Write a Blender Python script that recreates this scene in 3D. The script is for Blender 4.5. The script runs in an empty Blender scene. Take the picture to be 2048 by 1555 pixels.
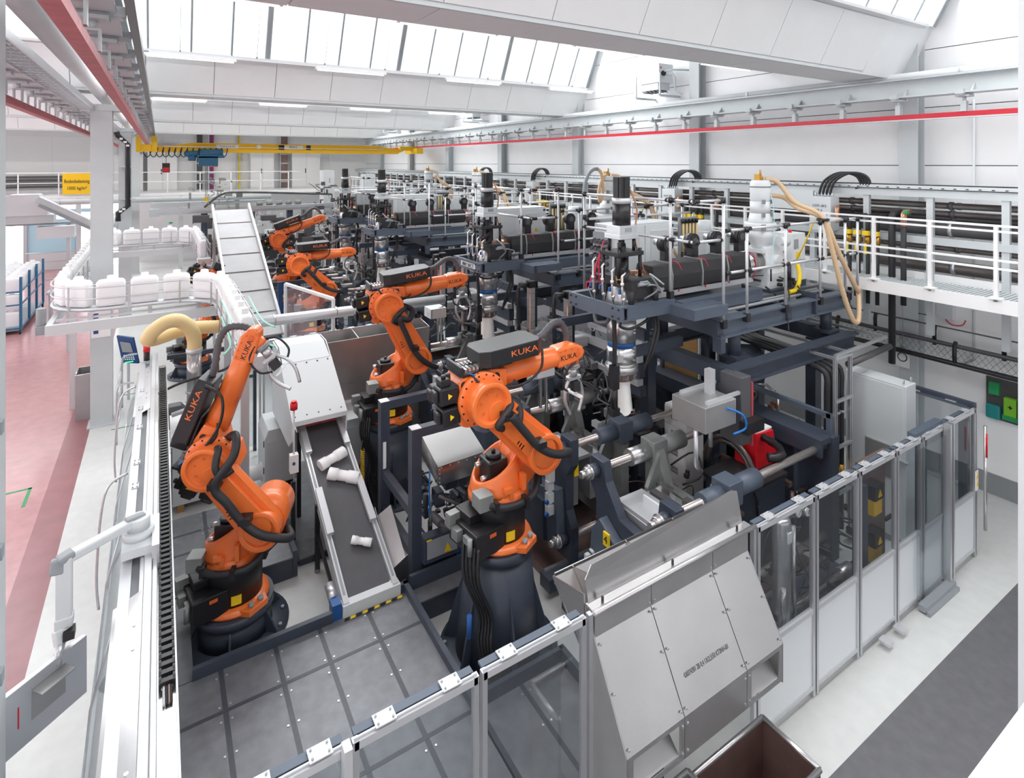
import bpy, math, random
from mathutils import Matrix, Vector
random.seed(7)
S = bpy.context.scene
COL = S.collection
PI = math.pi
# ---------------------------------------------------------------- camera, sky, exposure
FPX, EYE, YAW = 1135.0, 5.85, 31.85
cd = bpy.data.cameras.new('camera')
cd.sensor_width = 36.0
cd.lens = FPX / 2048 * 36.0
cd.shift_y = -(777.5 - 326.0) / 2048
cd.clip_start = 0.05; cd.clip_end = 300
cam = bpy.data.objects.new('camera', cd)
COL.objects.link(cam)
cam.location = (0, 0, EYE)
cam.rotation_euler = (PI / 2, 0, -math.radians(YAW))
S.camera = cam
w = bpy.data.worlds.new('overcast_sky'); S.world = w
w.use_nodes = True
bgn = w.node_tree.nodes['Background']
bgn.inputs[0].default_value = (0.96, 0.98, 1.0, 1)
bgn.inputs[1].default_value = 2.6
S.view_settings.view_transform = 'Standard'
S.view_settings.look = 'None'
S.view_settings.gamma = 1.0
S.view_settings.use_curve_mapping = False
S.view_settings.exposure = 0.27
S.cycles.use_denoising = True
S.cycles.max_bounces = 10
S.cycles.diffuse_bounces = 6
S.cycles.transparent_max_bounces = 24
S.cycles.sample_clamp_indirect = 6.0
def area(name, loc, sx, sy, power, rot=(0, 0, 0), col=(1, 1, 1), spread=180):
    l = bpy.data.lights.new(name, 'AREA'); l.shape = 'RECTANGLE'; l.size = sx; l.size_y = sy
    l.energy = power; l.color = col; l.spread = math.radians(spread)
    o = bpy.data.objects.new(name, l); o.location = loc; o.rotation_euler = rot; COL.objects.link(o); return o
# daylight entering through the north light panes of each roof bay (lamps stand in the glass plane and shine inwards)
GIRY = [-14.9, -4.75, 5.4, 15.6, 25.8, 36.0]
for gy in GIRY:
    area('skylight_daylight', (2.0, gy - 1.45, 10.0), 22, 2.7, 480, (math.radians(-64), 0, 0), (0.95, 0.975, 1.0))
# added rows of unseen fill lights below the roof brighten the hall evenly
for gy in GIRY[1:]:
    area('fill_light_row', (5.5, gy - 3.0, 8.6), 13, 0.25, 220, (0, 0, 0), (1, 0.985, 0.96))

    area('fill_light_row', (-7.5, gy - 3.0, 8.6), 10, 0.25, 150, (0, 0, 0), (1, 0.985, 0.96))  # further added fill row, brightens the left aisle and far wall

# ---------------------------------------------------------------- materials
M = {}
def mat(n, c, r=0.5, m=0.0, bump=0.0, scale=20.0, var=0.0, alpha=None, coat=0.0, emis=0.0, stretch=None):
    k = bpy.data.materials.new(n); k.use_nodes = True
    nt = k.node_tree; p = nt.nodes['Principled BSDF']
    c = tuple(((x / 255) / 12.92 if x / 255 <= 0.04045 else ((x / 255 + 0.055) / 1.055) ** 2.4) for x in c) + (1,)
    p.inputs['Base Color'].default_value = c
    p.inputs['Roughness'].default_value = r
    p.inputs['Metallic'].default_value = m
    p.inputs['Coat Weight'].default_value = coat
    if emis:
        p.inputs['Emission Color'].default_value = c; p.inputs['Emission Strength'].default_value = emis
    if bump or var:
        tc = nt.nodes.new('ShaderNodeTexCoord'); nz = nt.nodes.new('ShaderNodeTexNoise')
        nz.inputs['Scale'].default_value = scale; nz.inputs['Detail'].default_value = 4
        src = tc.outputs['Object']
        if stretch:
            mp = nt.nodes.new('ShaderNodeMapping'); mp.inputs['Scale'].default_value = stretch
            nt.links.new(src, mp.inputs[0]); src = mp.outputs[0]
        nt.links.new(src, nz.inputs['Vector'])
        if var:
            mx = nt.nodes.new('ShaderNodeMix'); mx.data_type = 'RGBA'
            mx.inputs[6].default_value = tuple(x * (1 - var) for x in c[:3]) + (1,)
            mx.inputs[7].default_value = tuple(min(1, x * (1 + var)) for x in c[:3]) + (1,)
            rp = nt.nodes.new('ShaderNodeMapRange'); rp.inputs[1].default_value = 0.3; rp.inputs[2].default_value = 0.7
            nt.links.new(nz.outputs[0], rp.inputs[0]); nt.links.new(rp.outputs[0], mx.inputs[0])
            nt.links.new(mx.outputs[2], p.inputs['Base Color'])
        if bump:
            b = nt.nodes.new('ShaderNodeBump'); b.inputs['Strength'].default_value = bump; b.inputs['Distance'].default_value = 0.01
            nt.links.new(nz.outputs[0], b.inputs['Height']); nt.links.new(b.outputs[0], p.inputs['Normal'])
    M[n] = k; return k
def glassmat(n, tint, refl, rough=0.02):
    k = bpy.data.materials.new(n); k.use_nodes = True; nt = k.node_tree
    nt.nodes.clear()
    o = nt.nodes.new('ShaderNodeOutputMaterial'); t = nt.nodes.new('ShaderNodeBsdfTransparent'); g = nt.nodes.new('ShaderNodeBsdfGlossy')
    x = nt.nodes.new('ShaderNodeMixShader'); lw = nt.nodes.new('ShaderNodeLayerWeight'); mr = nt.nodes.new('ShaderNodeMapRange')
    lw.inputs[0].default_value = 0.35
    mr.inputs[3].default_value = refl * 0.4; mr.inputs[4].default_value = refl * 2.2
    t.inputs[0].default_value = tint + (1,); g.inputs['Roughness'].default_value = rough
    nt.links.new(lw.outputs['Fresnel'], mr.inputs[0]); nt.links.new(mr.outputs[0], x.inputs[0])
    nt.links.new(t.outputs[0], x.inputs[1]); nt.links.new(g.outputs[0], x.inputs[2]); nt.links.new(x.outputs[0], o.inputs[0])
    M[n] = k
mat('wall', (238, 239, 240), 0.7, var=0.02, scale=1.5)
mat('wallwhite', (244, 244, 244), 0.6)
mat('girder', (226, 228, 229), 0.6, var=0.02, scale=2)
mat('steelgrey', (198, 204, 206), 0.5, var=0.03, scale=3)
mat('midgrey', (150, 156, 160), 0.5)
mat('colgrey', (196, 202, 204), 0.5, var=0.03, scale=2)
mat('dado', (138, 142, 144), 0.6)
mat('floor', (212, 214, 212), 0.28, bump=0.02, scale=6, var=0.04)
mat('floorred', (186, 138, 140), 0.22, bump=0.03, scale=4, var=0.08)
mat('floorredd', (150, 100, 104), 0.3, var=0.08, scale=4)
mat('floordark', (104, 104, 107), 0.45, bump=0.03, scale=8, var=0.10)
mat('tray', (118, 120, 125), 0.42, m=0.25, var=0.14, scale=7, bump=0.02)
mat('seam', (66, 70, 78), 0.4, var=0.1)
mat('blue', (62, 69, 82), 0.42, var=0.06, scale=5)
mat('bluelt', (84, 94, 108), 0.42, var=0.05, scale=5)
mat('black', (34, 34, 37), 0.38)
mat('rubber', (42, 42, 45), 0.55)
mat('hosegrey', (84, 84, 88), 0.5)
mat('pipegrey', (92, 90, 92), 0.4, m=0.3)
mat('pipedark', (112, 106, 104), 0.3, m=0.6, var=0.1, scale=4)
mat('orange', (244, 122, 56), 0.32, coat=0.3, var=0.03, scale=6)
mat('orange2', (228, 104, 46), 0.4)
mat('alu', (205, 207, 210), 0.32, m=0.75)
mat('alulight', (208, 210, 213), 0.38, m=0.45)
mat('steel', (212, 212, 213), 0.28, m=0.85, var=0.06, scale=3, stretch=(1, 1, 12))
mat('chrome', (222, 220, 218), 0.18, m=0.85)
mat('rod', (206, 198, 194), 0.25, m=0.7)
mat('sheet', (192, 190, 189), 0.27, m=0.95, var=0.08, scale=1.6, bump=0.012)
mat('sheetdull', (176, 176, 176), 0.45, m=0.7, var=0.06, scale=3)
mat('cast', (146, 150, 148), 0.5, m=0.4, var=0.08, scale=6)
mat('brown', (140, 116, 110), 0.4, m=0.6, var=0.15, scale=5)
mat('white', (240, 240, 240), 0.45)
mat('machinewhite', (224, 228, 230), 0.42)
mat('cabinet', (212, 217, 219), 0.42)
mat('plastic', (246, 247, 248), 0.4)
mat('parison', (244, 244, 240), 0.5)
mat('yellow', (245, 196, 20), 0.42)
mat('yellow2', (250, 214, 40), 0.5)
mat('red', (196, 34, 54), 0.42, var=0.04, scale=3)
mat('redbright', (214, 28, 40), 0.4)
mat('redworn', (172, 70, 78), 0.5, var=0.18, scale=9)
mat('cranebluse', (38, 96, 128), 0.45, var=0.08)
mat('hookblue', (30, 84, 150), 0.45)
mat('bluecable', (40, 120, 200), 0.5)
mat('redcable', (196, 50, 76), 0.5)
mat('greenled', (30, 160, 90), 0.4)
mat('mint', (150, 222, 200), 0.4)
mat('hosetan', (214, 184, 148), 0.5)
mat('hoseamber', (232, 206, 150), 0.42)
mat('copper', (190, 142, 116), 0.35, m=0.7)
mat('brass', (196, 150, 70), 0.35, m=0.8)
mat('insul', (44, 43, 45), 0.6, bump=0.25, scale=14, var=0.12)
mat('teal', (188, 230, 244), 0.4)
mat('tealdark', (36, 108, 148), 0.45)
mat('beltgrey', (82, 82, 86), 0.55, var=0.05, scale=8)
mat('violet', (140, 50, 120), 0.5)
mat('screen', (60, 78, 120), 0.2)
mat('panelblue', (34, 74, 130), 0.4)
mat('emitgreen', (60, 230, 150), 0.4, emis=1.5)
mat('tube', (255, 252, 245), 0.4, emis=0.9)  # slight glow added so the unlit batten tubes look switched on
mat('coverplate', (172, 172, 174), 0.5, m=0.3, var=0.06, scale=2)
mat('bottlegreen', (40, 138, 140), 0.4)
mat('lime', (124, 190, 50), 0.4)
mat('print', (96, 98, 102), 0.5)
mat('green', (40, 150, 90), 0.5)
mat('wood', (170, 130, 80), 0.6, var=0.1)
mat('joint', (84, 86, 88), 0.7)
glassmat('glass', (0.97, 0.985, 0.985), 0.05)
glassmat('guardglass', (0.88, 0.90, 0.91), 0.10)
glassmat('skyglass', (0.98, 0.99, 1.0), 0.02)
nt = M['skyglass'].node_tree; tl = nt.nodes.new('ShaderNodeBsdfTranslucent'); mx = nt.nodes.new('ShaderNodeMixShader')
tl.inputs[0].default_value = (0.97, 0.98, 0.98, 1); mx.inputs[0].default_value = 0.6
trn = [n for n in nt.nodes if n.type == 'BSDF_TRANSPARENT'][0]; mix0 = [n for n in nt.nodes if n.type == 'MIX_SHADER' and n != mx][0]
nt.links.new(trn.outputs[0], mx.inputs[1]); nt.links.new(tl.outputs[0], mx.inputs[2]); nt.links.new(mx.outputs[0], mix0.inputs[1])

# ---------------------------------------------------------------- mesh builder
WORLD = {}
TINY = {'bolt', 'anchor_bolt', 'fittings', 'plug', 'motor_plug', 'cable', 'mark', 'hose_clamp', 'gripper_hose', 'rivet', 'slot', 'small_parts', 'wiring', 'cable_bundle', 'suspension_wire', 'motor_bolt', 'hole', 'print_mark', 'valve_handles', 'pneumatics'}
MESHN = {}
def lerp(a, b, t): return a + (b - a) * t
class B:
    def __init__(s): s.v = []; s.f = []; s.sm = []
    def _add(s, vs, fs, sm=False):
        n = len(s.v); s.v += [tuple(q) for q in vs]
        s.f += [tuple(i + n for i in f) for f in fs]
        s.sm += (sm if isinstance(sm, list) else [sm] * len(fs))
        return s
    def box(s, x0, x1, y0, y1, z0, z1):
        vs = [(x, y, z) for z in (z0, z1) for y in (y0, y1) for x in (x0, x1)]
        return s._add(vs, [(0, 2, 3, 1), (4, 5, 7, 6), (0, 1, 5, 4), (2, 6, 7, 3), (0, 4, 6, 2), (1, 3, 7, 5)])
    def bc(s, x, y, z, sx, sy, sz): return s.box(x - sx / 2, x + sx / 2, y - sy / 2, y + sy / 2, z - sz / 2, z + sz / 2)
    def bar(s, p, q, wd, ht=None, up=(0, 0, 1)):
        ht = ht or wd
        p = Vector(p); q = Vector(q); d = (q - p).normalized(); u = Vector(up)
        if abs(d.dot(u)) > 0.98: u = Vector((0, 1, 0))
        a = d.cross(u).normalized(); b = a.cross(d).normalized()
        vs = [e + a * i * wd / 2 + b * j * ht / 2 for e in (p, q) for j in (-1, 1) for i in (-1, 1)]
        return s._add(vs, [(0, 1, 3, 2), (4, 6, 7, 5), (0, 4, 5, 1), (2, 3, 7, 6), (0, 2, 6, 4), (1, 5, 7, 3)])
    def cyl(s, p, q, r, r2=None, n=14, cap=True):
        r2 = r if r2 is None else r2
        p = Vector(p); q = Vector(q); d = (q - p).normalized()
        u = Vector((0, 0, 1)) if abs(d.z) < 0.9 else Vector((1, 0, 0))
        a = d.cross(u).normalized(); b = a.cross(d)
        vs = []
        for e, rr in ((p, r), (q, r2)):
            for i in range(n):
                t = 2 * PI * i / n
                vs.append(e + (a * math.cos(t) + b * math.sin(t)) * rr)
        fs = [(i, n + i, n + (i + 1) % n, (i + 1) % n) for i in range(n)]; sm = [True] * n
        if cap: fs += [tuple(range(n)), tuple(range(2 * n - 1, n - 1, -1))]; sm += [False, False]
        return s._add(vs, fs, sm)
    def cz(s, x, y, z0, z1, r, r2=None, n=16): return s.cyl((x, y, z0), (x, y, z1), r, r2, n)
    def tube(s, pts, r, n=8, rib=0.0):
        pts = [Vector(p) for p in pts]; k = len(pts)
        vs = []; a = None
        for i in range(k):
            d = (pts[min(i + 1, k - 1)] - pts[max(i - 1, 0)]).normalized()
            if a is None:
                u = Vector((0, 0, 1)) if abs(d.z) < 0.9 else Vector((1, 0, 0))
                a = d.cross(u).normalized()
            else:
                a = (a - d * a.dot(d)).normalized()
            b = d.cross(a)
            rr = r * (1 + (rib if i % 2 else 0))
            for j in range(n):
                t = 2 * PI * j / n
                vs.append(pts[i] + (a * math.cos(t) + b * math.sin(t)) * rr)
        fs = [(i * n + j, i * n + (j + 1) % n, (i + 1) * n + (j + 1) % n, (i + 1) * n + j) for i in range(k - 1) for j in range(n)]
        sm = [True] * len(fs)
        fs += [tuple(range(n - 1, -1, -1)), tuple(range((k - 1) * n, k * n))]; sm += [False, False]
        return s._add(vs, fs, sm)
    def prism(s, poly, ax, a, b, smooth=False):
        n = len(poly)
        def m(p, t):
            return {'x': (t, p[0], p[1]), 'y': (p[0], t, p[1]), 'z': (p[0], p[1], t)}[ax]
        vs = [m(p, a) for p in poly] + [m(p, b) for p in poly]
        fs = [tuple(range(n - 1, -1, -1)), tuple(range(n, 2 * n))] + [(i, (i + 1) % n, n + (i + 1) % n, n + i) for i in range(n)]
        return s._add(vs, fs, [False, False] + [smooth] * n)
    def plate(s, pts, th):
        pts = [Vector(p) for p in pts]; n = len(pts)
        nr = (pts[1] - pts[0]).cross(pts[2] - pts[0]).normalized() * th
        vs = pts + [p + nr for p in pts]
        return s._add(vs, [tuple(range(n - 1, -1, -1)), tuple(range(n, 2 * n))] + [(i, (i + 1) % n, n + (i + 1) % n, n + i) for i in range(n)])
    def lathe(s, prof, c=(0, 0, 0), n=24, ax='z'):
        vs = []
        for r, z in prof:
            for i in range(n):
                t = 2 * PI * i / n; x, y = r * math.cos(t), r * math.sin(t)
                q = {'z': (x, y, z), 'y': (x, z, y), 'x': (z, x, y)}[ax]
                vs.append((c[0] + q[0], c[1] + q[1], c[2] + q[2]))
        k = len(prof)
        fs = [(j * n + i, j * n + (i + 1) % n, (j + 1) * n + (i + 1) % n, (j + 1) * n + i) for j in range(k - 1) for i in range(n)]
        sm = [True] * len(fs)
        fs += [tuple(range(n - 1, -1, -1)), tuple(range((k - 1) * n, k * n))]; sm += [False, False]
        return s._add(vs, fs, sm)
    def loft(s, rings, cap=True):
        n = len(rings[0]); vs = [p for r in rings for p in r]; k = len(rings)
        fs = [(j * n + i, j * n + (i + 1) % n, (j + 1) * n + (i + 1) % n, (j + 1) * n + i) for j in range(k - 1) for i in range(n)]
        sm = [True] * len(fs)
        if cap: fs += [tuple(range(n - 1, -1, -1)), tuple(range((k - 1) * n, k * n))]; sm += [False, False]
        return s._add(vs, fs, sm)
    def ball(s, c, r, n=12, sq=(1, 1, 1)):
        rings = []
        for j in range(1, n // 2):
            t = PI * j / (n // 2)
            rings.append([(c[0] + sq[0] * r * math.sin(t) * math.cos(2 * PI * i / n), c[1] + sq[1] * r * math.sin(t) * math.sin(2 * PI * i / n), c[2] - sq[2] * r * math.cos(t)) for i in range(n)])
        return s.loft(rings)
    def tf(s, mx, start=0):
        s.v[start:] = [tuple(mx @ Vector(q)) for q in s.v[start:]]; return s
    def o(s, name, m, parent=None, label=None, loc=None, bev=0.0, sub=0):
        me = bpy.data.meshes.new(name)
        top = parent
        while top is not None and top.parent is not None: top = top.parent
        off = Vector((0, 0, 0))
        if top is not None and top.name in WORLD: off = Vector(WORLD[top.name])
        elif parent is None and loc is not None: off = Vector(loc)
        me.from_pydata([(q[0] - off[0], q[1] - off[1], q[2] - off[2]) for q in s.v], [], s.f)
        me.polygons.foreach_set('use_smooth', s.sm)
        me.materials.append(M[m]); me.update()
        ob = bpy.data.objects.new(name, me); COL.objects.link(ob)
        if parent is not None: ob.parent = parent
        elif loc is not None: ob.location = loc
        if label: ob['label'] = label
        if parent is not None and name in TINY: ob['kind'] = 'stuff'
        if bev:
            md = ob.modifiers.new('bevel', 'BEVEL'); md.width = bev; md.segments = 2; md.limit_method = 'ANGLE'; md.angle_limit = math.radians(50)
        if sub:
            md = ob.modifiers.new('subsurf', 'SUBSURF'); md.levels = sub; md.render_levels = sub
        return ob
def tag(o, label, cat, group=None, kind=None):
    if label: o['label'] = label
    if cat: o['category'] = cat
    if group: o['group'] = group
    if kind: o['kind'] = kind
    return o
def thing(name, label, cat, loc=(0, 0, 0), group=None, rz=0.0, world=True, kind=None):
    o = bpy.data.objects.new(name, None); COL.objects.link(o)
    o.empty_display_size = 0.1
    o.location = loc; o.rotation_euler = (0, 0, rz)
    if world: WORLD[o.name] = tuple(loc)
    return tag(o, label, cat, group, kind)
def struct(b, name, m, parent=None, label=None, **k):
    o = b.o(name, m, parent, **k); o['kind'] = 'structure'
    if label: o['label'] = label
    return o
def rep(o, offs):
    out = []
    for d in offs:
        c = o.copy(); COL.objects.link(c); c.location = Vector(o.location) + Vector(d); out.append(c)
    return out
def copy_tree(o, d=(0, 0, 0), label=None, parent=None, skip=()):
    c = o.copy(); COL.objects.link(c)
    if parent is not None: c.parent = parent
    else:
        c.location = Vector(o.location) + Vector(d)
        if label: c['label'] = label
    for ch in list(o.children):
        if ch.name.split('.')[0] in skip: continue
        copy_tree(ch, parent=c)
    return c
def text(s, size, loc, m, parent=None, rot=(PI / 2, 0, 0), name='lettering', ex=0.002, sx=1.0, align='CENTER'):
    c = bpy.data.curves.new(name, 'FONT'); c.body = s; c.size = size; c.extrude = ex
    c.align_x = align; c.align_y = 'CENTER'; c.resolution_u = 2
    c.materials.append(M[m])
    t_ = bpy.data.objects.new(name, c); COL.objects.link(t_)
    bpy.context.view_layer.update()
    me = bpy.data.meshes.new_from_object(t_.evaluated_get(bpy.context.evaluated_depsgraph_get()))
    bpy.data.objects.remove(t_); bpy.data.curves.remove(c)
    o = bpy.data.objects.new(name, me); COL.objects.link(o)
    o['kind'] = 'stuff'
    top = parent
    while top is not None and top.parent is not None: top = top.parent
    off = Vector(WORLD[top.name]) if top is not None and top.name in WORLD else Vector((0, 0, 0))
    o.location = Vector(loc) - off; o.rotation_euler = rot; o.scale = (sx, 1, 1)
    if parent is not None: o.parent = parent
    return o
def arc(c, r, a0, a1, n, plane='xy'):
    out = []
    for i in range(n + 1):
        t = math.radians(a0 + (a1 - a0) * i / n); x, y = r * math.cos(t), r * math.sin(t)
        out.append({'xy': (c[0] + x, c[1] + y, c[2]), 'xz': (c[0] + x, c[1], c[2] + y), 'yz': (c[0], c[1] + x, c[2] + y)}[plane])
    return out
def spline(pts, per=6):
    P = [Vector(p) for p in pts]; out = []
    for i in range(len(P) - 1):
        p0 = P[max(i - 1, 0)]; p1 = P[i]; p2 = P[i + 1]; p3 = P[min(i + 2, len(P) - 1)]
        for k in range(per):
            t = k / per
            out.append(0.5 * ((2 * p1) + (p2 - p0) * t + (2 * p0 - 5 * p1 + 4 * p2 - p3) * t * t + (3 * p1 - p0 - 3 * p2 + p3) * t ** 3))
    out.append(P[-1]); return out
def stadium(p, q, r1, r2, n=10):
    # outline of a tapered slot between two 2D points
    a = math.atan2(q[1] - p[1], q[0] - p[0]); out = []
    for i in range(n + 1):
        t = a + PI / 2 + PI * i / n; out.append((p[0] + r1 * math.cos(t), p[1] + r1 * math.sin(t)))
    for i in range(n + 1):
        t = a - PI / 2 + PI * i / n; out.append((q[0] + r2 * math.cos(t), q[1] + r2 * math.sin(t)))
    return out
# ================================================================ SETTING
X0, X1, YA, YB = -14.0, 12.55, -14.0, 40.0
RED = -1.3
fl = struct(B().box(RED, X1, 3.0, YB, -0.2, 0), 'floor', 'floor')
struct(B().box(RED, 1.0, YA, 3.0, -0.2, 0), 'floor', 'floor')
struct(B().box(1.0, X1, YA, 3.0, -0.2, 0.0), 'floor', 'floordark', label='dark grey coated floor of the gangway outside the fence')
struct(B().box(X0, -1.72, YA, YB, -0.2, 0), 'floor', 'floorred', label='red painted floor of the aisle')
struct(B().box(-1.72, RED, YA, YB, -0.2, 0), 'floor', 'floorredd', label='darker red stripe along the aisle edge')
# right wall: smooth below, horizontal panels above
wr = struct(B().box(X1, X1 + 0.3, YA, YB, 0, 13), 'wall_right', 'joint')
struct(B().box(X1 - 0.02, X1, YA, YB, 0.0, 2.46), 'trim_1', 'wall', wr)
WC = [0.1 + 5.15 * k for k in range(-3, 9)]        # wall columns
pn = []
for zi in range(9):
    za = 2.475 + 1.11 * zi
    for k in range(len(WC) - 1):
        p = B().box(X1 - 0.03, X1, WC[k] + 0.008, min(WC[k + 1], YB) - 0.008, za + 0.008, za + 1.102)
        struct(p, 'panel', 'wall', wr)
struct(B().box(X1 - 0.045, X1, YA, YB, 0, 0.36), 'baseboard_right', 'dado')
cc = None
for k, y in enumerate(WC):
    b = B().box(X1 - 0.32, X1 - 0.29, y - 0.16, y + 0.16, 0, 13).box(X1 - 0.29, X1 - 0.05, y - 0.012, y + 0.012, 0, 13).box(X1 - 0.05, X1 - 0.031, y - 0.16, y + 0.16, 0, 13)
    struct(b, 'wall_column', 'colgrey')
# far wall with a band of windows high up
wb = struct(B().box(X0, X1, YB, YB + 0.3, 3.6, 8.6).box(X0, X1, YB, YB + 0.3, 11.5, 13).box(-1.0, X1, YB, YB + .3, 0, 3.6), 'wall_back', 'wall')
for k in range(9):
    struct(B().box(X0 + k * 3, X0 + k * 3 + 2.96, YB - 0.02, YB, 4.3, 7.3), 'panel', 'wallwhite', wb)
wl = struct(B().box(X0 - 0.3, X0, YA, YB, 0, 0.9).box(X0 - 0.3, X0, YA, YB, 4.4, 13), 'wall_left', 'wall')
for k in range(18):
    y = YA + 3 * k
    struct(B().box(X0 - 0.2, X0 - 0.05, y - 0.06, y + 0.06, 0.9, 4.4), 'window_frame', 'steelgrey', wl)
    struct(B().box(X0 - 0.14, X0 - 0.12, y + 0.06, y + 2.94, 0.9, 4.4), 'pane', 'skyglass', wl)
wf = struct(B().box(X0, X1, YA - 0.3, YA, 0, 13), 'wall_front', 'wall')
# roof bays: box girder with panelled face, north light glazing, roof slab
def girder(gy, panels, label, back):
    # gy = front bottom edge
    g = thing('roof_girder', label, None, (0, gy, 7.5), kind='structure')
    zt = 8.36; dy = (zt - 7.52) / 2.05
    core = B().prism([(gy + 0.02, 7.5), (gy + 0.8, 7.5), (gy + 0.8, zt + 0.1), (gy - dy + 0.12, zt + 0.05)], 'x', X0, X1 - 0.6)
    core.o('core', 'joint', g)
    # panels of the sloped face, underside panels and ledge
    f0 = 1.12 - 1.385 * 11
    pan = None; und = None
    for k in range(20):
        xa = f0 + 1.385 * k + 0.006; xb = xa + 1.373
        if xa < X0: continue
        if xb > X1 - 0.6: xb = X1 - 0.6
        if pan is None:
            pa = B().plate([(xa, gy - 0.0, 7.53), (xb, gy - 0.0, 7.53), (xb, gy - dy, zt), (xa, gy - dy, zt)], 0.03)
            pan = pa.o('panel', 'girder', g)
            un = B().box(xa, xb, gy + 0.03, gy + 0.79, 7.47, 7.5)
            und = un.o('soffit_panel', 'girder', g); px = xa
        elif xb - xa > 1.3:
            for q in (pan, und):
                c = q.copy(); c.location.x = xa - px; COL.objects.link(c)
    b = B().box(X0, X1 - 0.58, gy - 0.01, gy + 0.03, 7.46, 7.54)
    b.o('edge_strip', 'steelgrey', g)
    B().box(X0, X1 - 0.5, gy - dy - 0.16, gy - dy + 0.02, zt, zt + 0.05).o('ledge', 'girder', g)
    B().prism([(gy - 0.012, 7.47), (gy + 0.8, 7.47), (gy + 0.8, zt + 0.1), (gy - dy - 0.012, zt + 0.02)], 'x', X1 - 1.735, X1).o('end_block', 'girder', g)
    # glazing
    yb, zb = gy - dy - 0.1, zt + 0.05
    tp = (yb - 1.45, zb + 2.96)
    gl = thing('window_%d' % (GIRY.index(gy) + 1), 'sloping north light glazing above ' + label, None, (0, yb, zb), kind='structure')
    mu = None; pane = None
    for k in range(32):
        x = 12.45 - 0.843 * k
        if x < X0: break
        thick = k % 4 == 0
        if k == 0 or k == 1:
            wdt = 0.13 if thick else 0.045
            m = B().plate([(x - wdt, yb, zb), (x + wdt * 0, yb, zb), (x, tp[0], tp[1]), (x - wdt, tp[0], tp[1])], -0.16 if thick else -0.09).o('glazing_post' if thick else 'glazing_bar', 'steelgrey' if thick else 'midgrey', gl)
            if thick: mt = m
            else: mu = m
            if k == 0:
                pane = B().plate([(x - 0.84, yb - 0.0, zb), (x, yb - 0.0, zb), (x, tp[0], tp[1]), (x - 0.84, tp[0], tp[1])], 0.012).o('pane', 'skyglass', gl)
        else:
            c = (mt if thick else mu).copy(); c.location.x = (x - 12.45) if thick else x - (12.45 - 0.843); COL.objects.link(c)
        if k:
            c = pane.copy(); c.location.x = -0.843 * k; COL.objects.link(c)
    # roof slab from the top of the glazing down to the next girder
    struct(B().prism([(tp[0] + 0.1, tp[1] - 0.06), (tp[0] + 0.1, tp[1] + 0.16), (back + 0.8, 8.6), (back + 0.8, 8.4)], 'x', X0 - 0.3, X1 + 0.3), 'ceiling', 'girder')
GL = ['the bay behind the camera', 'the bay over the camera', 'the nearest girder in view', 'the second girder', 'the third girder', 'the farthest girder']
for i, gy in enumerate(GIRY):
    girder(gy, True, 'white panelled roof girder, ' + GL[i], gy - 10.2)
struct(B().box(X0, X1, 36.8, YB, 8.5, 8.7), 'ceiling', 'girder')
# light battens hung below the glazing of each girder on a trunking rail
def battens(gy, dy, z, xs, label, gid):
    r = thing('light_trunking', label, 'light rail', (6, gy - dy, z))
    B().box(-0.2, 12.2, gy - dy - 0.03, gy - dy + 0.03, z, z + 0.06).o('trunking_rail', 'girder', r)
    for x in xs:
        B().box(x, x + 1.85, gy - dy - 0.06, gy - dy + 0.06, z - 0.06, z - 0.005).o('light_batten', 'white', r)
        B().cyl((x + 0.05, gy - dy, z - 0.075), (x + 1.8, gy - dy, z - 0.075), 0.016, n=8).o('tube', 'tube', r)
    hg = None
    for k in range(8):
        x = 0.4 + 1.6 * k
        B().cyl((x, gy - dy, z + 0.06), (x, gy - dy - 1.2, z + 2.4), 0.006, n=5).box(x - 0.02, x + 0.02, gy - dy - 0.02, gy - dy + 0.02, z + 0.05, z + 0.11).o('suspension_wire', 'midgrey', r)
battens(15.6, 0.7, 8.3, [-0.3, 3.37, 7.0, 10.65], 'white light trunking with tube battens hung along the second girder', 1)
battens(15.6, 7.0, 8.15, [-0.35, 3.2, 6.74, 10.3], 'white light trunking with tube battens crossing in front of the big skylight', 2)
battens(25.8, 1.2, 8.25, [-0.3, 3.37, 7.0, 10.65], 'white light trunking with tube battens hung along the third girder', 3)
# columns of the left row carrying the crane beams
for k, y in enumerate((5.45, 15.75, 25.95, 36.1)):
    hb = B().box(-1.3, -0.9, y - 0.2, y + 0.2, 0, 7.15) if k else B().box(-1.36, -0.985, y - 0.2, y + 0.2, 0, 7.28)
    c = struct(hb, 'column', 'colgrey')
    c['label'] = ['grey column at the left picture edge', 'big grey steel column standing by the bottle conveyor', 'second grey column with the black downpipe', 'farthest grey column of the left row'][k]
    if k:
        B().box(-1.75, -0.3, y - 0.22, y + 0.22, 7.02, 7.16).o('bracket', 'colgrey', c)
        B().box(-1.36, -0.84, y - 0.26, y + 0.26, 0.0, 0.03).o('base_plate', 'colgrey', c)
    else:
        for z in (1.2, 2.1, 3.0, 3.9):
            B().box(-0.985, -0.96, y - 0.06, y + 0.02, z, z + 0.09).o('clamp', 'midgrey', c)
# label frames on the big column
for z in (1.98, 2.32):
    n = thing('notice', 'white notice with a blue pictogram on the big grey column, ' + ('lower of two' if z < 2.1 else 'upper of two'), 'notice', (-1.1, 15.54, z))
    B().box(-1.28, -0.93, 15.535, 15.55, z, z + 0.27).o('sheet', 'white', n)
    B().box(-1.24, -1.15, 15.53, 15.535, z + 0.09, z + 0.2).o('pictogram', 'panelblue', n)
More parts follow.
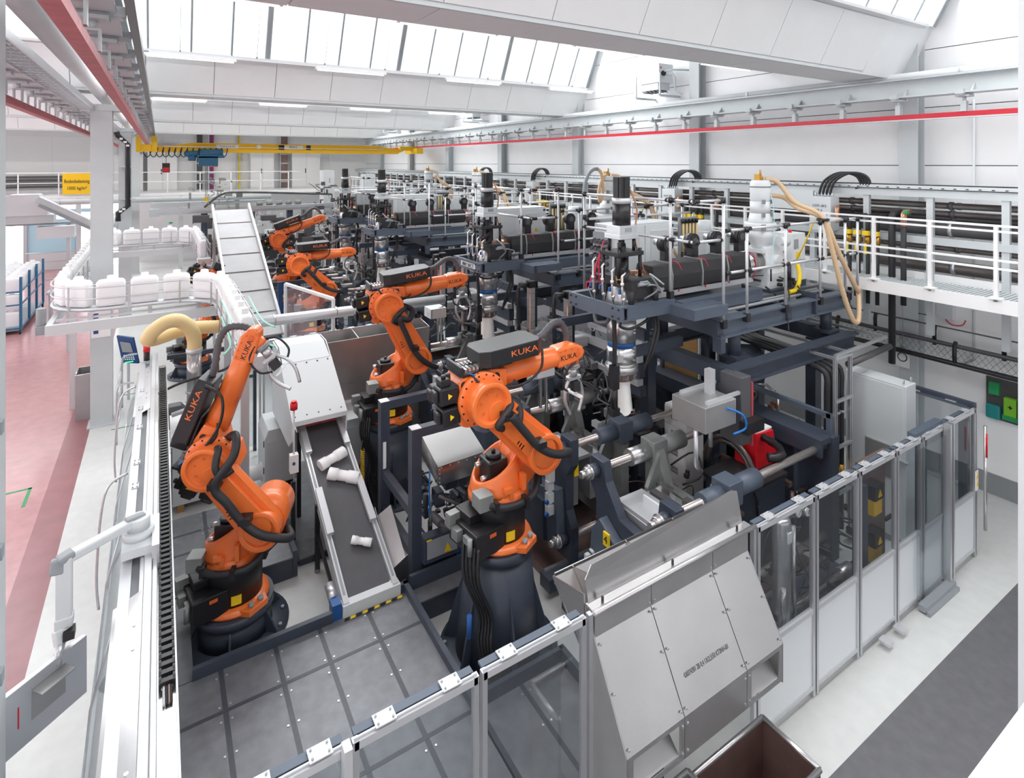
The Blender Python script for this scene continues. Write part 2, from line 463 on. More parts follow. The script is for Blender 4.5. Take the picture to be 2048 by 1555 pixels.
# crane rails
def crane_side(x, lab, y0=2.0, y1=37.5, hang=-1, redm='red'):
    bm = thing('crane_beam', lab + ' crane beam, light grey steel section', 'beam', (x, 20, 7.05))
    B().box(x - 0.16, x + 0.16, y0, y1, 7.05, 7.08).box(x - 0.012, x + 0.012, y0, y1, 7.08, 7.37).box(x - 0.15, x + 0.15, y0, y1, 7.37, 7.4).o('web', 'steelgrey', bm)
    st = None
    n = int((y1 - y0) / 1.02)
    gus = B().plate([(x - 0.012, y0 + 0.4, 7.08), (x - 0.14, y0 + 0.4, 7.08), (x - 0.012, y0 + 0.4, 7.22)], 0.03).plate([(x + 0.012, y0 + 0.4, 7.08), (x + 0.14, y0 + 0.4, 7.08), (x + 0.012, y0 + 0.4, 7.22)], -0.03).o('gusset', 'steelgrey', bm)
    cl = B().box(x - 0.2, x + 0.2, y0 + 0.52, y0 + 0.6, 7.01, 7.05).box(x - 0.11, x + 0.11, y0 + 0.46, y0 + 0.66, 6.99, 7.02).cyl((x, y0 + 0.56, 6.99), (x, y0 + 0.56, 6.91), 0.03, n=8).box(x - 0.055, x + 0.055, y0 + 0.52, y0 + 0.6, 6.9, 6.92).box(x - 0.055, x - 0.035, y0 + 0.52, y0 + 0.6, 6.74, 6.9).box(x + 0.035, x + 0.055, y0 + 0.52, y0 + 0.6, 6.74, 6.9).box(x - 0.22, x - 0.15, y0 + 0.5, y0 + 0.62, 7.03, 7.11).box(x + 0.15, x + 0.22, y0 + 0.5, y0 + 0.62, 7.03, 7.11).o('hanger', 'steelgrey', bm)
    for k in range(1, n - 1):
        for q in (gus, cl):
            c = q.copy(); c.location.y = 1.02 * k; COL.objects.link(c)
    rr = thing('crane_rail', lab + ' red crane rail hung below the grey beam', 'rail', (x, 20, 6.66))
    B().box(x - 0.035, x + 0.035, y0, y1, 6.65, 6.74).o('rail_profile', redm, rr)
    B().box(x - 0.05, x + 0.05, y0, y1, 6.63, 6.652).o('rail_flange', 'steelgrey' if redm == 'red' else 'redworn', rr)
    return bm
crane_side(11.75, 'right hand', y0=2.6)
crane_side(-0.45, 'left hand', y0=3.0, redm='redworn')
crane_side(-1.72, 'aisle side', y0=6.0, redm='redworn')
# ================================================================ ROBOTS
def rotY(a): return Matrix.Rotation(-math.radians(a), 4, 'Y')      # positive pitches the +x axis up
def T(x, y, z): return Matrix.Translation((x, y, z))
A2 = (0.42, 0.0, 1.05)
def robot(loc, az, lean, link, pitch, wrist, label, tool='gripper', baz=0.0, full=True, name='industrial_robot'):
    """az turns the carousel, lean tilts the link arm back from upright, pitch lifts the forearm, wrist tips the hand"""
    R = thing(name, label, 'robot', loc, 'orange six axis robots', rz=math.radians(az), world=False)
    bz = Matrix.Rotation(math.radians(baz - az), 4, 'Z')
    # fixed foot
    foot = B().lathe([(0.30, 0.0), (0.39, 0.0), (0.41, 0.03), (0.39, 0.07), (0.33, 0.09)], n=32)
    for k in range(3):
        a = math.radians(-70 + 120 * k); c, s_ = math.cos(a), math.sin(a)
        foot.prism([(0.3 * c - 0.2 * s_, 0.3 * s_ + 0.2 * c), (0.3 * c + 0.2 * s_, 0.3 * s_ - 0.2 * c), (0.46 * c + 0.13 * s_, 0.46 * s_ - 0.13 * c), (0.46 * c - 0.13 * s_, 0.46 * s_ + 0.13 * c)], 'z', 0.0, 0.075)
    ft = foot.tf(bz).o('foot_flange', 'orange', R, bev=0.008)
    bb = B()
    for k in range(3):
        a = math.radians(-70 + 120 * k)
        for d in (-0.16, 0.16):
            bb.cz(0.41 * math.cos(a + d), 0.41 * math.sin(a + d), 0.07, 0.12, 0.032, n=6)
    bb.tf(bz).o('bolt', 'midgrey', ft)
    base = B().lathe([(0.325, 0.05), (0.325, 0.5), (0.31, 0.53)], n=36)
    ba = base.tf(bz).o('base', 'black', R)
    # connection panel
    pn_ = B().box(-0.54, -0.15, -0.30, 0.26, 0.06, 0.34).box(-0.48, -0.15, -0.08, 0.22, 0.34, 0.44).tf(bz).o('connection_box', 'black', R, bev=0.01)
    B().box(-0.62, -0.5, -0.02, 0.1, 0.18, 0.30).box(-0.62, -0.46, 0.12, 0.22, 0.26, 0.42).box(-0.58, -0.5, -0.18, -0.08, 0.20, 0.28).cyl((-0.58, -0.22, 0.12), (-0.58, -0.22, 0.3), 0.03, n=10).tf(bz).o('plug', 'cast', pn_)
    B().box(-0.36, -0.27, -0.306, -0.302, 0.26, 0.3).tf(bz).o('red_label', 'orange2', pn_)
    lbl = B()
    lbl.prism([(0.329 * math.cos(math.radians(t)), 0.329 * math.sin(math.radians(t))) for t in (-92, -85, -78, -72)] + [(0.322 * math.cos(math.radians(t)), 0.322 * math.sin(math.radians(t))) for t in (-72, -78, -85, -92)], 'z', 0.12, 0.23)
    lbl.tf(Matrix.Rotation(math.radians(-az - 20 + (baz if baz else 0)), 4, 'Z')).o('warning_label', 'yellow2', R, label='yellow warning sticker')
    # carousel
    car = B()
    car.lathe([(0.33, 0.51), (0.37, 0.52), (0.37, 0.57), (0.35, 0.60), (0.33, 0.66)], n=36)
    rings = []
    for t in range(7):
        q = t / 6
        cx = -0.02 - 0.02 * q; rx = lerp(0.335, 0.29, q ** 1.5); ry = lerp(0.335, 0.25, q ** 1.3)
        tilt = 0.62 * q; zc = lerp(0.62, 0.93, q)
        rings.append([(cx + rx * math.cos(2 * PI * i / 28), ry * math.sin(2 * PI * i / 28), zc + rx * math.cos(2 * PI * i / 28) * tilt) for i in range(28)])
    for q, dz in ((0.9, -0.01), (0.82, -0.24)):
        rings.append([(-0.04 + 0.29 * q * math.cos(2 * PI * i / 28), 0.25 * q * math.sin(2 * PI * i / 28), 0.93 + dz + 0.29 * q * math.cos(2 * PI * i / 28) * 0.62 * (1 if q > 0.85 else 0.4)) for i in range(28)])
    car.loft(rings)
    # shoulder block
    car.prism(stadium((0.16, 0.72), (A2[0], A2[2]), 0.16, 0.24), 'y', -0.20, 0.22, True)
    car.cyl((A2[0], -0.24, A2[2]), (A2[0], 0.26, A2[2]), 0.25, n=28)
    car.box(-0.12, -0.02, -0.37, -0.3, 0.70, 0.76).box(0.12, 0.17, -0.36, -0.28, 0.68, 0.86).box(-0.05, 0.0, -0.36, -0.3, 0.62, 0.74)
    ca = car.o('carousel', 'orange', R)
    mo = B().box(-0.2, 0.06, -0.13, 0.13, 0.66, 0.98).cz(-0.07, 0, 0.98, 1.03, 0.1, n=12).cz(-0.07, 0, 1.03, 1.07, 0.03, n=8).o('carousel_motor', 'black', R, bev=0.025)
    B().cyl((-0.28, -0.08, 0.80), (-0.2, -0.08, 0.80), 0.03, n=8).cyl((-0.28, 0.06, 0.9), (-0.2, 0.06, 0.9), 0.03, n=8).o('motor_plug', 'chrome', mo)
    B().plate([(0.0, -0.405, 0.62), (0.0, -0.405, 0.62), (0.0, -0.405, 0.62)], 0.0)
    B().box(-0.44, -0.26, -0.34, -0.14, 0.57, 0.74).o('junction_box', 'cast', R, bev=0.006)
    B().tube(spline([(-0.3, -0.32, 0.62), (-0.16, -0.39, 0.585), (0.05, -0.42, 0.585), (0.28, -0.36, 0.6), (0.45, -0.2, 0.7), (0.62, 0.0, 0.8), (0.66, -0.1, 0.95)], 5), 0.042, n=10).o('base_hose', 'rubber', R)
    cl = B()
    for p in ((-0.24, -0.35, 0.6), (0.12, -0.42, 0.585), (0.43, -0.22, 0.68)): cl.bc(p[0], p[1], p[2], 0.05, 0.11, 0.12)
    cl.o('hose_clamp', 'black', R)
    # link arm, local frame at A2 with +z along the arm when lean = 0
    L = T(*A2) @ rotY(-(-lean)) if False else T(*A2) @ rotY(lean)
    la = B()
    la.prism(stadium((0, 0), (0, link), 0.235, 0.19), 'y', -0.36, -0.22, True)
    la.prism(stadium((0, 0.05), (0, link * 0.86), 0.17, 0.13), 'y', -0.43, -0.36, True)
    la.prism([(-0.13, link * 0.3), (0.13, link * 0.3), (0.12, link * 0.8), (-0.12, link * 0.8)], 'y', -0.30, -0.14)
    la.cyl((0, -0.40, link), (0, -0.20, link), 0.235, n=30)
    la.lathe([(0.235, -0.40), (0.25, -0.40), (0.25, -0.46), (0.20, -0.46), (0.185, -0.41), (0.0, -0.41)], (0, 0, link), 32, 'y')
    la.lathe([(0.235, -0.36), (0.24, -0.36), (0.235, -0.44), (0.18, -0.44), (0.17, -0.40), (0.0, -0.40)], (0, 0, 0), 32, 'y')
    lk = la.tf(L).o('link_arm', 'orange', R, bev=0.01)
    bo = B()
    for k in range(6):
        for c0, rr in ((link, 0.12), (0, 0.12)):
            a = PI * 2 * k / 6
            bo.cyl((rr * math.cos(a), -0.405, c0 + rr * math.sin(a)), (rr * math.cos(a), -0.422, c0 + rr * math.sin(a)), 0.014, n=6)
    bo.tf(L).o('bolt', 'orange2', lk)
    # number mark on the link arm
    mk = B()
    for i in range(3):
        for j in (-1, 1):
            mk.box(-0.15 + 0.01 * i, -0.09, -0.434, -0.431, link * 0.34 + 0.045 * i, link * 0.34 + 0.045 * i + 0.012)
    mk.tf(L).o('mark', 'black', lk)
    # forearm frame at the elbow
    E = L @ T(0, 0, link)
    ep = E.to_translation()
    F = T(*ep) @ rotY(pitch)
    fa = B()
    fa.prism([(-0.27, -0.26), (-0.27, 0.20), (-0.21, 0.27), (0.14, 0.29), (0.36, 0.25), (0.36, 0.06), (0.20, -0.05), (0.16, -0.2), (0.0, -0.32), (-0.2, -0.3)], 'y', -0.19, 0.19)
    fa.lathe([(0.30, -0.20), (0.31, -0.20), (0.30, -0.25), (0.26, -0.26), (0.0, -0.26)], (0, 0, 0), 32, 'y')
    fo = fa.tf(F).o('forearm_housing', 'orange', R, bev=0.018)
    bo = B()
    for k in range(18):
        a = PI * 2 * k / 18
        bo.cyl((0.28 * math.cos(a), -0.25, 0.28 * math.sin(a)), (0.28 * math.cos(a), -0.262, 0.28 * math.sin(a)), 0.011, n=6)
    bo.cyl((-0.21, -0.185, 0.2), (-0.21, -0.2, 0.2), 0.04, n=12)
    bo.cyl((0.22, -0.185, 0.2), (0.22, -0.2, 0.2), 0.04, n=12)
    bo.tf(F).o('bolt', 'black', fo)
    fz = 0.14
    B().loft([[(x, r * math.cos(2 * PI * i / 20), fz + r * math.sin(2 * PI * i / 20)) for i in range(20)] for x, r in ((0.30, 0.155), (0.5, 0.15), (0.70, 0.14), (0.705, 0.146), (1.18, 0.125), (1.2, 0.115))]).tf(F).o('forearm_tube', 'orange', R)
    wr_ = B().prism([(0.98, fz - 0.11), (1.0, fz - 0.125), (1.28, fz - 0.10), (1.38, fz - 0.06), (1.42, fz), (1.38, fz + 0.08), (1.26, fz + 0.13), (1.0, fz + 0.125), (0.98, fz + 0.10)], 'y', -0.11, 0.11)
    F0 = F; F = F @ T(0.2, 0, 0)
    wo = wr_.tf(F).o('wrist', 'orange', R, bev=0.03)
    bo = B()
    for x, z in ((1.02, 0.22), (1.1, 0.23), (1.2, 0.23), (1.3, 0.2), (1.36, 0.1), (1.28, 0.06), (1.14, 0.04), (1.02, 0.04)):
        bo.cyl((x, -0.108, z), (x, -0.122, z), 0.01, n=6)
    bo.cyl((1.29, -0.108, fz), (1.29, -0.122, fz), 0.035, n=14)
    bo.tf(F).o('bolt', 'orange2', wo)
    if full:
        bx = B()
        tx = text('KUKA', 0.12, (0, 0, 0), 'black', R, name='lettering', ex=0.001)
        tx.matrix_local = F @ T(1.14, -0.113, fz - 0.005) @ Matrix.Rotation(PI / 2, 4, 'X') @ Matrix.Scale(0.8, 4)
    hd = B().ball((0, 0, 0), 0.10, 14).cyl((0, 0, -0.06), (0, 0, -0.15), 0.085, n=16)
    W = F @ T(1.28, 0, fz) @ rotY(wrist)
    hd.tf(W).o('hand_flange', 'orange', R)
    B().cyl((0, 0, -0.15), (0, 0, -0.185), 0.09, n=16).cyl((0, 0, -0.185), (0, 0, -0.2), 0.1, n=16).tf(W).o('flange_ring', 'midgrey', R)
    F = F0
    # axis motors behind the forearm
    for (y, z, ln) in ((-0.10, 0.12, 0.24), (-0.10, -0.12, 0.22), (0.12, 0.05, 0.2)):
        m = B().box(-0.27 - ln, -0.27, y - 0.10, y + 0.10, z - 0.10, z + 0.10).box(-0.27 - ln - 0.05, -0.27 - ln, y - 0.07, y + 0.07, z - 0.07, z + 0.07)
        mm = m.tf(F).o('axis_motor', 'black', R, bev=0.022)
        B().plate([(-0.27 - ln * 0.6, y - 0.101, z - 0.035), (-0.27 - ln * 0.6 + 0.05, y - 0.101, z), (-0.27 - ln * 0.6, y - 0.101, z + 0.035)], 0.002).tf(F).o('warning_triangle', 'yellow2', mm)
    B().box(-0.48, -0.36, -0.16, -0.02, 0.22, 0.3).cyl((-0.42, -0.1, 0.3), (-0.42, -0.1, 0.34), 0.03, n=8).cyl((-0.34, -0.04, 0.22), (-0.34, -0.04, 0.32), 0.035, n=8).tf(F).o('motor_plug', 'black', R, bev=0.012)
    # supply box on the forearm
    plx = B().box(-0.26, 0.44, -0.2, 0.2, 0.295, 0.315).box(-0.24, -0.21, -0.2, 0.2, 0.315, 0.40).tf(F).o('mounting_plate', 'black', R)
    fit = B()
    for k in range(5): fit.box(-0.18 + 0.05 * k, -0.15 + 0.05 * k, -0.17, -0.05 - 0.01 * k, 0.315, 0.36).cyl((-0.16 + 0.05 * k, -0.02, 0.35), (-0.16 + 0.05 * k, 0.12, 0.35), 0.014, n=6)
    fit.tf(F).o('fittings', 'chrome', plx)
    sb = B().prism([(0.0, -0.2), (0.12, -0.26), (0.78, -0.26), (0.86, -0.19), (0.86, 0.14), (0.76, 0.2), (0.06, 0.2), (0.0, 0.12)], 'z', 0.33, 0.52)
    so = sb.tf(F).o('supply_box', 'black', R, bev=0.012)
    if full:
        tx = text('KUKA', 0.115, (0, 0, 0), 'orange', so, name='lettering', ex=0.001)
        tx.matrix_local = F @ T(0.58, -0.262, 0.43) @ Matrix.Rotation(PI / 2, 4, 'X') @ Matrix.Diagonal((1.25, 0.85, 1, 1))
    # hoses
    def P(q): return tuple(F @ Vector(q))
    def Q(q): return tuple(L @ Vector(q))
    B().tube(spline([P((0.86, 0.0, 0.42)), P((1.02, 0.02, 0.45)), P((1.25, 0.1, 0.53)), P((1.42, 0.14, 0.50)), P((1.5, 0.14, 0.34)), P((1.5, 0.13, 0.2))], 7), 0.048, n=10, rib=-0.2).o('corrugated_hose', 'hosegrey', R)
    B().tube(spline([P((0.24, -0.12, -0.06)), P((0.42, -0.3, -0.16)), P((0.30, -0.5, -0.26)), Q((0.05, -0.56, link * 0.80)), Q((0.02, -0.55, link * 0.55)), Q((0.0, -0.53, link * 0.25)), Q((0.06, -0.52, -0.02)), Q((0.2, -0.40, -0.30)), (0.66, -0.1, 0.88)], 6), 0.048, n=10).o('arm_hose', 'rubber', R)
    B().tube(spline([P((0.2, -0.3, -0.02)), P((0.26, -0.42, -0.06)), P((0.12, -0.52, -0.12)), P((0.04, -0.5, -0.22)), P((0.12, -0.44, -0.3))], 6), 0.042, n=10).o('loop_hose', 'rubber', R)
    B().tube(spline([P((-0.12, -0.22, 0.3)), P((0.0, -0.30, 0.18)), P((0.45, -0.3, 0.06)), P((0.78, -0.28, 0.16)), P((0.84, -0.25, 0.4))], 6), 0.017, n=6).tube(spline([P((-0.05, -0.22, 0.3)), P((0.1, -0.28, 0.15)), P((0.3, -0.26, 0.05)), P((0.45, -0.22, 0.1))], 6), 0.014, n=6).o('cable', 'black', R)
    B().tube(spline([P((-0.16, -0.22, 0.33)), P((-0.02, -0.24, 0.26)), P((0.2, -0.25, 0.16))], 6), 0.008, n=5).o('blue_cable', 'bluecable', R)
    cb = B()
    for f_ in (0.80, 0.25):
        c = Vector(Q((0.03, -0.5, link * f_))); cb.bc(c.x, c.y, c.z, 0.13, 0.16, 0.07)
    cb.o('hose_clamp', 'black', R)
    # tool
    if tool:
        g = B().cyl((0, 0, -0.2), (0, 0, -0.32), 0.06, n=12).box(-0.10, 0.10, -0.05, 0.05, -0.36, -0.32)
        for s_ in (-1, 1):
            g.tube(spline([(s_ * 0.06, 0, -0.36), (s_ * 0.13, 0, -0.48), (s_ * 0.14, 0, -0.64), (s_ * 0.07, 0, -0.82)], 5), 0.022, n=8)
        go = g.tf(W).o('gripper', 'alu', R)
        B().tube(spline([(0.02, 0.1, -0.1), (0.16, 0.12, -0.2), (0.2, 0.08, -0.4), (0.1, 0.04, -0.5)], 6), 0.014, n=6).tube(spline([(-0.02, -0.1, -0.1), (-0.18, -0.1, -0.2), (-0.2, -0.06, -0.4), (-0.1, 0, -0.5)], 6), 0.014, n=6).box(-0.05, 0.05, -0.09, 0.0, -0.50, -0.38).tf(W).o('gripper_hose', 'rubber', R)
        B().box(-0.03, 0.03, -0.16, 0.14, -0.56, -0.54).tf(W).o('gripper_plate', 'white', R)
    return R
def pedestal(x, y, h, label, r1=0.52, r2=0.37):
    p = thing('robot_pedestal', label, 'pedestal', (x, y, 0), 'robot pedestals')
    B().lathe([(r1, 0.03), (r2 + 0.02, h - 0.12), (r2 + 0.02, h - 0.12), (r2 + 0.055, h - 0.11), (r2 + 0.055, h - 0.002)], (x, y, 0), 40).o('cone', 'blue', p)
    B().lathe([(r1 + 0.2, 0.0), (r1 + 0.2, 0.03), (r1 - 0.02, 0.035)], (x, y, 0), 40).o('base_flange', 'blue', p)
    for k in range(6):
        a = math.radians(30 + 60 * k - 10)
        c, s_ = math.cos(a), math.sin(a)
        t = 0.012
        pts = [(x + c * (r1 - 0.02), y + s_ * (r1 - 0.02), 0.03), (x + c * (r1 + 0.16), y + s_ * (r1 + 0.16), 0.03), (x + c * (r2 + 0.03), y + s_ * (r2 + 0.03), h * 0.72), (x + c * (r2 - 0.02), y + s_ * (r2 - 0.02), h * 0.72)]
        if h < 0.8: pts[2] = (x + c * (r1 + 0.02), y + s_ * (r1 + 0.02), h * 0.7)
        B().plate(pts, 0.024).o('rib', 'blue', p)
    bt = B()
    for k in range(12):
        a = math.radians(30 * k); bt.cz(x + (r1 + 0.13) * math.cos(a), y + (r1 + 0.13) * math.sin(a), 0.03, 0.06, 0.022, n=6)
    bt.o('anchor_bolt', 'midgrey', p)
    return p
def supply_cables(x, y, h, p):
    b = B()
    for i in range(5):
        d = 0.05 * i
        b.tube(spline([(x - 0.55 + d * .4, y - 0.16 - d, h + 0.2), (x - 0.6 + d * .4, y - 0.26 - d, h - 0.1), (x - 0.46 + d * .5, y - 0.36 - d * .5, h * 0.6), (x - 0.5 + d * .5, y - 0.42 - d * .5, 0.5), (x - 0.42 + d * .6, y - 0.58, 0.1), (x - 0.3 + d * .5, y - 0.7, 0.04)], 6), 0.02, n=6)
    b.o('cable_bundle', 'black', p)
    B().cyl((x - 0.62, y - 0.43, 0.66), (x - 0.62, y - 0.43, 0.9), 0.03, n=8).o('valve', 'hookblue', p)
RP = 3.5
p1 = pedestal(RP, 5.95, 1.33, 'tall dark blue cone pedestal under the nearest take-out robot')
supply_cables(RP, 5.95, 1.33, p1)
robot((RP, 5.95, 1.33), 0, 45, 1.08, 3, 0, 'orange robot on the nearest tall pedestal, arm level above the clamp', baz=8)
p3 = pedestal(RP, 9.8, 1.33, 'tall dark blue cone pedestal behind the stainless hood frame')
supply_cables(RP, 9.8, 1.33, p3)
robot((RP, 9.8, 1.33), -6, 28, 1.12, 6, 0, 'orange robot behind the white conveyor hood, reaching to the right', baz=0)
pedestal(RP, 16.15, 1.33, 'tall dark blue pedestal under the third take-out robot')
robot((RP, 16.15, 1.33), 0, 45, 1.08, 2, 0, 'orange robot of the second cell, black box on its level forearm', baz=8)
pedestal(RP, 20.0, 1.33, 'tall dark blue pedestal under the farthest take-out robot')
robot((RP, 20.0, 1.33), -8, 30, 1.12, 20, 0, 'farthest orange robot, arm raised beside the wide conveyor', baz=0)
p2 = pedestal(0.8, 7.9, 0.40, 'low dark pedestal of the robot beside the conveyor, in the floor pit', 0.44, 0.40)
robot((0.8, 7.9, 0.40), -24, 38, 1.0, 68, -30, 'orange robot on the low pedestal left of the inclined conveyor', baz=10)
p5 = pedestal(0.8, 18.1, 0.40, 'low dark pedestal seen behind the steel duct', 0.44, 0.40)
robot((0.8, 18.1, 0.40), 5, 5, 1.15, -25, -20, 'orange robot on a low pedestal beyond the tan hose', baz=10)
# ================================================================ GUARD FENCES, RAISED FLOOR TRAYS, CHUTE
def tray(xs, ys, z, label, kerbs=(), skip=()):
    t = thing('floor_tray', label, 'platform', (xs[0], ys[0], 0))
    B().box(xs[0] + 0.02, xs[-1] - 0.02, ys[0] + 0.02, ys[-1] - 0.02, 0.0, z - 0.03).o('frame', 'blue', t)
    for i in range(len(xs) - 1):
        for j in range(len(ys) - 1):
            if (i, j) in skip: continue
            B().box(xs[i] + 0.006, xs[i + 1] - 0.006, ys[j] + 0.006, ys[j + 1] - 0.006, z - 0.02, z).o('tray_plate', 'tray', t)
            B().box(xs[i] - 0.025, xs[i] + 0.025, ys[j], ys[j + 1], z - 0.03, z - 0.005 + 0.006).o('seam_strip', 'seam', t)
    for j in range(1, len(ys) - 1):
        B().box(xs[0], xs[-1], ys[j] - 0.022, ys[j] + 0.022, z - 0.03, z + 0.002).o('seam_strip', 'seam', t)
    rv = B()
    for x in xs[1:-1]:
        for y in ys[1:]:
            for dx, dy in ((-0.05, -0.12), (0.05, -0.12), (-0.05, -0.5), (0.05, -0.5)): rv.cz(x + dx, y + dy, z, z + 0.006, 0.012, n=6)
    rv.o('rivet', 'alu', t)
    for (x0, x1, y0, y1, h) in kerbs:
        B().box(x0, x1, y0, y1, 0.02, h).o('kerb', 'blue', t)
    return t
tray([0.12, 0.57, 1.13, 1.62, 2.19, 2.72], [3.62, 5.1, 6.42, 6.98], 0.3, 'large grey riveted floor platform in the front corner of the fence', [(0.3, 1.78, 6.96, 7.02, 0.42), (2.69, 2.75, 4.95, 7.05, 0.40), (1.95, 2.75, 6.98, 7.04, 0.4)])
tray([2.76, 3.27, 3.84], [3.62, 5.1], 0.3, 'small grey floor platform behind the glass in front of the tall pedestal', [(2.76, 3.84, 5.08, 5.13, 0.44), (3.80, 3.86, 3.62, 5.13, 0.44)])
tray([0.12, 0.32], [6.98, 8.4], 0.3, 'narrow grey floor strip left of the low robot pedestal')
tray([0.12, 0.6, 1.1, 1.62], [8.42, 9.3, 9.78, 10.28], 0.3, 'grey floor platform behind the low robot pedestal', [(1.6, 1.66, 8.42, 10.28, 0.38)])
tray([2.78, 4.3], [6.72, 6.98], 0.28, 'grey floor strip in front of the hood frame', [(2.78, 4.3, 6.98, 7.03, 0.46)])
tray([5.6, 6.7, 8.0], [3.72, 4.22], 0.2, 'dark tray inside the glass fence under the clamp base', [(5.6, 8.05, 4.2, 4.25, 0.34), (8.0, 8.05, 3.7, 4.25, 0.34)])
tray([1.7, 2.9], [8.6, 11.4], 0.12, 'dark floor platform under the granulator', [])
t = thing('hazard_strip', 'yellow and black hazard tape on the platform under the conveyor end', 'tape', (1.95, 6.93, 0.30))
for k in range(10):
    B().prism([(1.9 + 0.075 * k, 6.90), (1.9 + 0.075 * k + 0.06, 6.90), (1.9 + 0.075 * k + 0.075, 6.94), (1.9 + 0.075 * k + 0.015, 6.94)], 'z', 0.306, 0.309).o('stripe', 'yellow2' if k % 2 else 'black', t)

def fence_run(a, b, h, label, posts, low=0.0, group=None, panel_h=0.95, bars=True, glass=True, gap0=0.12):
    """aluminium framed guard fence from a to b (2D), posts at distances along it"""
    a = Vector((a[0], a[1], 0)); b = Vector((b[0], b[1], 0)); d = (b - a).normalized(); n = Vector((-d.y, d.x, 0)); L = (b - a).length
    f = thing('guard_fence', label, 'fence', tuple(a))
    def P(s, z, o=0.0): return tuple(a + d * s + n * o + Vector((0, 0, z)))
    for s in posts:
        B().bar(P(s - 0.034, 0.02), P(s - 0.034, h), 0.04, 0.045).bar(P(s + 0.034, 0.02), P(s + 0.034, h), 0.04, 0.045).o('post', 'alu', f)
    for i in range(len(posts) - 1):
        s0, s1 = posts[i] + 0.055, posts[i + 1] - 0.055
        B().bar(P(s0 - 0.03, h - 0.03), P(s1 + 0.03, h - 0.03), 0.045, 0.05).bar(P(s0 - 0.03, h + 0.006, 0.0), P(s1 + 0.03, h + 0.006, 0.0), 0.012, 0.012).o('top_rail', 'alulight', f)
        B().bar(P(s0 - 0.02, h - 0.01, 0.06), P(s1 + 0.02, h - 0.01, 0.06), 0.06, 0.02).o('dark_rail', 'bluelt', f)
        zl = panel_h if panel_h else gap0 + 0.04
        if panel_h:
            B().bar(P(s0, (gap0 + panel_h) / 2), P(s1, (gap0 + panel_h) / 2), 0.012, panel_h - gap0).o('lower_panel', 'machinewhite', f)
            B().bar(P(s0, panel_h), P(s1, panel_h), 0.045, 0.05).o('mid_rail', 'alulight', f)
            B().bar(P(s0, gap0), P(s1, gap0), 0.045, 0.04).o('bottom_rail', 'alulight', f)
        if glass: B().bar(P(s0, (zl + h - 0.05) / 2), P(s1, (zl + h - 0.05) / 2), 0.006, h - 0.05 - zl).o('pane', 'guardglass', f)
        for q in (0.22, 0.8):
            s = lerp(s0, s1, q)
            B().bar(P(s - 0.07, h + 0.012, 0.03), P(s + 0.07, h + 0.012, 0.03), 0.1, 0.008).o('joint_plate', 'alulight', f)
            rb = B()
            for u, v in ((-0.05, 0.0), (0.05, 0.0), (-0.05, 0.06), (0.05, 0.06)): rb.cyl(P(s + u, h + 0.015, v), P(s + u, h + 0.024, v), 0.008, n=6)
            rb.o('bolt', 'midgrey', f)
    return f
fence_run((0.3, 3.58), (2.97, 3.58), 2.2, 'glazed aluminium fence across the front platform', [0.0, 0.72, 1.65, 2.63], panel_h=None)
B().bar((0.98, 3.5, 2.02), (0.98, 3.5, 2.27), 0.05, 0.08).o('latch', 'alulight', bpy.data.objects['guard_fence'], loc=None)
f = fence_run((5.08, 3.55), (10.34, 3.55), 2.2, 'glazed aluminium fence with white lower panels along the right gangway', [0.0, 1.04, 1.95, 2.85, 3.55, 4.25, 5.24])
B().box(8.38, 9.3, 3.48, 3.50, 0.16, 2.1).o('door_leaf_glass', 'guardglass', f)
B().box(9.22, 9.28, 3.44, 3.52, 0.1, 2.25).o('door_post', 'alu', f)
B().box(9.32, 9.36, 3.44, 3.52, 0.1, 2.25).o('door_post', 'alu', f)
B().box(8.42, 9.3, 3.40, 3.5, 0.02, 0.10).box(8.42, 9.3, 3.36, 3.41, 0.0, 0.05).o('threshold_rail', 'midgrey', f)
for x in (7.4, 7.75): B().box(x, x + 0.12, 3.38, 3.5, 0.06, 0.09).o('foot_bracket', 'alulight', f)
B().box(8.5, 9.3, 3.56, 3.66, 2.2, 2.26).o('door_guide', 'bluelt', f)
B().cyl((10.42, 3.45, 0.4), (10.42, 3.45, 1.95), 0.022, n=8).o('door_rod', 'chrome', f)
B().cyl((10.38, 3.42, 1.5), (10.38, 3.42, 1.85), 0.012, n=8).o('red_rod', 'redbright', f, label='red rod')
B().box(10.26, 10.3, 3.505, 3.515, 1.0, 1.28).o('warning_plate', 'white', f)
B().prism([(10.22, 1.02), (10.32, 1.02), (10.32, 1.3), (10.22, 1.3)], 'y', 3.5, 3.508).o('sign_plate', 'white', f)
for zz in (1.2, 1.08): B().prism([(10.24, zz), (10.3, zz), (10.27, zz + 0.07)], 'y', 3.494, 3.5).o('warning_triangle', 'yellow', f)
r = fence_run((10.36, 3.6), (10.36, 4.55), 2.2, 'short glazed fence return with dark blue top bar at the right', [0.0, 0.95])
B().box(10.32, 10.4, 3.55, 4.6, 2.18, 2.26).o('top_bar', 'blue', r)
B().box(10.32, 10.4, 4.5, 4.6, 0, 2.26).o('corner_post', 'blue', r)
B().box(10.18, 10.28, 3.62, 3.7, 0, 2.1).o('inner_post', 'blue', r)
B().box(9.0, 9.12, 3.68, 3.78, 0, 2.05).o('slide_post', 'bluelt', f)
B().box(7.35, 7.53, 3.68, 3.78, 0, 1.82).o('inner_post', 'blue', f)
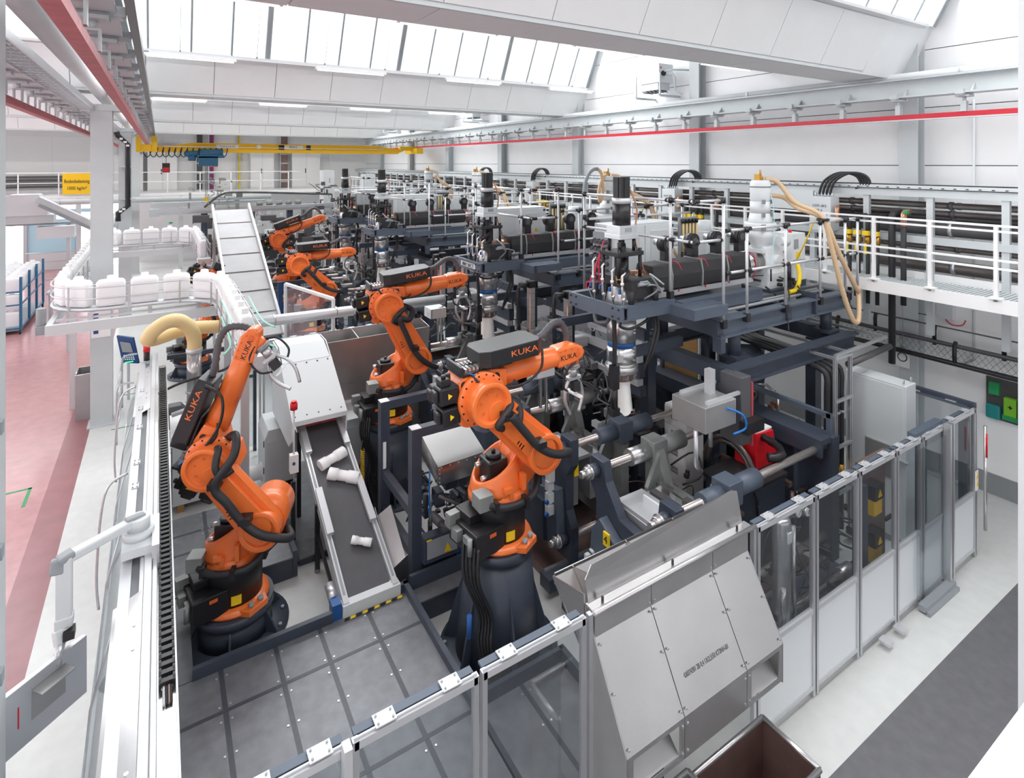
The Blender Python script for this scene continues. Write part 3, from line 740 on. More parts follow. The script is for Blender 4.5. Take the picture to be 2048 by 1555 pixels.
# copper brown end panel with yellow locks behind the glass
lp = thing('lock_panel', 'brown sheet metal panel with two yellow safety locks behind the glass', 'panel', (8.1, 3.9, 0.2))
B().box(7.62, 8.3, 3.84, 3.88, 0.2, 2.0).o('sheet', 'brown', lp)
for z in (0.75, 1.35):
    B().box(7.72, 7.92, 3.7, 3.84, z, z + 0.2).o('lock_box', 'yellow', lp)
    B().box(7.71, 7.93, 3.68, 3.84, z + 0.2, z + 0.38).o('lock_cover', 'black', lp)
    B().prism([(7.78, z + 0.24), (7.87, z + 0.24), (7.825, z + 0.33)], 'y', 3.672, 3.68).o('warning_triangle', 'yellow', lp)
# sloping scrap chute
c = thing('scrap_chute', 'stainless scrap chute with sloping panelled front and raised trough', 'chute', (4.0, 3.5, 0.6))
xa, xb = 2.99, 4.95
jx = [xa, 3.62, 4.42, xb]
Yt, Zt, Yb_, Zb_ = 3.55, 2.02, 3.17, 1.36
for i in range(3):
    g = 0.004
    B().plate([(jx[i] + g, Yb_, Zb_), (jx[i + 1] - g, Yb_, Zb_), (jx[i + 1] - g, Yt, Zt), (jx[i] + g, Yt, Zt)], -0.012).o('slope_panel', 'sheet', c)
    B().box(jx[i] + g, jx[i + 1] - g, 3.538, 3.55, Zt, 2.2).o('upper_panel', 'sheetdull', c)
    if i == 1: B().box(jx[i] + g, jx[i + 1] - g, Yb_, Yb_ + 0.012, 1.02, Zb_).o('skirt_panel', 'sheetdull', c)
    else:
        x0, x1 = jx[i] + g, jx[i + 1] - g
        B().box(x0, x1, Yb_, Yb_ + 0.012, 1.32, Zb_).box(x0, x0 + 0.06, Yb_, Yb_ + 0.012, 1.02, 1.32).box(x1 - 0.05, x1, Yb_, Yb_ + 0.012, 1.02, 1.32).box(x0 + .06, x1 - .05, Yb_, Yb_ + 0.012, 1.02, 1.06).o('skirt_panel', 'sheetdull', c)
        B().plate([(x0 + 0.06, Yb_ + 0.02, 1.06), (x1 - 0.05, Yb_ + 0.02, 1.06), (x1 - 0.05, Yb_ + 0.3, 1.3), (x0 + 0.06, Yb_ + 0.3, 1.3)], 0.01).o('inner_slide', 'sheetdull', c)
rv = B()
for x in jx[1:3]:
    for q in (0.05, 0.42, 0.94):
        for dx in (-0.03, 0.03): rv.bc(x + dx, lerp(Yt, Yb_, q) - 0.012, lerp(Zt, Zb_, q) + 0.004, 0.02, 0.012, 0.012)
    for dx in (-0.03, 0.03): rv.bc(x + dx, Yb_ - 0.006, 1.3, 0.016, 0.012, 0.016).bc(x + dx, Yb_ - 0.006, 1.08, 0.016, 0.012, 0.016).bc(x + dx, 3.53, 2.06, .016, .012, .016)
for q in (0.08, 0.5, 0.94): rv.bc(xa + 0.03, lerp(Yt, Yb_, q) - 0.012, lerp(Zt, Zb_, q) + 0.004, 0.02, 0.012, 0.012).bc(xb - 0.03, lerp(Yt, Yb_, q) - 0.012, lerp(Zt, Zb_, q) + 0.004, 0.02, 0.012, 0.012)
rv.o('rivet', 'midgrey', c)
for x in (xa, xb):
    B().prism([(Yb_, 0.55 if x == xa else 1.0), (Yt + .05, 0.55 if x == xa else 1.0), (Yt + .05, 2.2), (Yt, Zt), (Yb_, Zb_)], 'x', x - 0.006, x + 0.006).o('side_panel', 'sheetdull', c)
B().box(xa, xb, 3.56, 3.575, 0.9, 2.2).o('back_panel', 'sheetdull', c)
B().cyl((xa - 0.01, 3.545, 2.215), (xb + 0.12, 3.545, 2.215), 0.022, n=10).box(xa, xb + .1, 3.545, 3.66, 2.2, 2.215).o('edge_roll', 'steel', c)
# raised trough behind: upright plate, floor and back lip with baffles
B().plate([(xa + 0.02, 3.66, 2.215), (xb + 0.06, 3.66, 2.215), (xb + 0.06, 3.72, 2.50), (xb - 0.02, 3.725, 2.53), (xa + 0.1, 3.715, 2.47), (xa + 0.02, 3.7, 2.38)], 0.01).o('upright_plate', 'sheet', c)
B().plate([(xa - 0.02, 4.1, 2.18), (xb, 4.1, 2.18), (xb, 3.72, 1.85), (xa - 0.02, 3.72, 1.85)], 0.01).o('trough_floor', 'sheet', c)
B().plate([(xa - 0.02, 4.1, 2.18), (xa - 0.02, 3.68, 1.85), (xa - 0.02, 3.62, 1.3), (xa - 0.02, 3.66, 2.3)], 0.01).o('trough_end', 'sheet', c)
B().box(xa, xb, 4.09, 4.1, 2.1, 2.2).o('back_lip', 'sheet', c)
for x in (3.2, 3.85, 4.5): B().prism([(3.72, 2.3), (4.09, 2.18), (3.75, 1.88)], 'x', x - 0.004, x + 0.004).o('baffle', 'sheet', c)
for x in (3.12, 3.95, 4.86): B().cz(x, 3.6, 2.215, 2.26, 0.012, n=6).o('stud', 'black', c)
text('4307/4301 2B 0,4 1X/2,5/50 KT3NH-B1', 0.05, (4.02, 3.277, 1.553), 'print', c, rot=(math.radians(60.07), 0, 0), ex=0.0005, sx=0.7)
# scrap bins with tubular rims
def bin_(x0, x1, y0, y1, z0, z1, label, m='sheetdull', rim=0.022, taper=0.0):
    b = thing('scrap_bin', label, 'bin', ((x0 + x1) / 2, (y0 + y1) / 2, z0))
    for (p, q) in (((x0, y0), (x1, y0)), ((x1, y0), (x1, y1)), ((x1, y1), (x0, y1)), ((x0, y1), (x0, y0))):
        B().bar((p[0], p[1], (z0 + z1) / 2), (q[0], q[1], (z0 + z1) / 2), 0.012, z1 - z0).o('side_wall', m, b)
        if rim: B().cyl((p[0], p[1], z1), (q[0], q[1], z1), rim, n=10).o('rim', 'steel', b)
    B().box(x0, x1, y0, y1, z0, z0 + 0.01).o('bottom', m, b)
    return b
bin_(3.66, 4.60, 2.62, 3.14, 0.12, 0.88, 'open stainless scrap bin with tubular rim under the chute', m='brown')
bin_(2.98, 3.62, 2.72, 3.14, 0.12, 0.95, 'narrow stainless bin beside the open scrap bin')
bin_(-1.62, -1.28, 16.15, 16.75, 0.0, 1.03, 'tall grey steel bin beside the big column', m='sheetdull', rim=0.014)

# ================================================================ LEFT FENCE WITH SLIDING RAIL
lf = thing('sliding_rail_fence', 'long aluminium rail fence at the left with cable chain on top', 'fence', (-0.1, 3.2, 0))
for (x0, x1, z0, z1, m) in ((-0.30, -0.215, 2.10, 2.17, 'alulight'), (-0.15, -0.12, 2.12, 2.2, 'alu'), (-0.115, -0.06, 2.1, 2.21, 'alulight'), (-0.05, -0.02, 2.1, 2.2, 'alu'), (-0.215, -0.15, 2.08, 2.12, 'midgrey')):
    B().box(x0, x1, 2.6, 12.9, z0, z1).o('rail_profile', m, lf)
B().box(-0.015, 0.11, 2.6, 12.4, 2.06, 2.09).o('chain_tray', 'sheet', lf)
B().box(0.1, 0.112, 2.6, 12.4, 1.5, 2.14).o('side_strip', 'alulight', lf)
B().box(0.0, 0.1, 2.6, 12.4, 0.05, 2.06).o('fence_body', 'machinewhite', lf)
lk = None
for k in range(92):
    if lk is None:
        lk = B().box(-0.005, 0.012, 4.75, 4.82, 2.09, 2.145).box(0.083, 0.1, 4.75, 4.82, 2.09, 2.145).box(-0.005, 0.1, 4.755, 4.795, 2.12, 2.145).o('chain_link', 'black', lf)
    else:
        q = lk.copy(); q.location.y = 0.08 * k; COL.objects.link(q)
for i, (m, x) in enumerate((('cabinet', 0.025), ('rubber', 0.042), ('brown', 0.058), ('rubber', 0.072))):
    B().cyl((x, 4.6, 2.105), (x, 12.0, 2.105), 0.008, n=6).o('chain_cable', m, lf)
for y in (6.9, 7.7, 8.3, 9.4, 10.1, 10.9):
    p = B().box(-0.27, -0.2, y, y + 0.12, 2.17, 2.18).o('joint_plate', 'alulight', lf)
    bt = B()
    for a_, b_ in ((-0.258, 0.02), (-0.215, 0.02), (-0.258, 0.1), (-0.215, 0.1)): bt.cz(a_, y + b_, 2.18, 2.188, 0.008, n=6)
    bt.o('bolt', 'midgrey', p)
for (y0, y1, lb) in ((3.2, 5.78, 'near'), (10.0, 12.1, 'far')):
    B().plate([(-0.33, y0, 2.12), (-0.12, y0, 2.215), (-0.12, y1, 2.215), (-0.33, y1, 2.12)], -0.006).o('cover_plate', 'steel', lf, label='brushed steel cover plate')
    bt = B()
    for q in (0.25, 0.35, 0.75, 0.85): bt.cz(-0.17, lerp(y0, y1, q), 2.192, 2.2, 0.014, n=8)
    bt.o('bolt', 'alulight', lf)
for k in range(6):
    ya, yb = 2.6 + 1.7 * k, 2.6 + 1.7 * k + 1.68
    B().plate([(-0.27, ya, 2.1), (-0.27, yb, 2.1), (-0.50, yb, 1.2), (-0.50, ya, 1.2)], 0.005).o('pane', 'guardglass', lf)
    B().plate([(-0.50, ya, 1.2), (-0.50, yb, 1.2), (-0.60, yb, 0.08), (-0.60, ya, 0.08)], 0.005).o('pane', 'guardglass', lf)
    B().tube([(-0.27, ya, 2.1), (-0.50, ya, 1.2), (-0.60, ya, 0.08)], 0.012, n=6).o('panel_bar', 'alu', lf)
B().box(-0.62, -0.57, 2.6, 12.8, 0.02, 0.1).o('bottom_rail', 'alulight', lf)
for y in (8.4, 11.6):
    B().tube(spline([(-0.33, y, 2.05), (-0.52, y, 1.95), (-0.6, y, 1.6), (-0.64, y, 0.9), (-0.62, y, 0.5)], 5), 0.016, n=6).o('handle_tube', 'steel', lf)
# swing arm with operator monitor
sa = thing('monitor_arm', 'light grey swing arm carrying an operator monitor off the left rail', 'monitor arm', (-0.1, 6.45, 2.2))
B().box(-0.30, -0.06, 6.28, 6.66, 2.21, 2.29).o('mount_plate', 'cabinet', sa)
B().box(-0.06, 0.0, 6.2, 6.75, 2.1, 2.32).o('mount_bracket', 'alulight', sa)
B().cz(-0.17, 6.5, 2.29, 2.36, 0.13).cz(-0.17, 6.5, 2.36, 2.47, 0.095).o('swivel', 'cabinet', sa)
el = Vector((-0.70, 6.22, 2.42))
B().bar((-0.22, 6.48, 2.44), tuple(el), 0.10, 0.075).o('arm', 'cabinet', sa, bev=0.015)
B().bar((-0.27, 6.46, 2.475), (-0.12, 6.53, 2.46), 0.085, 0.05).o('joint_cap', 'midgrey', sa, bev=0.02)
B().bar((-0.64, 6.25, 2.45), (-0.745, 6.2, 2.43), 0.11, 0.06).bar((-0.735, 6.205, 2.45), (-0.75, 6.2, 2.32), 0.11, 0.06).o('elbow_cap', 'midgrey', sa, bev=0.018)
B().bar((-0.70, 6.22, 2.44), (-0.70, 6.22, 1.92), 0.115, 0.09).o('drop_tube', 'cabinet', sa, bev=0.012)
B().bar((-0.70, 6.22, 1.94), (-0.70, 6.22, 1.85), 0.13, 0.11).bar((-0.72, 6.2, 1.85), (-0.70, 6.16, 1.74), 0.12, 0.08).o('tilt_joint', 'cabinet', sa, bev=0.012)
B().box(-0.70, -0.62, 6.12, 6.22, 1.77, 1.84).o('bellows', 'black', sa)
B().cyl((-0.715, 6.14, 1.76), (-0.735, 6.08, 1.62), 0.035, n=12).o('neck', 'alu', sa)
dvec = Vector((0.49, 0.42, 0)).normalized(); nv = Vector((0.65, -0.76, 0)).normalized()
mn = Vector((-0.83, 5.97, 0))
def mp(s, o, z): return tuple(mn + dvec * s + nv * o + Vector((0, 0, z)))
B().loft([[mp(-0.44, 0, 1.20), mp(0.38, 0, 1.20), mp(0.38, -0.05, 1.20), mp(-0.44, -0.05, 1.20)], [mp(-0.44, 0, 1.70), mp(0.38, 0, 1.70), mp(0.38, -0.05, 1.70), mp(-0.44, -0.05, 1.70)]]).o('monitor', 'alu', sa, bev=0.004)
sa.children[-1].data.polygons.foreach_set('use_smooth', [False] * len(sa.children[-1].data.polygons))
B().plate([mp(-0.1, 0.002, 1.44), mp(0.22, 0.002, 1.44), mp(0.22, 0.10, 1.62), mp(-0.1, 0.10, 1.62)][:0] or [mp(-0.06, 0.0, 1.60), mp(0.2, 0.0, 1.60), mp(0.2, 0.12, 1.60), mp(-0.06, 0.12, 1.60)], 0.012).plate([mp(-0.06, 0.003, 1.36), mp(0.2, 0.003, 1.36), mp(0.2, 0.003, 1.61), mp(-0.06, 0.003, 1.61)], -0.008).o('bracket', 'sheetdull', sa)
B().plate([mp(-0.16, 0.003, 1.38), mp(-0.15, 0.003, 1.38), mp(-0.15, 0.003, 1.55), mp(-0.16, 0.003, 1.55)], -0.003).o('red_label', 'redbright', sa, label='narrow red label')
B().loft([[mp(-0.44, 0, 0.0), mp(-0.1, 0, 0.0), mp(-0.1, -0.2, 0.0), mp(-0.44, -0.2, 0.0)], [mp(-0.44, 0, 1.10), mp(-0.1, 0, 1.10), mp(-0.1, -0.2, 1.10), mp(-0.44, -0.2, 1.10)]])
# signal lamp and blue operator terminal beyond the rail
s = thing('signal_lamp', 'green and red signal lamp on the end of the left rail fence', 'lamp', (-0.2, 12.5, 2.2))
B().cz(-0.2, 12.5, 2.2, 2.36, 0.05).o('base', 'black', s); B().cz(-0.2, 12.5, 2.36, 2.48, 0.055).o('red_lens', 'redbright', s); B().cz(-0.2, 12.5, 2.48, 2.62, 0.055).o('green_lens', 'green', s); B().cz(-0.2, 12.5, 2.62, 2.66, 0.05).o('cap', 'black', s)
pt = thing('operator_panel', 'blue tilted operator terminal on a post beyond the left fence', 'control panel', (-0.72, 16.9, 0))
B().plate([(-0.90, 17.02, 1.60), (-0.78, 16.96, 0.93), (-0.44, 16.78, 0.90), (-0.56, 16.84, 1.54)], -0.06).o('housing', 'panelblue', pt)
B().plate([(-0.83, 16.96, 1.46), (-0.77, 16.93, 1.20), (-0.55, 16.82, 1.18), (-0.61, 16.85, 1.42)], 0.004).o('screen', 'midgrey', pt)
kb = B()
for i in range(5):
    for j in range(3): kb.bc(-0.735 + 0.045 * i + 0.01 * j, 16.89 - 0.022 * i, 1.12 - 0.05 * j, 0.03, 0.006, 0.032)
kb.o('fittings', 'white', pt)
B().box(-0.72, -0.55, 16.80, 16.81, 0.955, 0.98).o('lit_keys', 'emitgreen', pt)
B().box(-0.68, -0.62, 16.95, 17.0, 0, 1.0).o('post', 'alu', pt)
# railings / ladder frames beyond the left fence
lr = thing('ladder_frame', 'grey tubular ladder frame beside the operator terminal', 'frame', (-0.5, 15.5, 0))
for y in (14.3, 16.4):
    B().tube(spline([(-0.75, y, 0.02), (-0.75, y, 1.1), (-0.65, y, 1.25), (-0.45, y, 1.25)], 4), 0.02, n=6).o('upright', 'alu', lr)
for z in (0.3, 0.6, 0.9, 1.2): B().cyl((-0.75, 14.3, z), (-0.75, 16.4, z), 0.016, n=6).o('rung', 'alu', lr)
# ================================================================ BLOW MOULDING MACHINES (built once, copied for the other three)
MACH = []      # things of the nearest machine: (object, label pattern)
ORD = ['nearest', 'second', 'third', 'farthest']
def mt(name, lab, cat, loc, group):
    t = thing(name, lab % ORD[0], cat, loc, group); MACH.append((t, lab)); return t
def clutter(b, x0, x1, y0, y1, z0, z1, n, smin=0.03, smax=0.12, tubes=0):
    for _ in range(n):
        x, y, z = random.uniform(x0, x1), random.uniform(y0, y1), random.uniform(z0, z1)
        k = random.random()
        s_ = lambda: random.uniform(smin, smax)
        if k < 0.55: b.bc(x, y, z, s_(), s_(), s_())
        else:
            d = random.choice(((1, 0, 0), (0, 1, 0), (0, 0, 1))); L_ = random.uniform(0.06, 0.3)
            b.cyl((x, y, z), (x + d[0] * L_, y + d[1] * L_, z + d[2] * L_), random.uniform(0.012, 0.035), n=8)
    for _ in range(tubes):
        p = [Vector((random.uniform(x0, x1), random.uniform(y0, y1), random.uniform(z0, z1)))]
        for _k in range(3): p.append(p[-1] + Vector((random.uniform(-.3, .3), random.uniform(-.3, .3), random.uniform(-.25, .25))))
        b.tube(spline(p, 4), random.uniform(0.008, 0.016), n=5)
    return b
# ---- platform
pf = mt('extruder_platform', 'dark blue steel platform carrying the extruder of the %s moulding machine', 'platform', (8.0, 6.0, 3.4), 'extruder platforms')
B().box(5.15, 5.19, 5.56, 6.70, 3.76, 3.95).o('front_plate', 'bluelt', pf)
bo = B()
for y in (5.62, 5.74, 6.52, 6.64):
    for z in (3.80, 3.91): bo.cyl((5.15, y, z), (5.135, y, z), 0.014, n=8)
bo.o('bolt', 'black', pf)
for y in (5.61, 6.65):
    B().box(5.19, 6.15, y - 0.055, y + 0.055, 3.93, 3.95).box(5.19, 6.15, y - 0.055, y + 0.055, 3.76, 3.78).box(5.25, 6.15, y - 0.05, y - 0.035, 3.78, 3.93).box(5.19, 6.15, y + 0.035, y + 0.05, 3.78, 3.93).o('tray_beam', 'bluelt', pf)
B().box(6.1, 6.75, 5.14, 5.24, 3.74, 3.88).box(6.06, 6.16, 5.14, 5.66, 3.74, 3.88).box(6.1, 6.75, 5.24, 5.6, 3.86, 3.885).o('corner_tray', 'bluelt', pf)
B().box(6.2, 8.0, 5.46, 5.62, 3.72, 3.9).o('barrel_beam', 'bluelt', pf)
B().box(6.2, 8.0, 6.4, 6.56, 3.72, 3.9).o('barrel_beam', 'bluelt', pf)
for y in (5.24, 6.9):
    B().box(6.62, 10.05, y - 0.01, y + 0.01, 3.40, 3.66).box(6.62, 10.05, y - 0.08, y + 0.08, 3.64, 3.67).box(6.62, 10.05, y - 0.08, y + 0.08, 3.40, 3.42).o('side_beam', 'bluelt', pf)
for x in (6.66, 8.3, 10.0):
    B().box(x - 0.06, x + 0.06, 5.2, 6.95, 3.42, 3.64).o('cross_beam', 'blue', pf)
B().box(6.7, 10.0, 5.7, 6.5, 3.64, 3.69).o('deck_plate', 'tray', pf)
for y in (5.42, 5.52): B().cyl((6.9, y, 3.69), (9.6, y, 3.69), 0.025, n=8).o('slide_rod', 'midgrey', pf)
B().box(8.95, 9.0, 5.16, 5.5, 3.38, 3.76).o('clamp_plate', 'blue', pf)
for x in (9.62, 7.2):
    for y in (5.38, 6.78):
        B().cz(x, y, 3.02, 3.4, 0.09, n=16).box(x - 0.15, x + 0.15, y - 0.15, y + 0.15, 3.0, 3.04).o('round_post', 'blue', pf)
for y in (5.1, 6.85): B().box(6.7, 9.95, y - 0.012, y + 0.012, 2.78, 3.0).box(6.7, 9.95, y - 0.09, y + 0.09, 2.98, 3.01).box(6.7, 9.95, y - 0.09, y + 0.09, 2.76, 2.79).o('lower_beam', 'blue', pf)
for x in (6.75, 9.85): B().box(x - 0.09, x + 0.09, 5.1, 6.85, 2.78, 3.0).o('lower_cross_beam', 'blue', pf)
for (x, y) in ((9.8, 6.8), (9.8, 5.7), (6.9, 6.82), (8.4, 6.82)): B().box(x - 0.09, x + 0.09, y - 0.09, y + 0.09, 0, 2.78).o('leg', 'blue', pf)
B().box(6.62, 6.72, 5.16, 5.3, 3.2, 3.45).o('hanger_plate', 'blue', pf)
# long slide rails under the head
for (y0_, z, m, h_) in ((5.3, 3.10, 'blue', 0.14), (6.75, 3.2, 'blue', 0.14)):
    B().box(5.3, 6.7, y0_ + 0.6, y0_ + 0.68, z, z + h_).o('slide_beam', m, pf)
# ---- railing
rl = mt('platform_railing', 'aluminium tube railing with black joints around the platform of the %s moulding machine', 'railing', (8.0, 5.18, 3.5), 'platform railings')
def rail(p, q, joints=True): 
    B().cyl(p, q, 0.021, n=10).o('rail_tube', 'alulight', rl)
    if joints:
        d = (Vector(q) - Vector(p)).normalized()
        for e, s_ in ((p, 1), (q, -1)):
            B().cyl(tuple(Vector(e) - d * 0.03), tuple(Vector(e) + d * 0.06 * s_), 0.032, n=10).o('joint', 'black', rl)
def post(x, y, z0, z1):
    B().cyl((x, y, z0), (x, y, z1), 0.021, n=10).o('post', 'alulight', rl)
    B().cyl((x, y, z1 - 0.05), (x, y, z1 + 0.03), 0.032, n=10).o('joint', 'black', rl)
    B().box(x - 0.04, x + 0.04, y - 0.035, y + 0.04, z0 - 0.02, z0 + 0.1).o('foot_clamp', 'black', rl)
post(6.1, 5.6, 3.95, 5.34); post(6.7, 5.18, 3.56, 5.34); post(6.1, 7.5, 3.6, 5.34)
for zz in (5.33, 4.78):
    rail((6.1, 7.5, zz), (6.1, 5.62, zz)); rail((6.1, 5.58, zz), (6.1, 5.2, zz)); rail((6.12, 5.18, zz), (6.68, 5.18, zz))
for x in (7.22, 8.16, 9.1, 9.85, 10.25): post(x, 5.18, 3.58, 4.9)
xs = (6.75, 7.22, 8.16, 9.1, 9.85, 10.25)
for zz in (4.9, 4.3):
    for i in range(5): rail((xs[i] + 0.02, 5.18, zz), (xs[i + 1] - 0.02, 5.18, zz))
for x in (6.1, 7.4, 8.8): post(x, 7.5, 3.6, 4.95)
for zz in (4.9, 4.3):
    rail((6.12, 7.5, zz), (7.38, 7.5, zz)); rail((7.42, 7.5, zz), (8.78, 7.5, zz))
# ---- extruder
ex = mt('extruder', 'extruder with black insulated barrel and four blowers on the %s moulding machine', 'extruder', (7.4, 6.0, 3.9), 'extruders')
bx = [5.98, 6.36, 7.02, 7.62, 8.22]
for i in range(4):
    B().prism([(6.0 - 0.19, 4.0), (6.0 + 0.19, 4.0), (6.0 + 0.2, 4.2), (6.0 + 0.16, 4.38), (6.0 - 0.16, 4.38), (6.0 - 0.2, 4.2)], 'x', bx[i] + 0.015, bx[i + 1] - 0.015).o('barrel_jacket', 'insul', ex, bev=0.02)
    if i: B().prism([(6.0 - 0.2, 3.98), (6.0 + 0.2, 3.98), (6.0 + 0.21, 4.2), (6.0 + 0.17, 4.39), (6.0 - 0.17, 4.39), (6.0 - 0.21, 4.2)], 'x', bx[i] - 0.014, bx[i] + 0.014).o('barrel_strap', 'cast', ex)
B().cyl((5.72, 6.0, 4.17), (5.98, 6.0, 4.17), 0.14, n=18).o('barrel_neck', 'copper', ex)
B().cyl((8.22, 6.0, 4.18), (8.62, 6.0, 4.18), 0.17, n=20).cyl((8.34, 6.0, 4.18), (8.4, 6.0, 4.18), 0.185, n=20).o('feed_section', 'sheet', ex)
B().box(6.1, 8.3, 5.84, 6.16, 3.9, 3.98).o('barrel_bed', 'alulight', ex)
for x in (6.55, 7.14, 7.7, 8.3):
    y = 6.12
    bl = B().cyl((x, y - 0.06, 4.62), (x, y + 0.06, 4.62), 0.125, n=20).cyl((x, y - 0.075, 4.62), (x, y - 0.05, 4.62), 0.105, n=20).box(x - 0.06, x + 0.1, y - 0.05, y + 0.05, 4.37, 4.6).o('blower', 'black', ex)
    B().cyl((x, y - 0.082, 4.62), (x, y - 0.07, 4.62), 0.06, n=14).o('blower_inlet', 'hosegrey', bl)
    B().cyl((x - 0.0, y + 0.06, 4.63), (x - 0.0, y + 0.2, 4.63), 0.055, n=12).o('blower_motor', 'alu', bl)
    B().tube(spline([(x - 0.1, y - 0.2, 4.39), (x - 0.02, y - 0.28, 4.36), (x + 0.05, y - 0.3, 4.15), (x - 0.02, y - 0.28, 3.95)], 5), 0.011, n=6).o('red_cable', 'redcable', ex)
B().prism([(5.8, 3.7), (6.2, 3.7), (6.24, 4.0), (6.16, 4.45), (5.84, 4.45), (5.76, 4.0)], 'x', 8.62, 9.2).o('gearbox', 'machinewhite', ex, bev=0.03)
B().cyl((9.0, 6.0, 4.35), (9.0, 6.0, 4.6), 0.14, n=16).cyl((8.9, 5.75, 4.2), (8.9, 5.9, 4.2), 0.1, n=14).o('gearbox_cap', 'machinewhite', ex)
B().box(8.6, 9.3, 5.72, 6.28, 3.66, 3.74).o('gearbox_base', 'blue', ex)
eb = B().box(9.35, 9.72, 5.8, 6.2, 3.69, 4.62).o('control_box', 'machinewhite', ex, bev=0.01)
B().box(9.35, 9.72, 5.796, 5.8, 4.15, 4.16).box(9.38, 9.5, 5.79, 5.8, 4.36, 4.52).o('display', 'midgrey', eb)
B().cz(9.5, 5.95, 4.62, 4.67, 0.03, n=10).o('stop_button', 'redbright', eb)
B().box(9.44, 9.56, 5.793, 5.8, 4.2, 4.3).o('yellow_label', 'yellow2', eb)
B().box(9.34, 9.73, 5.79, 6.21, 3.69, 3.8).o('plinth', 'blue', eb)
B().tube(spline([(9.3, 5.7, 4.15), (9.22, 5.6, 3.95), (9.0, 5.52, 3.76), (8.75, 5.5, 3.74)], 8), 0.04, n=10, rib=-0.18).o('yellow_hose', 'yellow2', ex)
B().tube(spline([(9.15, 5.3, 4.92), (9.2, 5.5, 4.5), (9.3, 5.7, 4.2)], 6), 0.012, n=6).o('yellow_cable', 'yellow2', ex)
clutter(B(), 8.5, 9.3, 5.55, 6.3, 3.72, 4.0, 14, tubes=5).o('wiring', 'rubber', ex)
# ---- die head
dh = mt('die_head', 'steel die head with tall drive motor column on the %s moulding machine', 'die head', (5.55, 6.0, 2.8), 'die heads')
hx, hy = 5.55, 6.0
B().box(hx - 0.085, hx + 0.085, hy - 0.085, hy + 0.085, 5.34, 5.66).o('servo_motor', 'black', dh, bev=0.008)
B().box(hx - 0.095, hx + 0.095, hy - 0.03, hy + 0.03, 5.36, 5.64).box(hx - 0.03, hx + 0.03, hy - 0.095, hy + 0.095, 5.36, 5.64).o('motor_fin', 'black', dh)
B().cz(hx, hy, 5.28, 5.36, 0.135, n=24).o('silver_collar', 'alulight', dh)
B().cz(hx, hy, 4.97, 5.28, 0.128, n=24).o('motor_body', 'black', dh)
B().box(hx - 0.16, hx + 0.16, hy - 0.14, hy + 0.14, 4.86, 4.98).box(hx - 0.18, hx + 0.18, hy - 0.16, hy + 0.16, 4.79, 4.86).o('gear_block', 'alu', dh, bev=0.006)
B().box(hx - 0.06, hx + 0.06, hy - 0.145, hy - 0.14, 4.89, 4.95).o('type_plate', 'midgrey', dh)
for dx in (-0.13, 0.13):
    for dy in (-0.11, 0.11): B().cz(hx + dx, hy + dy, 4.6, 4.8, 0.024, n=10).o('upper_column', 'black', dh)
B().box(hx - 0.24, hx + 0.24, hy - 0.2, hy + 0.2, 4.56, 4.62).o('yoke_plate', 'insul', dh, bev=0.01)
for dx in (-0.2, 0.2):
    for dy in (-0.16, 0.16): B().cz(hx + dx, hy + dy, 4.2, 4.66, 0.026, n=10).o('lower_column', 'black', dh)
B().cz(hx, hy, 4.3, 4.72, 0.06, n=12).box(hx - 0.07, hx + 0.07, hy - 0.07, hy + 0.07, 4.25, 4.56).o('push_rod', 'insul', dh)
B().prism([(hy - 0.30, 3.97), (hy - 0.22, 3.97), (hy - 0.2, 4.12), (hy + 0.2, 4.12), (hy + 0.22, 3.97), (hy + 0.30, 3.97), (hy + 0.30, 4.26), (hy - 0.30, 4.26)], 'x', hx - 0.1, hx + 0.36).o('bridge', 'insul', dh, bev=0.015)
B().lathe([(0.2, 3.66), (0.22, 3.9), (0.2, 4.02), (0.14, 4.12)], (hx, hy, 0), 28).o('head_dome', 'alu', dh)
for dx, dy in ((-0.16, -0.36), (0.3, -0.36), (-0.16, 0.36), (0.3, 0.36)): B().cz(hx + dx, hy + dy, 3.95, 4.12, 0.04, n=8).o('support_foot', 'insul', dh)
hyd = B()
for i in range(4):
    x, y = hx - 0.28, hy - 0.34 + 0.2 * i
    hyd.tube([(x, y, 3.82), (x, y, 4.02), (x - 0.02, y, 4.05), (x - 0.02, y, 4.34 + 0.04 * i), (x + 0.04, y, 4.38 + 0.04 * i)], 0.016, n=6).cz(x, y, 4.0, 4.05, 0.026, n=8).cz(x - 0.02, y, 4.2, 4.25, 0.026, n=8)
hyd.o('hydraulic_pipe', 'chrome', dh)
bl_ = B()
for i in range(4): bl_.bc(hx - 0.3, hy - 0.34 + 0.2 * i, 3.86, 0.03, 0.025, 0.1).bc(hx - 0.3, hy - 0.3 + 0.2 * i, 4.12, 0.05, 0.03, 0.06)
bl_.o('valve_handles', 'hookblue', dh)
B().cyl((hx - 0.16, hy - 0.12, 4.2), (hx - 0.2, hy - 0.16, 4.28), 0.04, n=12).o('knob', 'wood', dh)
B().tube(spline([(hx, hy - 0.06, 4.5), (hx - 0.1, hy - 0.2, 4.46), (hx - 0.26, hy - 0.3, 4.40)], 5), 0.024, n=8).tube(spline([(hx, hy - 0.06, 4.38), (hx - 0.05, hy - 0.2, 4.34), (hx - 0.2, hy - 0.26, 4.28)], 5), 0.024, n=8).o('black_hose', 'rubber', dh)
clutter(B(), hx - 0.05, hx + 0.5, hy - 0.42, hy + 0.3, 3.98, 4.2, 10, 0.02, 0.06, tubes=7).o('wiring', 'midgrey', dh)
B().tube(spline([(hx + 0.1, hy - 0.05, 5.5), (hx + 0.2, hy - 0.1, 5.2), (hx + 0.16, hy - 0.1, 4.8), (hx + 0.3, hy - 0.1, 4.4), (hx + 0.4, hy - 0.1, 4.2)], 6), 0.012, n=6).o('orange_cable', 'copper', dh)
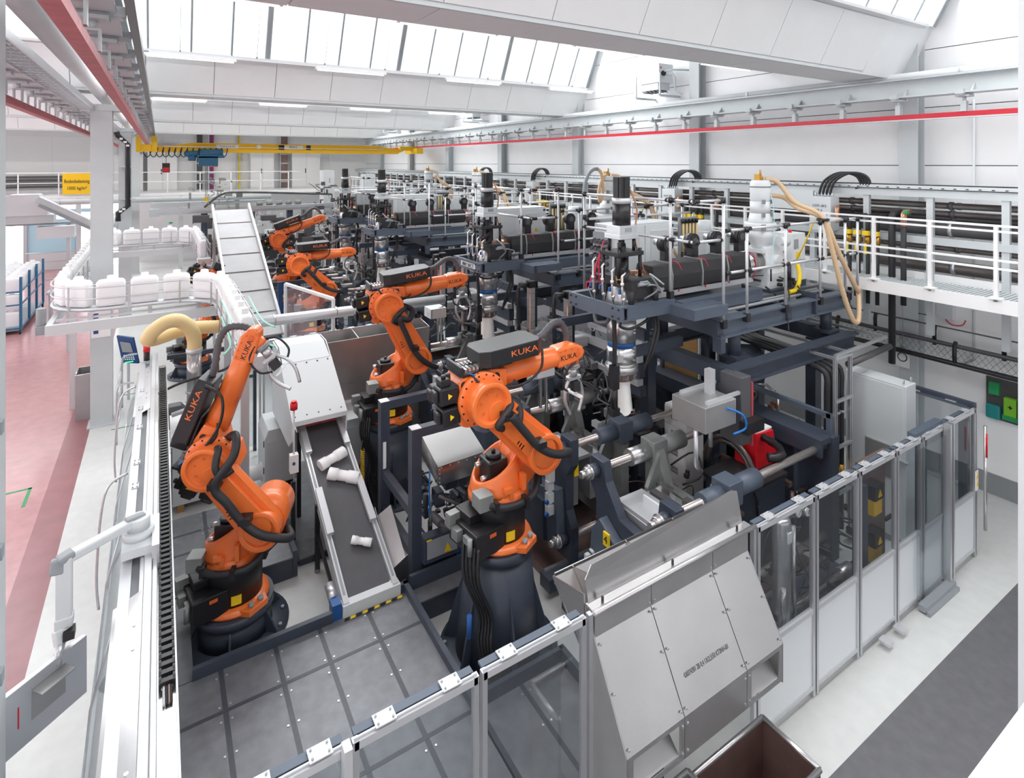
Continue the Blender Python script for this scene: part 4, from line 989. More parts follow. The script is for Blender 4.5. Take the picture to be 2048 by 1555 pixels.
B().lathe([(0.205, 3.36), (0.205, 3.74)], (hx, hy, 0), 32).o('upper_cylinder', 'steel', dh)
B().lathe([(0.195, 3.28), (0.195, 3.36)], (hx, hy, 0), 32).o('blued_band', 'hookblue', dh, label='tempered blue steel band')
B().lathe([(0.205, 3.06), (0.205, 3.28)], (hx, hy, 0), 32).o('lower_cylinder', 'steel', dh)
B().lathe([(0.2, 3.02), (0.2, 3.06)], (hx, hy, 0), 32).lathe([(0.225, 2.93), (0.23, 2.94), (0.23, 3.01), (0.225, 3.02)], (hx, hy, 0), 32).o('clamp_ring', 'steel', dh)
B().lathe([(0.13, 2.80), (0.17, 2.82), (0.185, 2.90), (0.185, 2.93)], (hx, hy, 0), 28).o('die_ring', 'brown', dh)
bo = B()
for k in range(10):
    a = 2 * PI * k / 10; bo.bc(hx + 0.19 * math.cos(a), hy + 0.19 * math.sin(a), 2.88, 0.035, 0.035, 0.07)
for z in (3.2, 3.25, 3.3, 3.5, 3.55, 3.6, 3.12): bo.bc(hx + 0.04, hy - 0.205, z, 0.03, 0.03, 0.02)
bo.bc(hx - 0.17, hy - 0.14, 3.16, 0.1, 0.06, 0.09)
bo.o('bolt', 'chrome', dh)
B().tube(spline([(hx + 0.3, hy - 0.3, 3.8), (hx + 0.36, hy - 0.3, 3.55), (hx + 0.26, hy - 0.3, 3.25), (hx + 0.22, hy - 0.22, 2.95)], 6), 0.022, n=8).tube(spline([(hx + 0.34, hy - 0.32, 3.8), (hx + 0.4, hy - 0.32, 3.5), (hx + 0.3, hy - 0.3, 3.2), (hx + 0.24, hy - 0.18, 2.95)], 6), 0.02, n=8).tube(spline([(hx - 0.32, hy - 0.4, 3.82), (hx - 0.38, hy - 0.38, 3.7), (hx - 0.2, hy - 0.4, 3.64), (hx + 0.1, hy - 0.38, 3.7), (hx + 0.2, hy - 0.35, 3.78)], 6), 0.02, n=8).o('hose_loop', 'rubber', dh)
B().tube(spline([(hx - 0.36, hy + 0.16, 3.78), (hx - 0.42, hy + 0.05, 3.66), (hx - 0.36, hy - 0.1, 3.68), (hx - 0.36, hy - 0.16, 3.8)], 6), 0.026, n=8).o('grey_hose', 'hosegrey', dh)
sd = B().box(hx - 0.34, hx - 0.24, hy - 0.22, hy - 0.12, 2.78, 3.1).cyl((hx - 0.29, hy - 0.17, 2.5), (hx - 0.29, hy - 0.17, 2.8), 0.05, n=12).box(hx - 0.35, hx - 0.23, hy - 0.22, hy - 0.12, 2.42, 2.52).o('side_actuator', 'black', dh)
B().tube(spline([(hx - 0.29, hy - 0.17, 3.1), (hx - 0.31, hy - 0.2, 3.4), (hx - 0.34, hy - 0.22, 3.78)], 6), 0.03, n=8).o('actuator_hose', 'rubber', dh)
# ---- parison
pa = mt('parison', 'soft white plastic parison hanging from the die head of the %s moulding machine', 'plastic parison', (hx, hy, 2.36), 'parisons')
rings = []
for i, (z, w_, t_) in enumerate(((2.81, 0.12, 0.12), (2.7, 0.125, 0.12), (2.58, 0.135, 0.125), (2.46, 0.15, 0.13), (2.37, 0.165, 0.14))):
    rings.append([(hx + t_ * math.cos(2 * PI * k / 28) * 1.0 + (0.012 * math.sin(k * 1.7 + i) if i > 1 else 0), hy + w_ * math.sin(2 * PI * k / 28), z + (0.025 * math.sin(k * 0.9) if i == 4 else 0)) for k in range(28)])
B().loft(rings, cap=False).o('film', 'parison', pa)
# ---- material loader on the extruder
ml = mt('material_loader', 'white stacked vacuum loader standing on the extruder of the %s moulding machine', 'hopper loader', (8.72, 6.0, 4.4), 'material loaders')
lx, ly = 8.72, 6.0
B().lathe([(0.155, 5.2), (0.165, 5.22), (0.165, 5.50), (0.15, 5.53), (0.14, 5.56)], (lx, ly, 0), 24).o('upper_vessel', 'machinewhite', ml)
B().lathe([(0.172, 5.44), (0.172, 5.46)], (lx, ly, 0), 24).o('ring', 'cast', ml)
B().lathe([(0.165, 5.0), (0.165, 5.2)], (lx, ly, 0), 24).o('middle_vessel', 'machinewhite', ml)
B().lathe([(0.19, 4.84), (0.19, 4.9), (0.165, 5.0)], (lx, ly, 0), 24).o('cone', 'machinewhite', ml)
B().lathe([(0.25, 4.72), (0.26, 4.73), (0.26, 4.82), (0.25, 4.84)], (lx, ly, 0), 24).o('flange', 'machinewhite', ml)
B().lathe([(0.12, 4.38), (0.17, 4.5), (0.23, 4.6), (0.24, 4.72)], (lx, ly, 0), 24).o('lower_cone', 'machinewhite', ml)
B().box(lx - 0.17, lx + 0.17, ly - 0.17, ly + 0.17, 4.34, 4.4).o('base_plate', 'machinewhite', ml)
B().box(lx + 0.12, lx + 0.28, ly - 0.2, ly - 0.08, 4.9, 5.0).o('sensor_box', 'machinewhite', ml, bev=0.01)
B().cyl((lx + 0.12, ly - 0.26, 4.55), (lx + 0.3, ly - 0.3, 4.52), 0.08, n=14).o('drive_motor', 'machinewhite', ml)
cl = B()
for z in (5.2, 4.98):
    for dx in (-0.14, 0.06): cl.bc(lx + dx, ly - 0.16, z, 0.05, 0.04, 0.07)
for dx in (-0.2, 0.16): cl.bc(lx + dx, ly - 0.2, 4.78, 0.07, 0.04, 0.1)
cl.o('clip', 'cast', ml); ml.children[-1]['kind'] = 'stuff'
B().cz(lx, ly, 5.56, 5.63, 0.05, n=10).box(lx - 0.09, lx - 0.03, ly - 0.05, ly + 0.05, 5.56, 5.66).cz(lx + 0.0, ly, 5.63, 5.73, 0.018, n=8).o('top_valve', 'brass', ml)
B().tube(spline([(lx + 0.02, ly - 0.1, 5.55), (lx + 0.05, ly - 0.2, 5.2), (lx + 0.0, ly - 0.26, 4.8), (lx - 0.1, ly - 0.3, 4.4), (lx - 0.25, ly - 0.3, 4.1)], 6), 0.007, n=5).o('air_line', 'teal', ml)
# ---- tan hoses from the loader
hs = mt('conveying_hose', 'tan ribbed hoses looping from the loader over the railing of the %s moulding machine', 'hose', (9.2, 5.2, 3.2), 'conveying hoses')
def ribhose(pts, r, per=14, m='hosetan', parent=None, nm='hose'): return B().tube(spline(pts, per), r, n=10, rib=-0.12).o(nm, m, parent)
ribhose([(lx + 0.05, ly - 0.06, 5.58), (lx + 0.2, ly - 0.2, 5.52), (9.0, 5.55, 5.2), (9.18, 5.2, 4.98), (9.28, 5.1, 4.5), (9.45, 5.02, 3.8), (9.68, 4.98, 3.3), (9.86, 4.98, 3.22), (9.98, 5.02, 3.45), (10.1, 5.1, 3.75)], 0.042, parent=hs)
ribhose([(lx + 0.14, ly - 0.08, 5.3), (lx + 0.3, ly - 0.25, 5.26), (9.02, 5.5, 5.1), (9.22, 5.2, 4.93), (9.45, 5.08, 4.4), (9.8, 5.04, 3.9), (10.0, 5.05, 3.7), (10.15, 5.15, 3.72)], 0.042, parent=hs)
B().lathe([(0.09, -0.02), (0.1, 0.0), (0.09, 0.02)], (9.2, 5.19, 4.93), 12, 'z').o('tie', 'black', hs)
# ---- clamp units
def clamp(dy, lab):
    c = mt('clamp_unit', lab, 'clamp unit', (6.3, 5.07 + dy, 0), 'clamp units')
    y0, y1 = 4.47 + dy, 5.67 + dy
    def prof(o):
        return [(y0 - 0.13, 0.32), (y1 + 0.13, 0.32), (y1 + 0.13, 0.8), (y1 + 0.02, 1.0), (y1 + 0.02, 1.5), (y1 + 0.13, 1.66), (y1 + 0.13, 2.02), (y1 - 0.12, 2.02), (y1 - 0.17, 1.78), (y1 - 0.42, 1.44 - o), (y0 + 0.36, 1.40 - o), (y0 + 0.16, 1.72), (y0 + 0.12, 2.02), (y0 - 0.13, 2.02), (y0 - 0.13, 1.66), (y0 - 0.02, 1.5), (y0 - 0.02, 1.0), (y0 - 0.13, 0.8)]
    B().prism(prof(0), 'x', 4.82, 4.95).o('front_platen', 'blue', c, bev=0.008)
    B().prism([(y0 - 0.02, 0.5), (y1 + 0.02, 0.5), (y1 - 0.05, 1.2), (y1 - 0.2, 1.4), (y1 - 0.45, 1.24), (y0 + 0.4, 1.2), (y0 + 0.05, 1.3)], 'x', 4.68, 4.82).o('platen_rib', 'bluelt', c, bev=0.015)
    B().prism([(y0 + 0.25, 0.5), (y1 - 0.25, 0.5), (y1 - 0.3, 1.08), (y0 + 0.28, 1.05)], 'x', 4.62, 4.7).o('platen_face', 'blue', c)
    for y in (y0, y1):
        for z in (1.88, 0.62):
            B().cyl((4.62, y, z), (8.1, y, z), 0.05, n=16).o('tie_rod', 'rod', c)
            B().cyl((4.7, y, z), (4.82, y, z), 0.085, n=18).o('rod_boss', 'blue', c)
            B().cyl((4.63, y, z), (4.70, y, z), 0.075, n=6).cyl((4.68, y, z), (4.71, y, z), 0.09, n=16).cyl((4.55, y, z), (4.63, y, z), 0.045, n=12).o('rod_nut', 'steel', c)
        B().cyl((5.38, y, 1.88), (5.72, y, 1.88), 0.11, n=20).o('rod_sleeve', 'steel' if y == y1 else 'bluelt', c)
        B().cyl((5.98, y, 1.88), (6.4, y, 1.88), 0.12, n=20).o('rod_cylinder', 'bluelt' if y == y0 else 'cast', c)
        B().cyl((5.38, y, 0.62), (6.3, y, 0.62), 0.1, n=16).o('lower_sleeve', 'brown', c)
        B().box(5.72, 5.98, y - 0.13, y + 0.13, 1.74, 2.03).o('sleeve_block', 'cast' if y == y1 else 'bluelt', c, bev=0.008)
    B().prism([(y0 - 0.1, 0.4), (y1 + 0.1, 0.4), (y1 + 0.1, 2.0), (y1 - 0.1, 2.0), (y1 - 0.28, 1.5), (y0 + 0.28, 1.5), (y0 + 0.1, 2.0), (y0 - 0.1, 2.0)], 'x', 5.78, 5.92).o('moving_platen', 'cast', c, bev=0.006)
    for yy in (y1 - 0.18, y0 + 0.12): B().prism([(5.55, 1.5), (5.78, 1.9), (5.78, 1.45), (5.55, 1.3)], 'y', yy, yy + 0.06).o('gusset', 'cast', c)
    # mould halves, bright aluminium blocks
    B().box(4.97, 5.22, y0 + 0.22, y1 - 0.22, 0.85, 1.5).o('mould_half', 'alu', c, bev=0.006)
    B().box(5.44, 5.74, y0 + 0.22, y1 - 0.22, 0.85, 1.5).o('mould_half', 'alu', c, bev=0.006)
    B().box(4.98, 5.42, y0 + 0.2, y1 - 0.2, 1.5, 1.55).o('mould_top_plate', 'alulight', c)
    B().box(5.46, 5.56, y0 + 0.3, y1 - 0.3, 1.5, 1.56).box(5.62, 5.72, y0 + 0.26, y0 + 0.5, 1.5, 1.6).box(5.62, 5.72, y1 - 0.5, y1 - 0.26, 1.5, 1.6).o('mould_key', 'sheet', c); c.children[-1]['kind'] = 'stuff'
    B().box(5.24, 5.27, y0 + 0.4, y1 - 0.4, 1.2, 1.62).o('mask_plate', 'machinewhite', c)
    B().box(4.4, 8.0, y0 - 0.2, y0 + 0.02, 0.12, 0.3).o('bed_rail', 'blue', c)
    B().box(4.4, 8.0, y1 - 0.02, y1 + 0.2, 0.12, 0.3).o('bed_rail', 'blue', c)
    B().box(4.45, 8.0, y0 - 0.05, y0 + 0.0, 0.3, 0.33).o('guide_strip', 'steel', c)
    B().box(4.45, 8.0, y1, y1 + 0.05, 0.3, 0.33).o('guide_strip', 'steel', c)
    B().box(4.6, 8.0, y0 + 0.02, y1 - 0.02, 0.0, 0.14).o('bed_plate', 'brown', c)
    B().box(6.5, 7.5, y0 + 0.3, y1 - 0.35, 0.5, 1.46).o('drive_housing', 'blue', c)
    B().box(6.45, 7.45, y0 + 0.22, y1 - 0.3, 1.5, 1.54).o('cover_plate', 'insul', c)
    B().box(7.95, 8.12, y0 - 0.12, y1 + 0.14, 0.3, 2.02).box(7.75, 7.95, y0 - 0.1, y1 + 0.1, 1.96, 2.04).box(7.7, 7.75, y0 - 0.1, y1 + 0.1, 1.8, 2.04).o('end_frame', 'blue', c)
    for q in (0.3, 0.65): B().box(7.85, 7.95, lerp(y0, y1, q) - 0.03, lerp(y0, y1, q) + 0.03, 0.4, 1.8).o('end_rib', 'bluelt', c)
    B().box(8.0, 8.06, y0 - 0.06, y0, 0.3, 2.32).box(8.0, 8.06, y1, y1 + 0.06, 0.3, 2.32).box(8.0, 8.06, y0 - 0.06, y1 + 0.06, 2.26, 2.32).o('guard_bar', 'bluelt', c)
    B().prism([(4.1, 0), (4.1, 0), (4.1, 0)], 'x', 0, 0)
    # brown cylinder, plates
    B().cyl((6.0, (y0 + y1) / 2, 0.95), (6.5, (y0 + y1) / 2, 0.95), 0.14, n=18).o('clamp_cylinder', 'brown', c)
    cu = clutter(B(), 5.95, 7.7, y0 + 0.1, y1 - 0.1, 0.4, 1.45, 26, 0.04, 0.18, tubes=8).o('small_parts', 'brown', c)
    clutter(B(), 6.0, 7.8, y0 + 0.0, y1, 0.9, 1.7, 16, 0.03, 0.1, tubes=8).o('wiring', 'rubber', c)
    clutter(B(), 4.62, 4.68, y1 - 0.3, y1 - 0.02, 0.6, 1.05, 6, 0.03, 0.07).o('pneumatics', 'cabinet', c)
    # curved energy hoses
    for k in range(2):
        r = 0.36 + 0.06 * k
        B().tube([(7.0 + 0.0 * k, (y0 + y1) / 2 + 0.25 - r * math.cos(math.radians(t)), 1.45 + r * math.sin(math.radians(t))) for t in range(-20, 205, 15)], 0.035, n=8).o('energy_hose', 'pipedark', c)
    return c
cA = clamp(0.0, 'front clamp unit with tie rods and dark blue platens of the %s moulding machine')
B().box(4.60, 4.625, 5.2, 5.3, 1.2, 1.36).o('number_plate', 'yellow2', cA, label='yellow number plate')
text('4', 0.13, (4.596, 5.25, 1.28), 'black', cA, rot=(PI / 2, 0, -PI / 2), ex=0.001)
cB = clamp(1.87, 'rear clamp unit with tie rods and dark blue platens of the %s moulding machine')
va = B()
for k in range(3): va.box(4.58, 4.68, 6.42 + 0.0 * k, 6.5, 0.95 + 0.17 * k, 1.08 + 0.17 * k)
va.box(4.6, 4.68, 6.4, 6.52, 1.42, 1.64)
va.o('valve_block', 'cabinet', cB)
for z in (1.0, 1.17): B().cyl((4.54, 6.42, z), (4.54, 6.38, z), 0.03, n=8).o('blue_valve', 'hookblue', cB)
B().box(4.95, 5.02, 6.0 + 0.3, 6.0 + 0.36, 1.45, 1.62).o('yellow_switch', 'yellow2', cB)
# ---- linear gantry with vertical axes
lg = mt('linear_gantry', 'aluminium linear gantry with upright axes and cable chains behind the %s die head', 'gantry', (6.2, 8.0, 1.8), 'linear gantries')
for (z0, z1, m, xx) in ((3.06, 3.22, 'blue', 6.5), (2.98, 3.06, 'alulight', 6.46), (2.74, 2.84, 'alulight', 6.36), (2.5, 2.72, 'blue', 6.4), (2.38, 2.48, 'alulight', 6.36), (2.2, 2.36, 'blue', 6.42)):
    B().box(xx - 0.06, xx + 0.06, 6.45, 9.1, z0, z1).o('beam', m, lg)
for (x, y, z0, z1) in ((5.92, 7.72, 1.75, 3.55), (5.85, 8.75, 1.9, 3.55)):
    pc = B().box(x - 0.05, x + 0.05, y - 0.06, y + 0.06, z0, z1).o('upright_axis', 'alu', lg)
    hb = B()
    for k in range(12):
        for d in (-0.025, 0.025): hb.cyl((x - 0.051, y + d, z0 + 0.12 + k * 0.13), (x - 0.053, y + d, z0 + 0.12 + k * 0.13), 0.008, n=6).cyl((x + d, y - 0.061, z0 + 0.12 + k * 0.13), (x + d, y - 0.063, z0 + 0.12 + k * 0.13), 0.008, n=6)
    hb.o('hole', 'black', pc)
    B().box(x + 0.05, x + 0.09, y - 0.07, y + 0.07, z0 + 0.1, z1 - 0.1).o('belt_cover', 'black', lg)
    B().box(x - 0.07, x + 0.07, y - 0.07, y + 0.07, z1, z1 + 0.12).cyl((x - 0.25, y, z1 + 0.06), (x - 0.07, y, z1 + 0.06), 0.05, n=12).o('axis_motor', 'black', lg)
    for zz in (2.4, 2.8, 3.1): B().box(x + 0.09, x + 0.36, y - 0.09, y + 0.09, zz - 0.1, zz + 0.06).o('carriage_block', 'alulight', lg)
    ch = B()
    N = 16
    pts = spline([(x - 0.16, y + 0.16, z1 - 0.8), (x - 0.18, y + 0.16, z1 - 0.1), (x - 0.1, y + 0.16, z1 + 0.05), (x + 0.0, y + 0.16, z1 - 0.1)], 6)
    ch.tube(pts, 0.04, n=6, rib=-0.25).o('cable_chain', 'black', lg)
    B().tube(spline([(x + 0.2, y + 0.3, 2.35), (x + 0.0, y + 0.5, 2.25), (x - 0.05, y + 0.0, 2.2), (x + 0.25, y - 0.35, 2.25), (x + 0.4, y - 0.2, 2.35)], 8), 0.05, n=6, rib=-0.25).o('cable_chain', 'black', lg)
    B().tube([(x - 0.08, y - 0.1, z1), (x - 0.09, y - 0.1, 2.2), (x - 0.02, y - 0.1, 2.0)], 0.012, n=6).o('orange_cable', 'copper', lg)
    B().box(x - 0.06, x + 0.04, y - 0.05, y + 0.05, z0 - 0.2, z0).tube([(x, y - 0.1, z0), (x, y - 0.12, z0 - 0.3), (x, y - 0.3, z0 - 0.32)], 0.02, n=6).o('gripper_foot', 'cabinet', lg)
B().tube([(5.1, 7.2, 2.0), (5.1, 7.2, 2.75), (5.1, 7.12, 2.8), (5.0, 7.1, 2.8)], 0.026, n=8).tube([(5.1, 7.36, 2.0), (5.1, 7.36, 2.7), (5.1, 7.28, 2.75), (5.0, 7.26, 2.75)], 0.026, n=8).o('frame_tube', 'chrome', lg)
B().box(4.8, 5.15, 7.05, 7.4, 2.78, 2.8).box(4.8, 5.15, 7.05, 7.08, 2.6, 2.78).box(4.8, 4.83, 7.05, 7.4, 2.6, 2.78).cyl((4.8, 7.2, 2.68), (5.05, 7.2, 2.68), 0.045, n=12).o('cylinder_cradle', 'cabinet', lg)
clutter(B(), 5.4, 6.8, 6.5, 8.6, 1.9, 3.0, 26, 0.04, 0.14, tubes=22).o('wiring', 'hosegrey', lg)
clutter(B(), 6.0, 7.4, 6.9, 8.6, 1.4, 2.6, 22, 0.06, 0.2, tubes=10).o('pneumatics', 'cabinet', lg)
# ---- transfer carriage under the platform
tc = mt('transfer_carriage', 'grey aluminium transfer carriage parked right of the %s die head', 'carriage', (6.1, 5.2, 2.0), 'transfer carriages')
B().box(6.5, 7.1, 4.75, 5.3, 2.45, 2.78).tf(T(-0.7, 0, 0)).o('carriage_box', 'sheetdull', tc, bev=0.01)
B().box(6.6, 7.3, 4.8, 4.84, 2.78, 2.82).box(6.6, 7.3, 5.22, 5.26, 2.78, 2.82).box(6.9, 7.0, 5.0, 5.1, 2.78, 3.1).tf(T(-0.7, 0, 0)).o('guide_beam', 'alulight', tc); tc.children[-1]['kind'] = 'stuff'
B().box(7.25, 7.45, 4.78, 5.12, 2.1, 3.0).tf(T(-0.7, 0, 0)).o('drive_column', 'hosegrey', tc, bev=0.01)
B().box(7.46, 7.5, 4.78, 5.12, 2.05, 2.9).tf(T(-0.7, 0, 0)).o('red_edge', 'redworn', tc)
B().box(7.2, 7.55, 4.65, 4.78, 2.3, 2.45).tf(T(-0.7, 0, 0)).o('bearing_block', 'black', tc)
B().tube(spline([(6.9, 4.74, 2.7), (7.1, 4.66, 2.6), (7.2, 4.68, 2.4), (7.0, 4.72, 2.35)], 6), 0.015, n=6).tf(T(-0.7, 0, 0)).o('blue_hose', 'bluecable', tc)
B().tube([(6.5, 4.9, 2.45), (6.5, 4.9, 2.0), (6.6, 4.9, 1.9)], 0.03, n=8).tube([(6.9, 5.0, 2.45), (6.9, 5.0, 2.1)], 0.03, n=8).tf(T(-0.7, 0, 0)).o('gripper_tube', 'alu', tc)
B().tube([(7.65 + 0.3 * math.cos(math.radians(t)), 5.0 + 0.5 * math.sin(math.radians(t)), 1.98) for t in range(-120, 130, 12)], 0.06, n=6, rib=-0.2).tf(T(-0.7, 0, 0)).o('cable_chain', 'black', tc)
# ---- control cabinet with plug panel
cc_ = mt('control_cabinet', 'light grey control cabinet with a wall of plugs on the platform of the %s machine', 'cabinet', (6.9, 7.15, 3.5), 'platform control cabinets')
B().box(6.25, 7.65, 6.95, 7.42, 3.55, 4.84).o('body', 'cabinet', cc_, bev=0.008)
for x0, x1 in ((6.27, 6.93), (6.95, 7.62)):
    B().box(x0, x1, 6.93, 6.95, 3.6, 4.8).o('door', 'machinewhite', cc_)
    B().box(x0 + 0.12, x1 - 0.12, 6.915, 6.93, 3.7, 4.7).o('door_panel', 'cabinet', cc_)
B().prism([(7.3, 4.28), (7.4, 4.28), (7.35, 4.38)], 'y', 6.912, 6.92).o('warning_triangle', 'yellow', cc_)
B().box(7.56, 7.62, 6.925, 6.932, 4.74, 4.79).o('logo_plate', 'panelblue', cc_)
B().box(6.2, 6.25, 6.98, 7.4, 3.55, 4.7).o('plug_panel', 'midgrey', cc_)
pg = B()
for i in range(4):
    for j in range(7): pg.cyl((6.2, 7.03 + 0.1 * i, 3.85 + 0.12 * j), (6.1, 7.03 + 0.1 * i, 3.83 + 0.12 * j), 0.034, n=8)
pg.o('plug', 'hosegrey', cc_)
for k in range(4): B().tube(spline([(6.1, 7.0 + 0.1 * k, 4.6 - 0.2 * k), (6.0, 7.0 + 0.1 * k, 4.3 - 0.2 * k), (6.02, 7.0 + 0.1 * k, 3.9), (6.1, 6.95, 3.56)], 5), 0.014, n=6).o('red_cable', 'redcable', cc_)
# flow meter rack and perforated filter housing
fm = mt('flow_meter_rack', 'rack of yellow tubed flow meters beside the cabinet of the %s machine', 'flow meters', (7.9, 6.9, 3.6), 'flow meter racks')
B().box(7.7, 8.15, 6.86, 6.9, 3.7, 4.9).o('back_plate', 'midgrey', fm)
for k in range(5):
    x = 7.76 + 0.085 * k
    B().cz(x, 6.83, 4.3, 4.8, 0.02, n=8).o('meter_tube', 'hoseamber', fm)
    B().cz(x, 6.83, 4.8, 4.87, 0.03, n=8).cz(x, 6.83, 4.16, 4.3, 0.032, n=8).cz(x, 6.83, 3.75, 4.02, 0.028, n=8).o('meter_fitting', 'black', fm)
    B().cyl((x, 6.79, 4.22), (x, 6.77, 4.22), 0.024, n=10).o('gauge', 'white', fm)
B().box(8.3, 8.75, 6.8, 7.2, 3.7, 4.62).o('filter_housing', 'cabinet', fm, label='white perforated filter housing')
B().cz(8.5, 7.0, 4.62, 4.8, 0.13, n=18).o('filter_cap', 'machinewhite', fm)
# drawer unit between the clamps
dw = mt('drawer_cabinet', 'white drawer cabinet with recessed handles between clamp units of the %s machine', 'drawers', (7.2, 6.34, 0.1), 'drawer cabinets')
B().box(7.02, 7.42, 6.12, 6.56, 0.5, 1.94).o('body', 'white', dw)
for k in range(5):
    z = 0.52 + 0.282 * k
    d_ = B().box(7.0, 7.02, 6.13, 6.55, z, z + 0.272).o('drawer', 'white', dw)
    B().box(6.994, 7.0, 6.27, 6.41, z + 0.1, z + 0.2).o('handle', 'midgrey', d_)
    B().box(6.99, 6.996, 6.285, 6.395, z + 0.13, z + 0.155).o('handle_lip', 'alulight', d_)
B().box(7.02, 7.42, 6.12, 6.56, 0.14, 0.5).o('plinth', 'midgrey', dw)
# wall side manifold, terminal box and cable loops
wm = mt('wall_manifold', 'valve manifold with yellow handles and grey terminal box behind the %s machine', 'manifold', (11.0, 6.3, 3.9), 'wall manifolds')
B().box(10.9, 11.2, 6.0, 6.42, 4.55, 5.2).o('terminal_box', 'cabinet', wm, bev=0.006)
text('V271-3F3', 0.07, (10.896, 6.22, 5.02), 'black', wm, rot=(PI / 2, 0, -PI / 2), ex=0.001)
text('MSS 1', 0.07, (10.896, 6.25, 4.93), 'black', wm, rot=(PI / 2, 0, -PI / 2), ex=0.001)
gl = B()
for k in range(6): gl.cz(11.05, 6.05 + 0.065 * k, 5.2, 5.27, 0.022, n=8)
gl.o('fittings', 'alu', wm)
for k in range(4): B().tube(spline([(11.05, 6.1 + 0.07 * k, 5.24), (11.05, 6.0 + 0.07 * k, 5.5), (11.1, 5.75 + 0.07 * k, 5.66), (11.15, 5.5 + 0.06 * k, 5.62), (11.2, 5.45 + 0.05 * k, 5.45), (11.2, 5.7, 5.38)], 6), 0.024, n=8).o('cable_loop', 'rubber', wm)
for k in range(4):
    y = 5.2 + 0.16 * k
    B().tube([(11.3, y, 4.88), (11.0, y, 4.88), (10.96, y, 4.84), (10.96, y, 4.5)], 0.04, n=8).o('black_elbow', 'rubber', wm)
    B().cz(10.96, y, 4.38, 4.52, 0.05, n=10).o('valve_body', 'brass', wm)
    B().box(10.86, 10.94, y - 0.05, y + 0.05, 4.54, 4.62).o('yellow_tag', 'yellow2', wm)
    B().box(10.86, 10.88, y - 0.02, y + 0.02, 4.2, 4.4).o('valve_lever', 'yellow2', wm)
    B().cz(10.96, y, 3.3, 4.38, 0.035, n=8).o('drop_pipe', 'rubber', wm)
B().tube(spline([(11.1, 5.95, 5.0), (10.95, 5.9, 5.0), (10.9, 5.88, 4.92), (10.88, 5.86, 4.72)], 5), 0.04, n=8).o('copper_pipe', 'copper', wm)
B().tube([(11.1, 4.75, 5.0), (10.96, 4.75, 5.0), (10.91, 4.75, 4.96), (10.9, 4.75, 4.76)], 0.05, n=8).o('copper_bend', 'copper', wm)
B().cz(10.9, 4.75, 3.4, 4.76, 0.045, n=10).o('black_drop', 'rubber', wm)
B().box(10.86, 10.94, 4.68, 4.74, 4.98, 5.03).o('green_lever', 'green', wm)
# extra copies for the other machines
def relabel(lab, i): return lab % ORD[i]
OFFS = [3.87, 10.2, 14.07]
for i, dy in enumerate(OFFS):
    for t, lab in MACH:
        c = copy_tree(t, (0, dy, 0), relabel(lab, i + 1), skip=())
gh = thing('grey_hose_loop', 'grey hose arching to the loader of the second moulding machine, pinkish tan tail', 'hose', (8.2, 9.8, 4.4))
B().tube(spline([(7.95, 9.8, 4.4), (7.96, 9.8, 5.2), (8.05, 9.8, 5.55), (8.2, 9.8, 5.7), (8.34, 9.8, 5.72)], 8), 0.045, n=10, rib=-0.06).o('grey_hose', 'midgrey', gh)
B().tube(spline([(8.34, 9.8, 5.72), (8.46, 9.8, 5.6), (8.5, 9.8, 5.2), (8.42, 9.8, 4.98), (8.38, 9.8, 5.2), (8.5, 9.82, 5.5), (8.7, 9.86, 5.6)], 10), 0.04, n=10, rib=-0.1).o('tan_hose', 'hosetan', gh)
# model plate on the second machine tray
fp = bpy.data.objects.get('extruder_platform.001')
mpl = B().box(5.143, 5.15, 5.75, 6.35, 3.81, 3.9).tf(T(-8.0, -6.0, -3.4)).o('model_plate', 'cabinet'); mpl.parent = fp
tx = text('BBM 50/CT', 0.1, (0, 0, 0), 'black'); tx.parent = fp; tx.location = (5.14 - 8.0, 6.05 - 6.0, 3.853 - 3.4); tx.rotation_euler = (PI / 2, 0, -PI / 2)
# things only seen at the nearest machine
rb = thing('welding_unit', 'red box shaped power unit with angled control front standing on the clamp cover plate', 'machine', (7.4, 5.1, 1.54))
B().prism([(7.1, 1.545), (7.62, 1.545), (7.5, 2.02), (7.1, 2.05)], 'y', 4.95, 5.3).o('housing', 'redbright', rb, bev=0.01)
B().box(7.11, 7.49, 4.97, 5.28, 2.035, 2.06).o('top', 'white', rb)
B().plate([(7.63, 4.98, 1.56), (7.63, 5.27, 1.56), (7.52, 5.27, 2.0), (7.52, 4.98, 2.0)], 0.01).o('control_front', 'hosegrey', rb)
ss = thing('filter_cylinder', 'tall stainless filter cylinder with white label behind the fence', 'cylinder', (6.25, 4.02, 0.14))
B().lathe([(0.09, 0.42), (0.105, 0.45), (0.105, 1.62), (0.09, 1.66), (0.05, 1.67)], (6.25, 4.02, 0), 24).o('shell', 'steel', ss)
B().cz(6.25, 4.02, 1.67, 1.72, 0.05).cz(6.25, 4.02, 1.72, 1.76, 0.035).o('cap', 'alu', ss)
B().box(6.2, 6.28, 3.905, 3.915, 1.42, 1.54).o('label_sheet', 'white', ss)
B().cz(6.25, 4.02, 0.14, 0.42, 0.045).o('foot', 'steel', ss)
B().tube([(6.1, 3.9, 0.5), (6.1, 3.9, 0.95)], 0.03).tube([(6.4, 3.95, 0.5), (6.46, 4.0, 0.9), (6.46, 4.0, 1.5)], 0.025).o('fitting_pipe', 'chrome', ss)
gg = thing('gauge_panel', 'small steel bracket with two round pressure gauges by the filter cylinder', 'gauge', (6.6, 4.1, 1.5))
B().prism([(6.34, 1.76), (6.95, 1.58), (6.95, 1.42), (6.4, 1.56)], 'y', 4.08, 4.1).o('plate', 'sheet', gg)
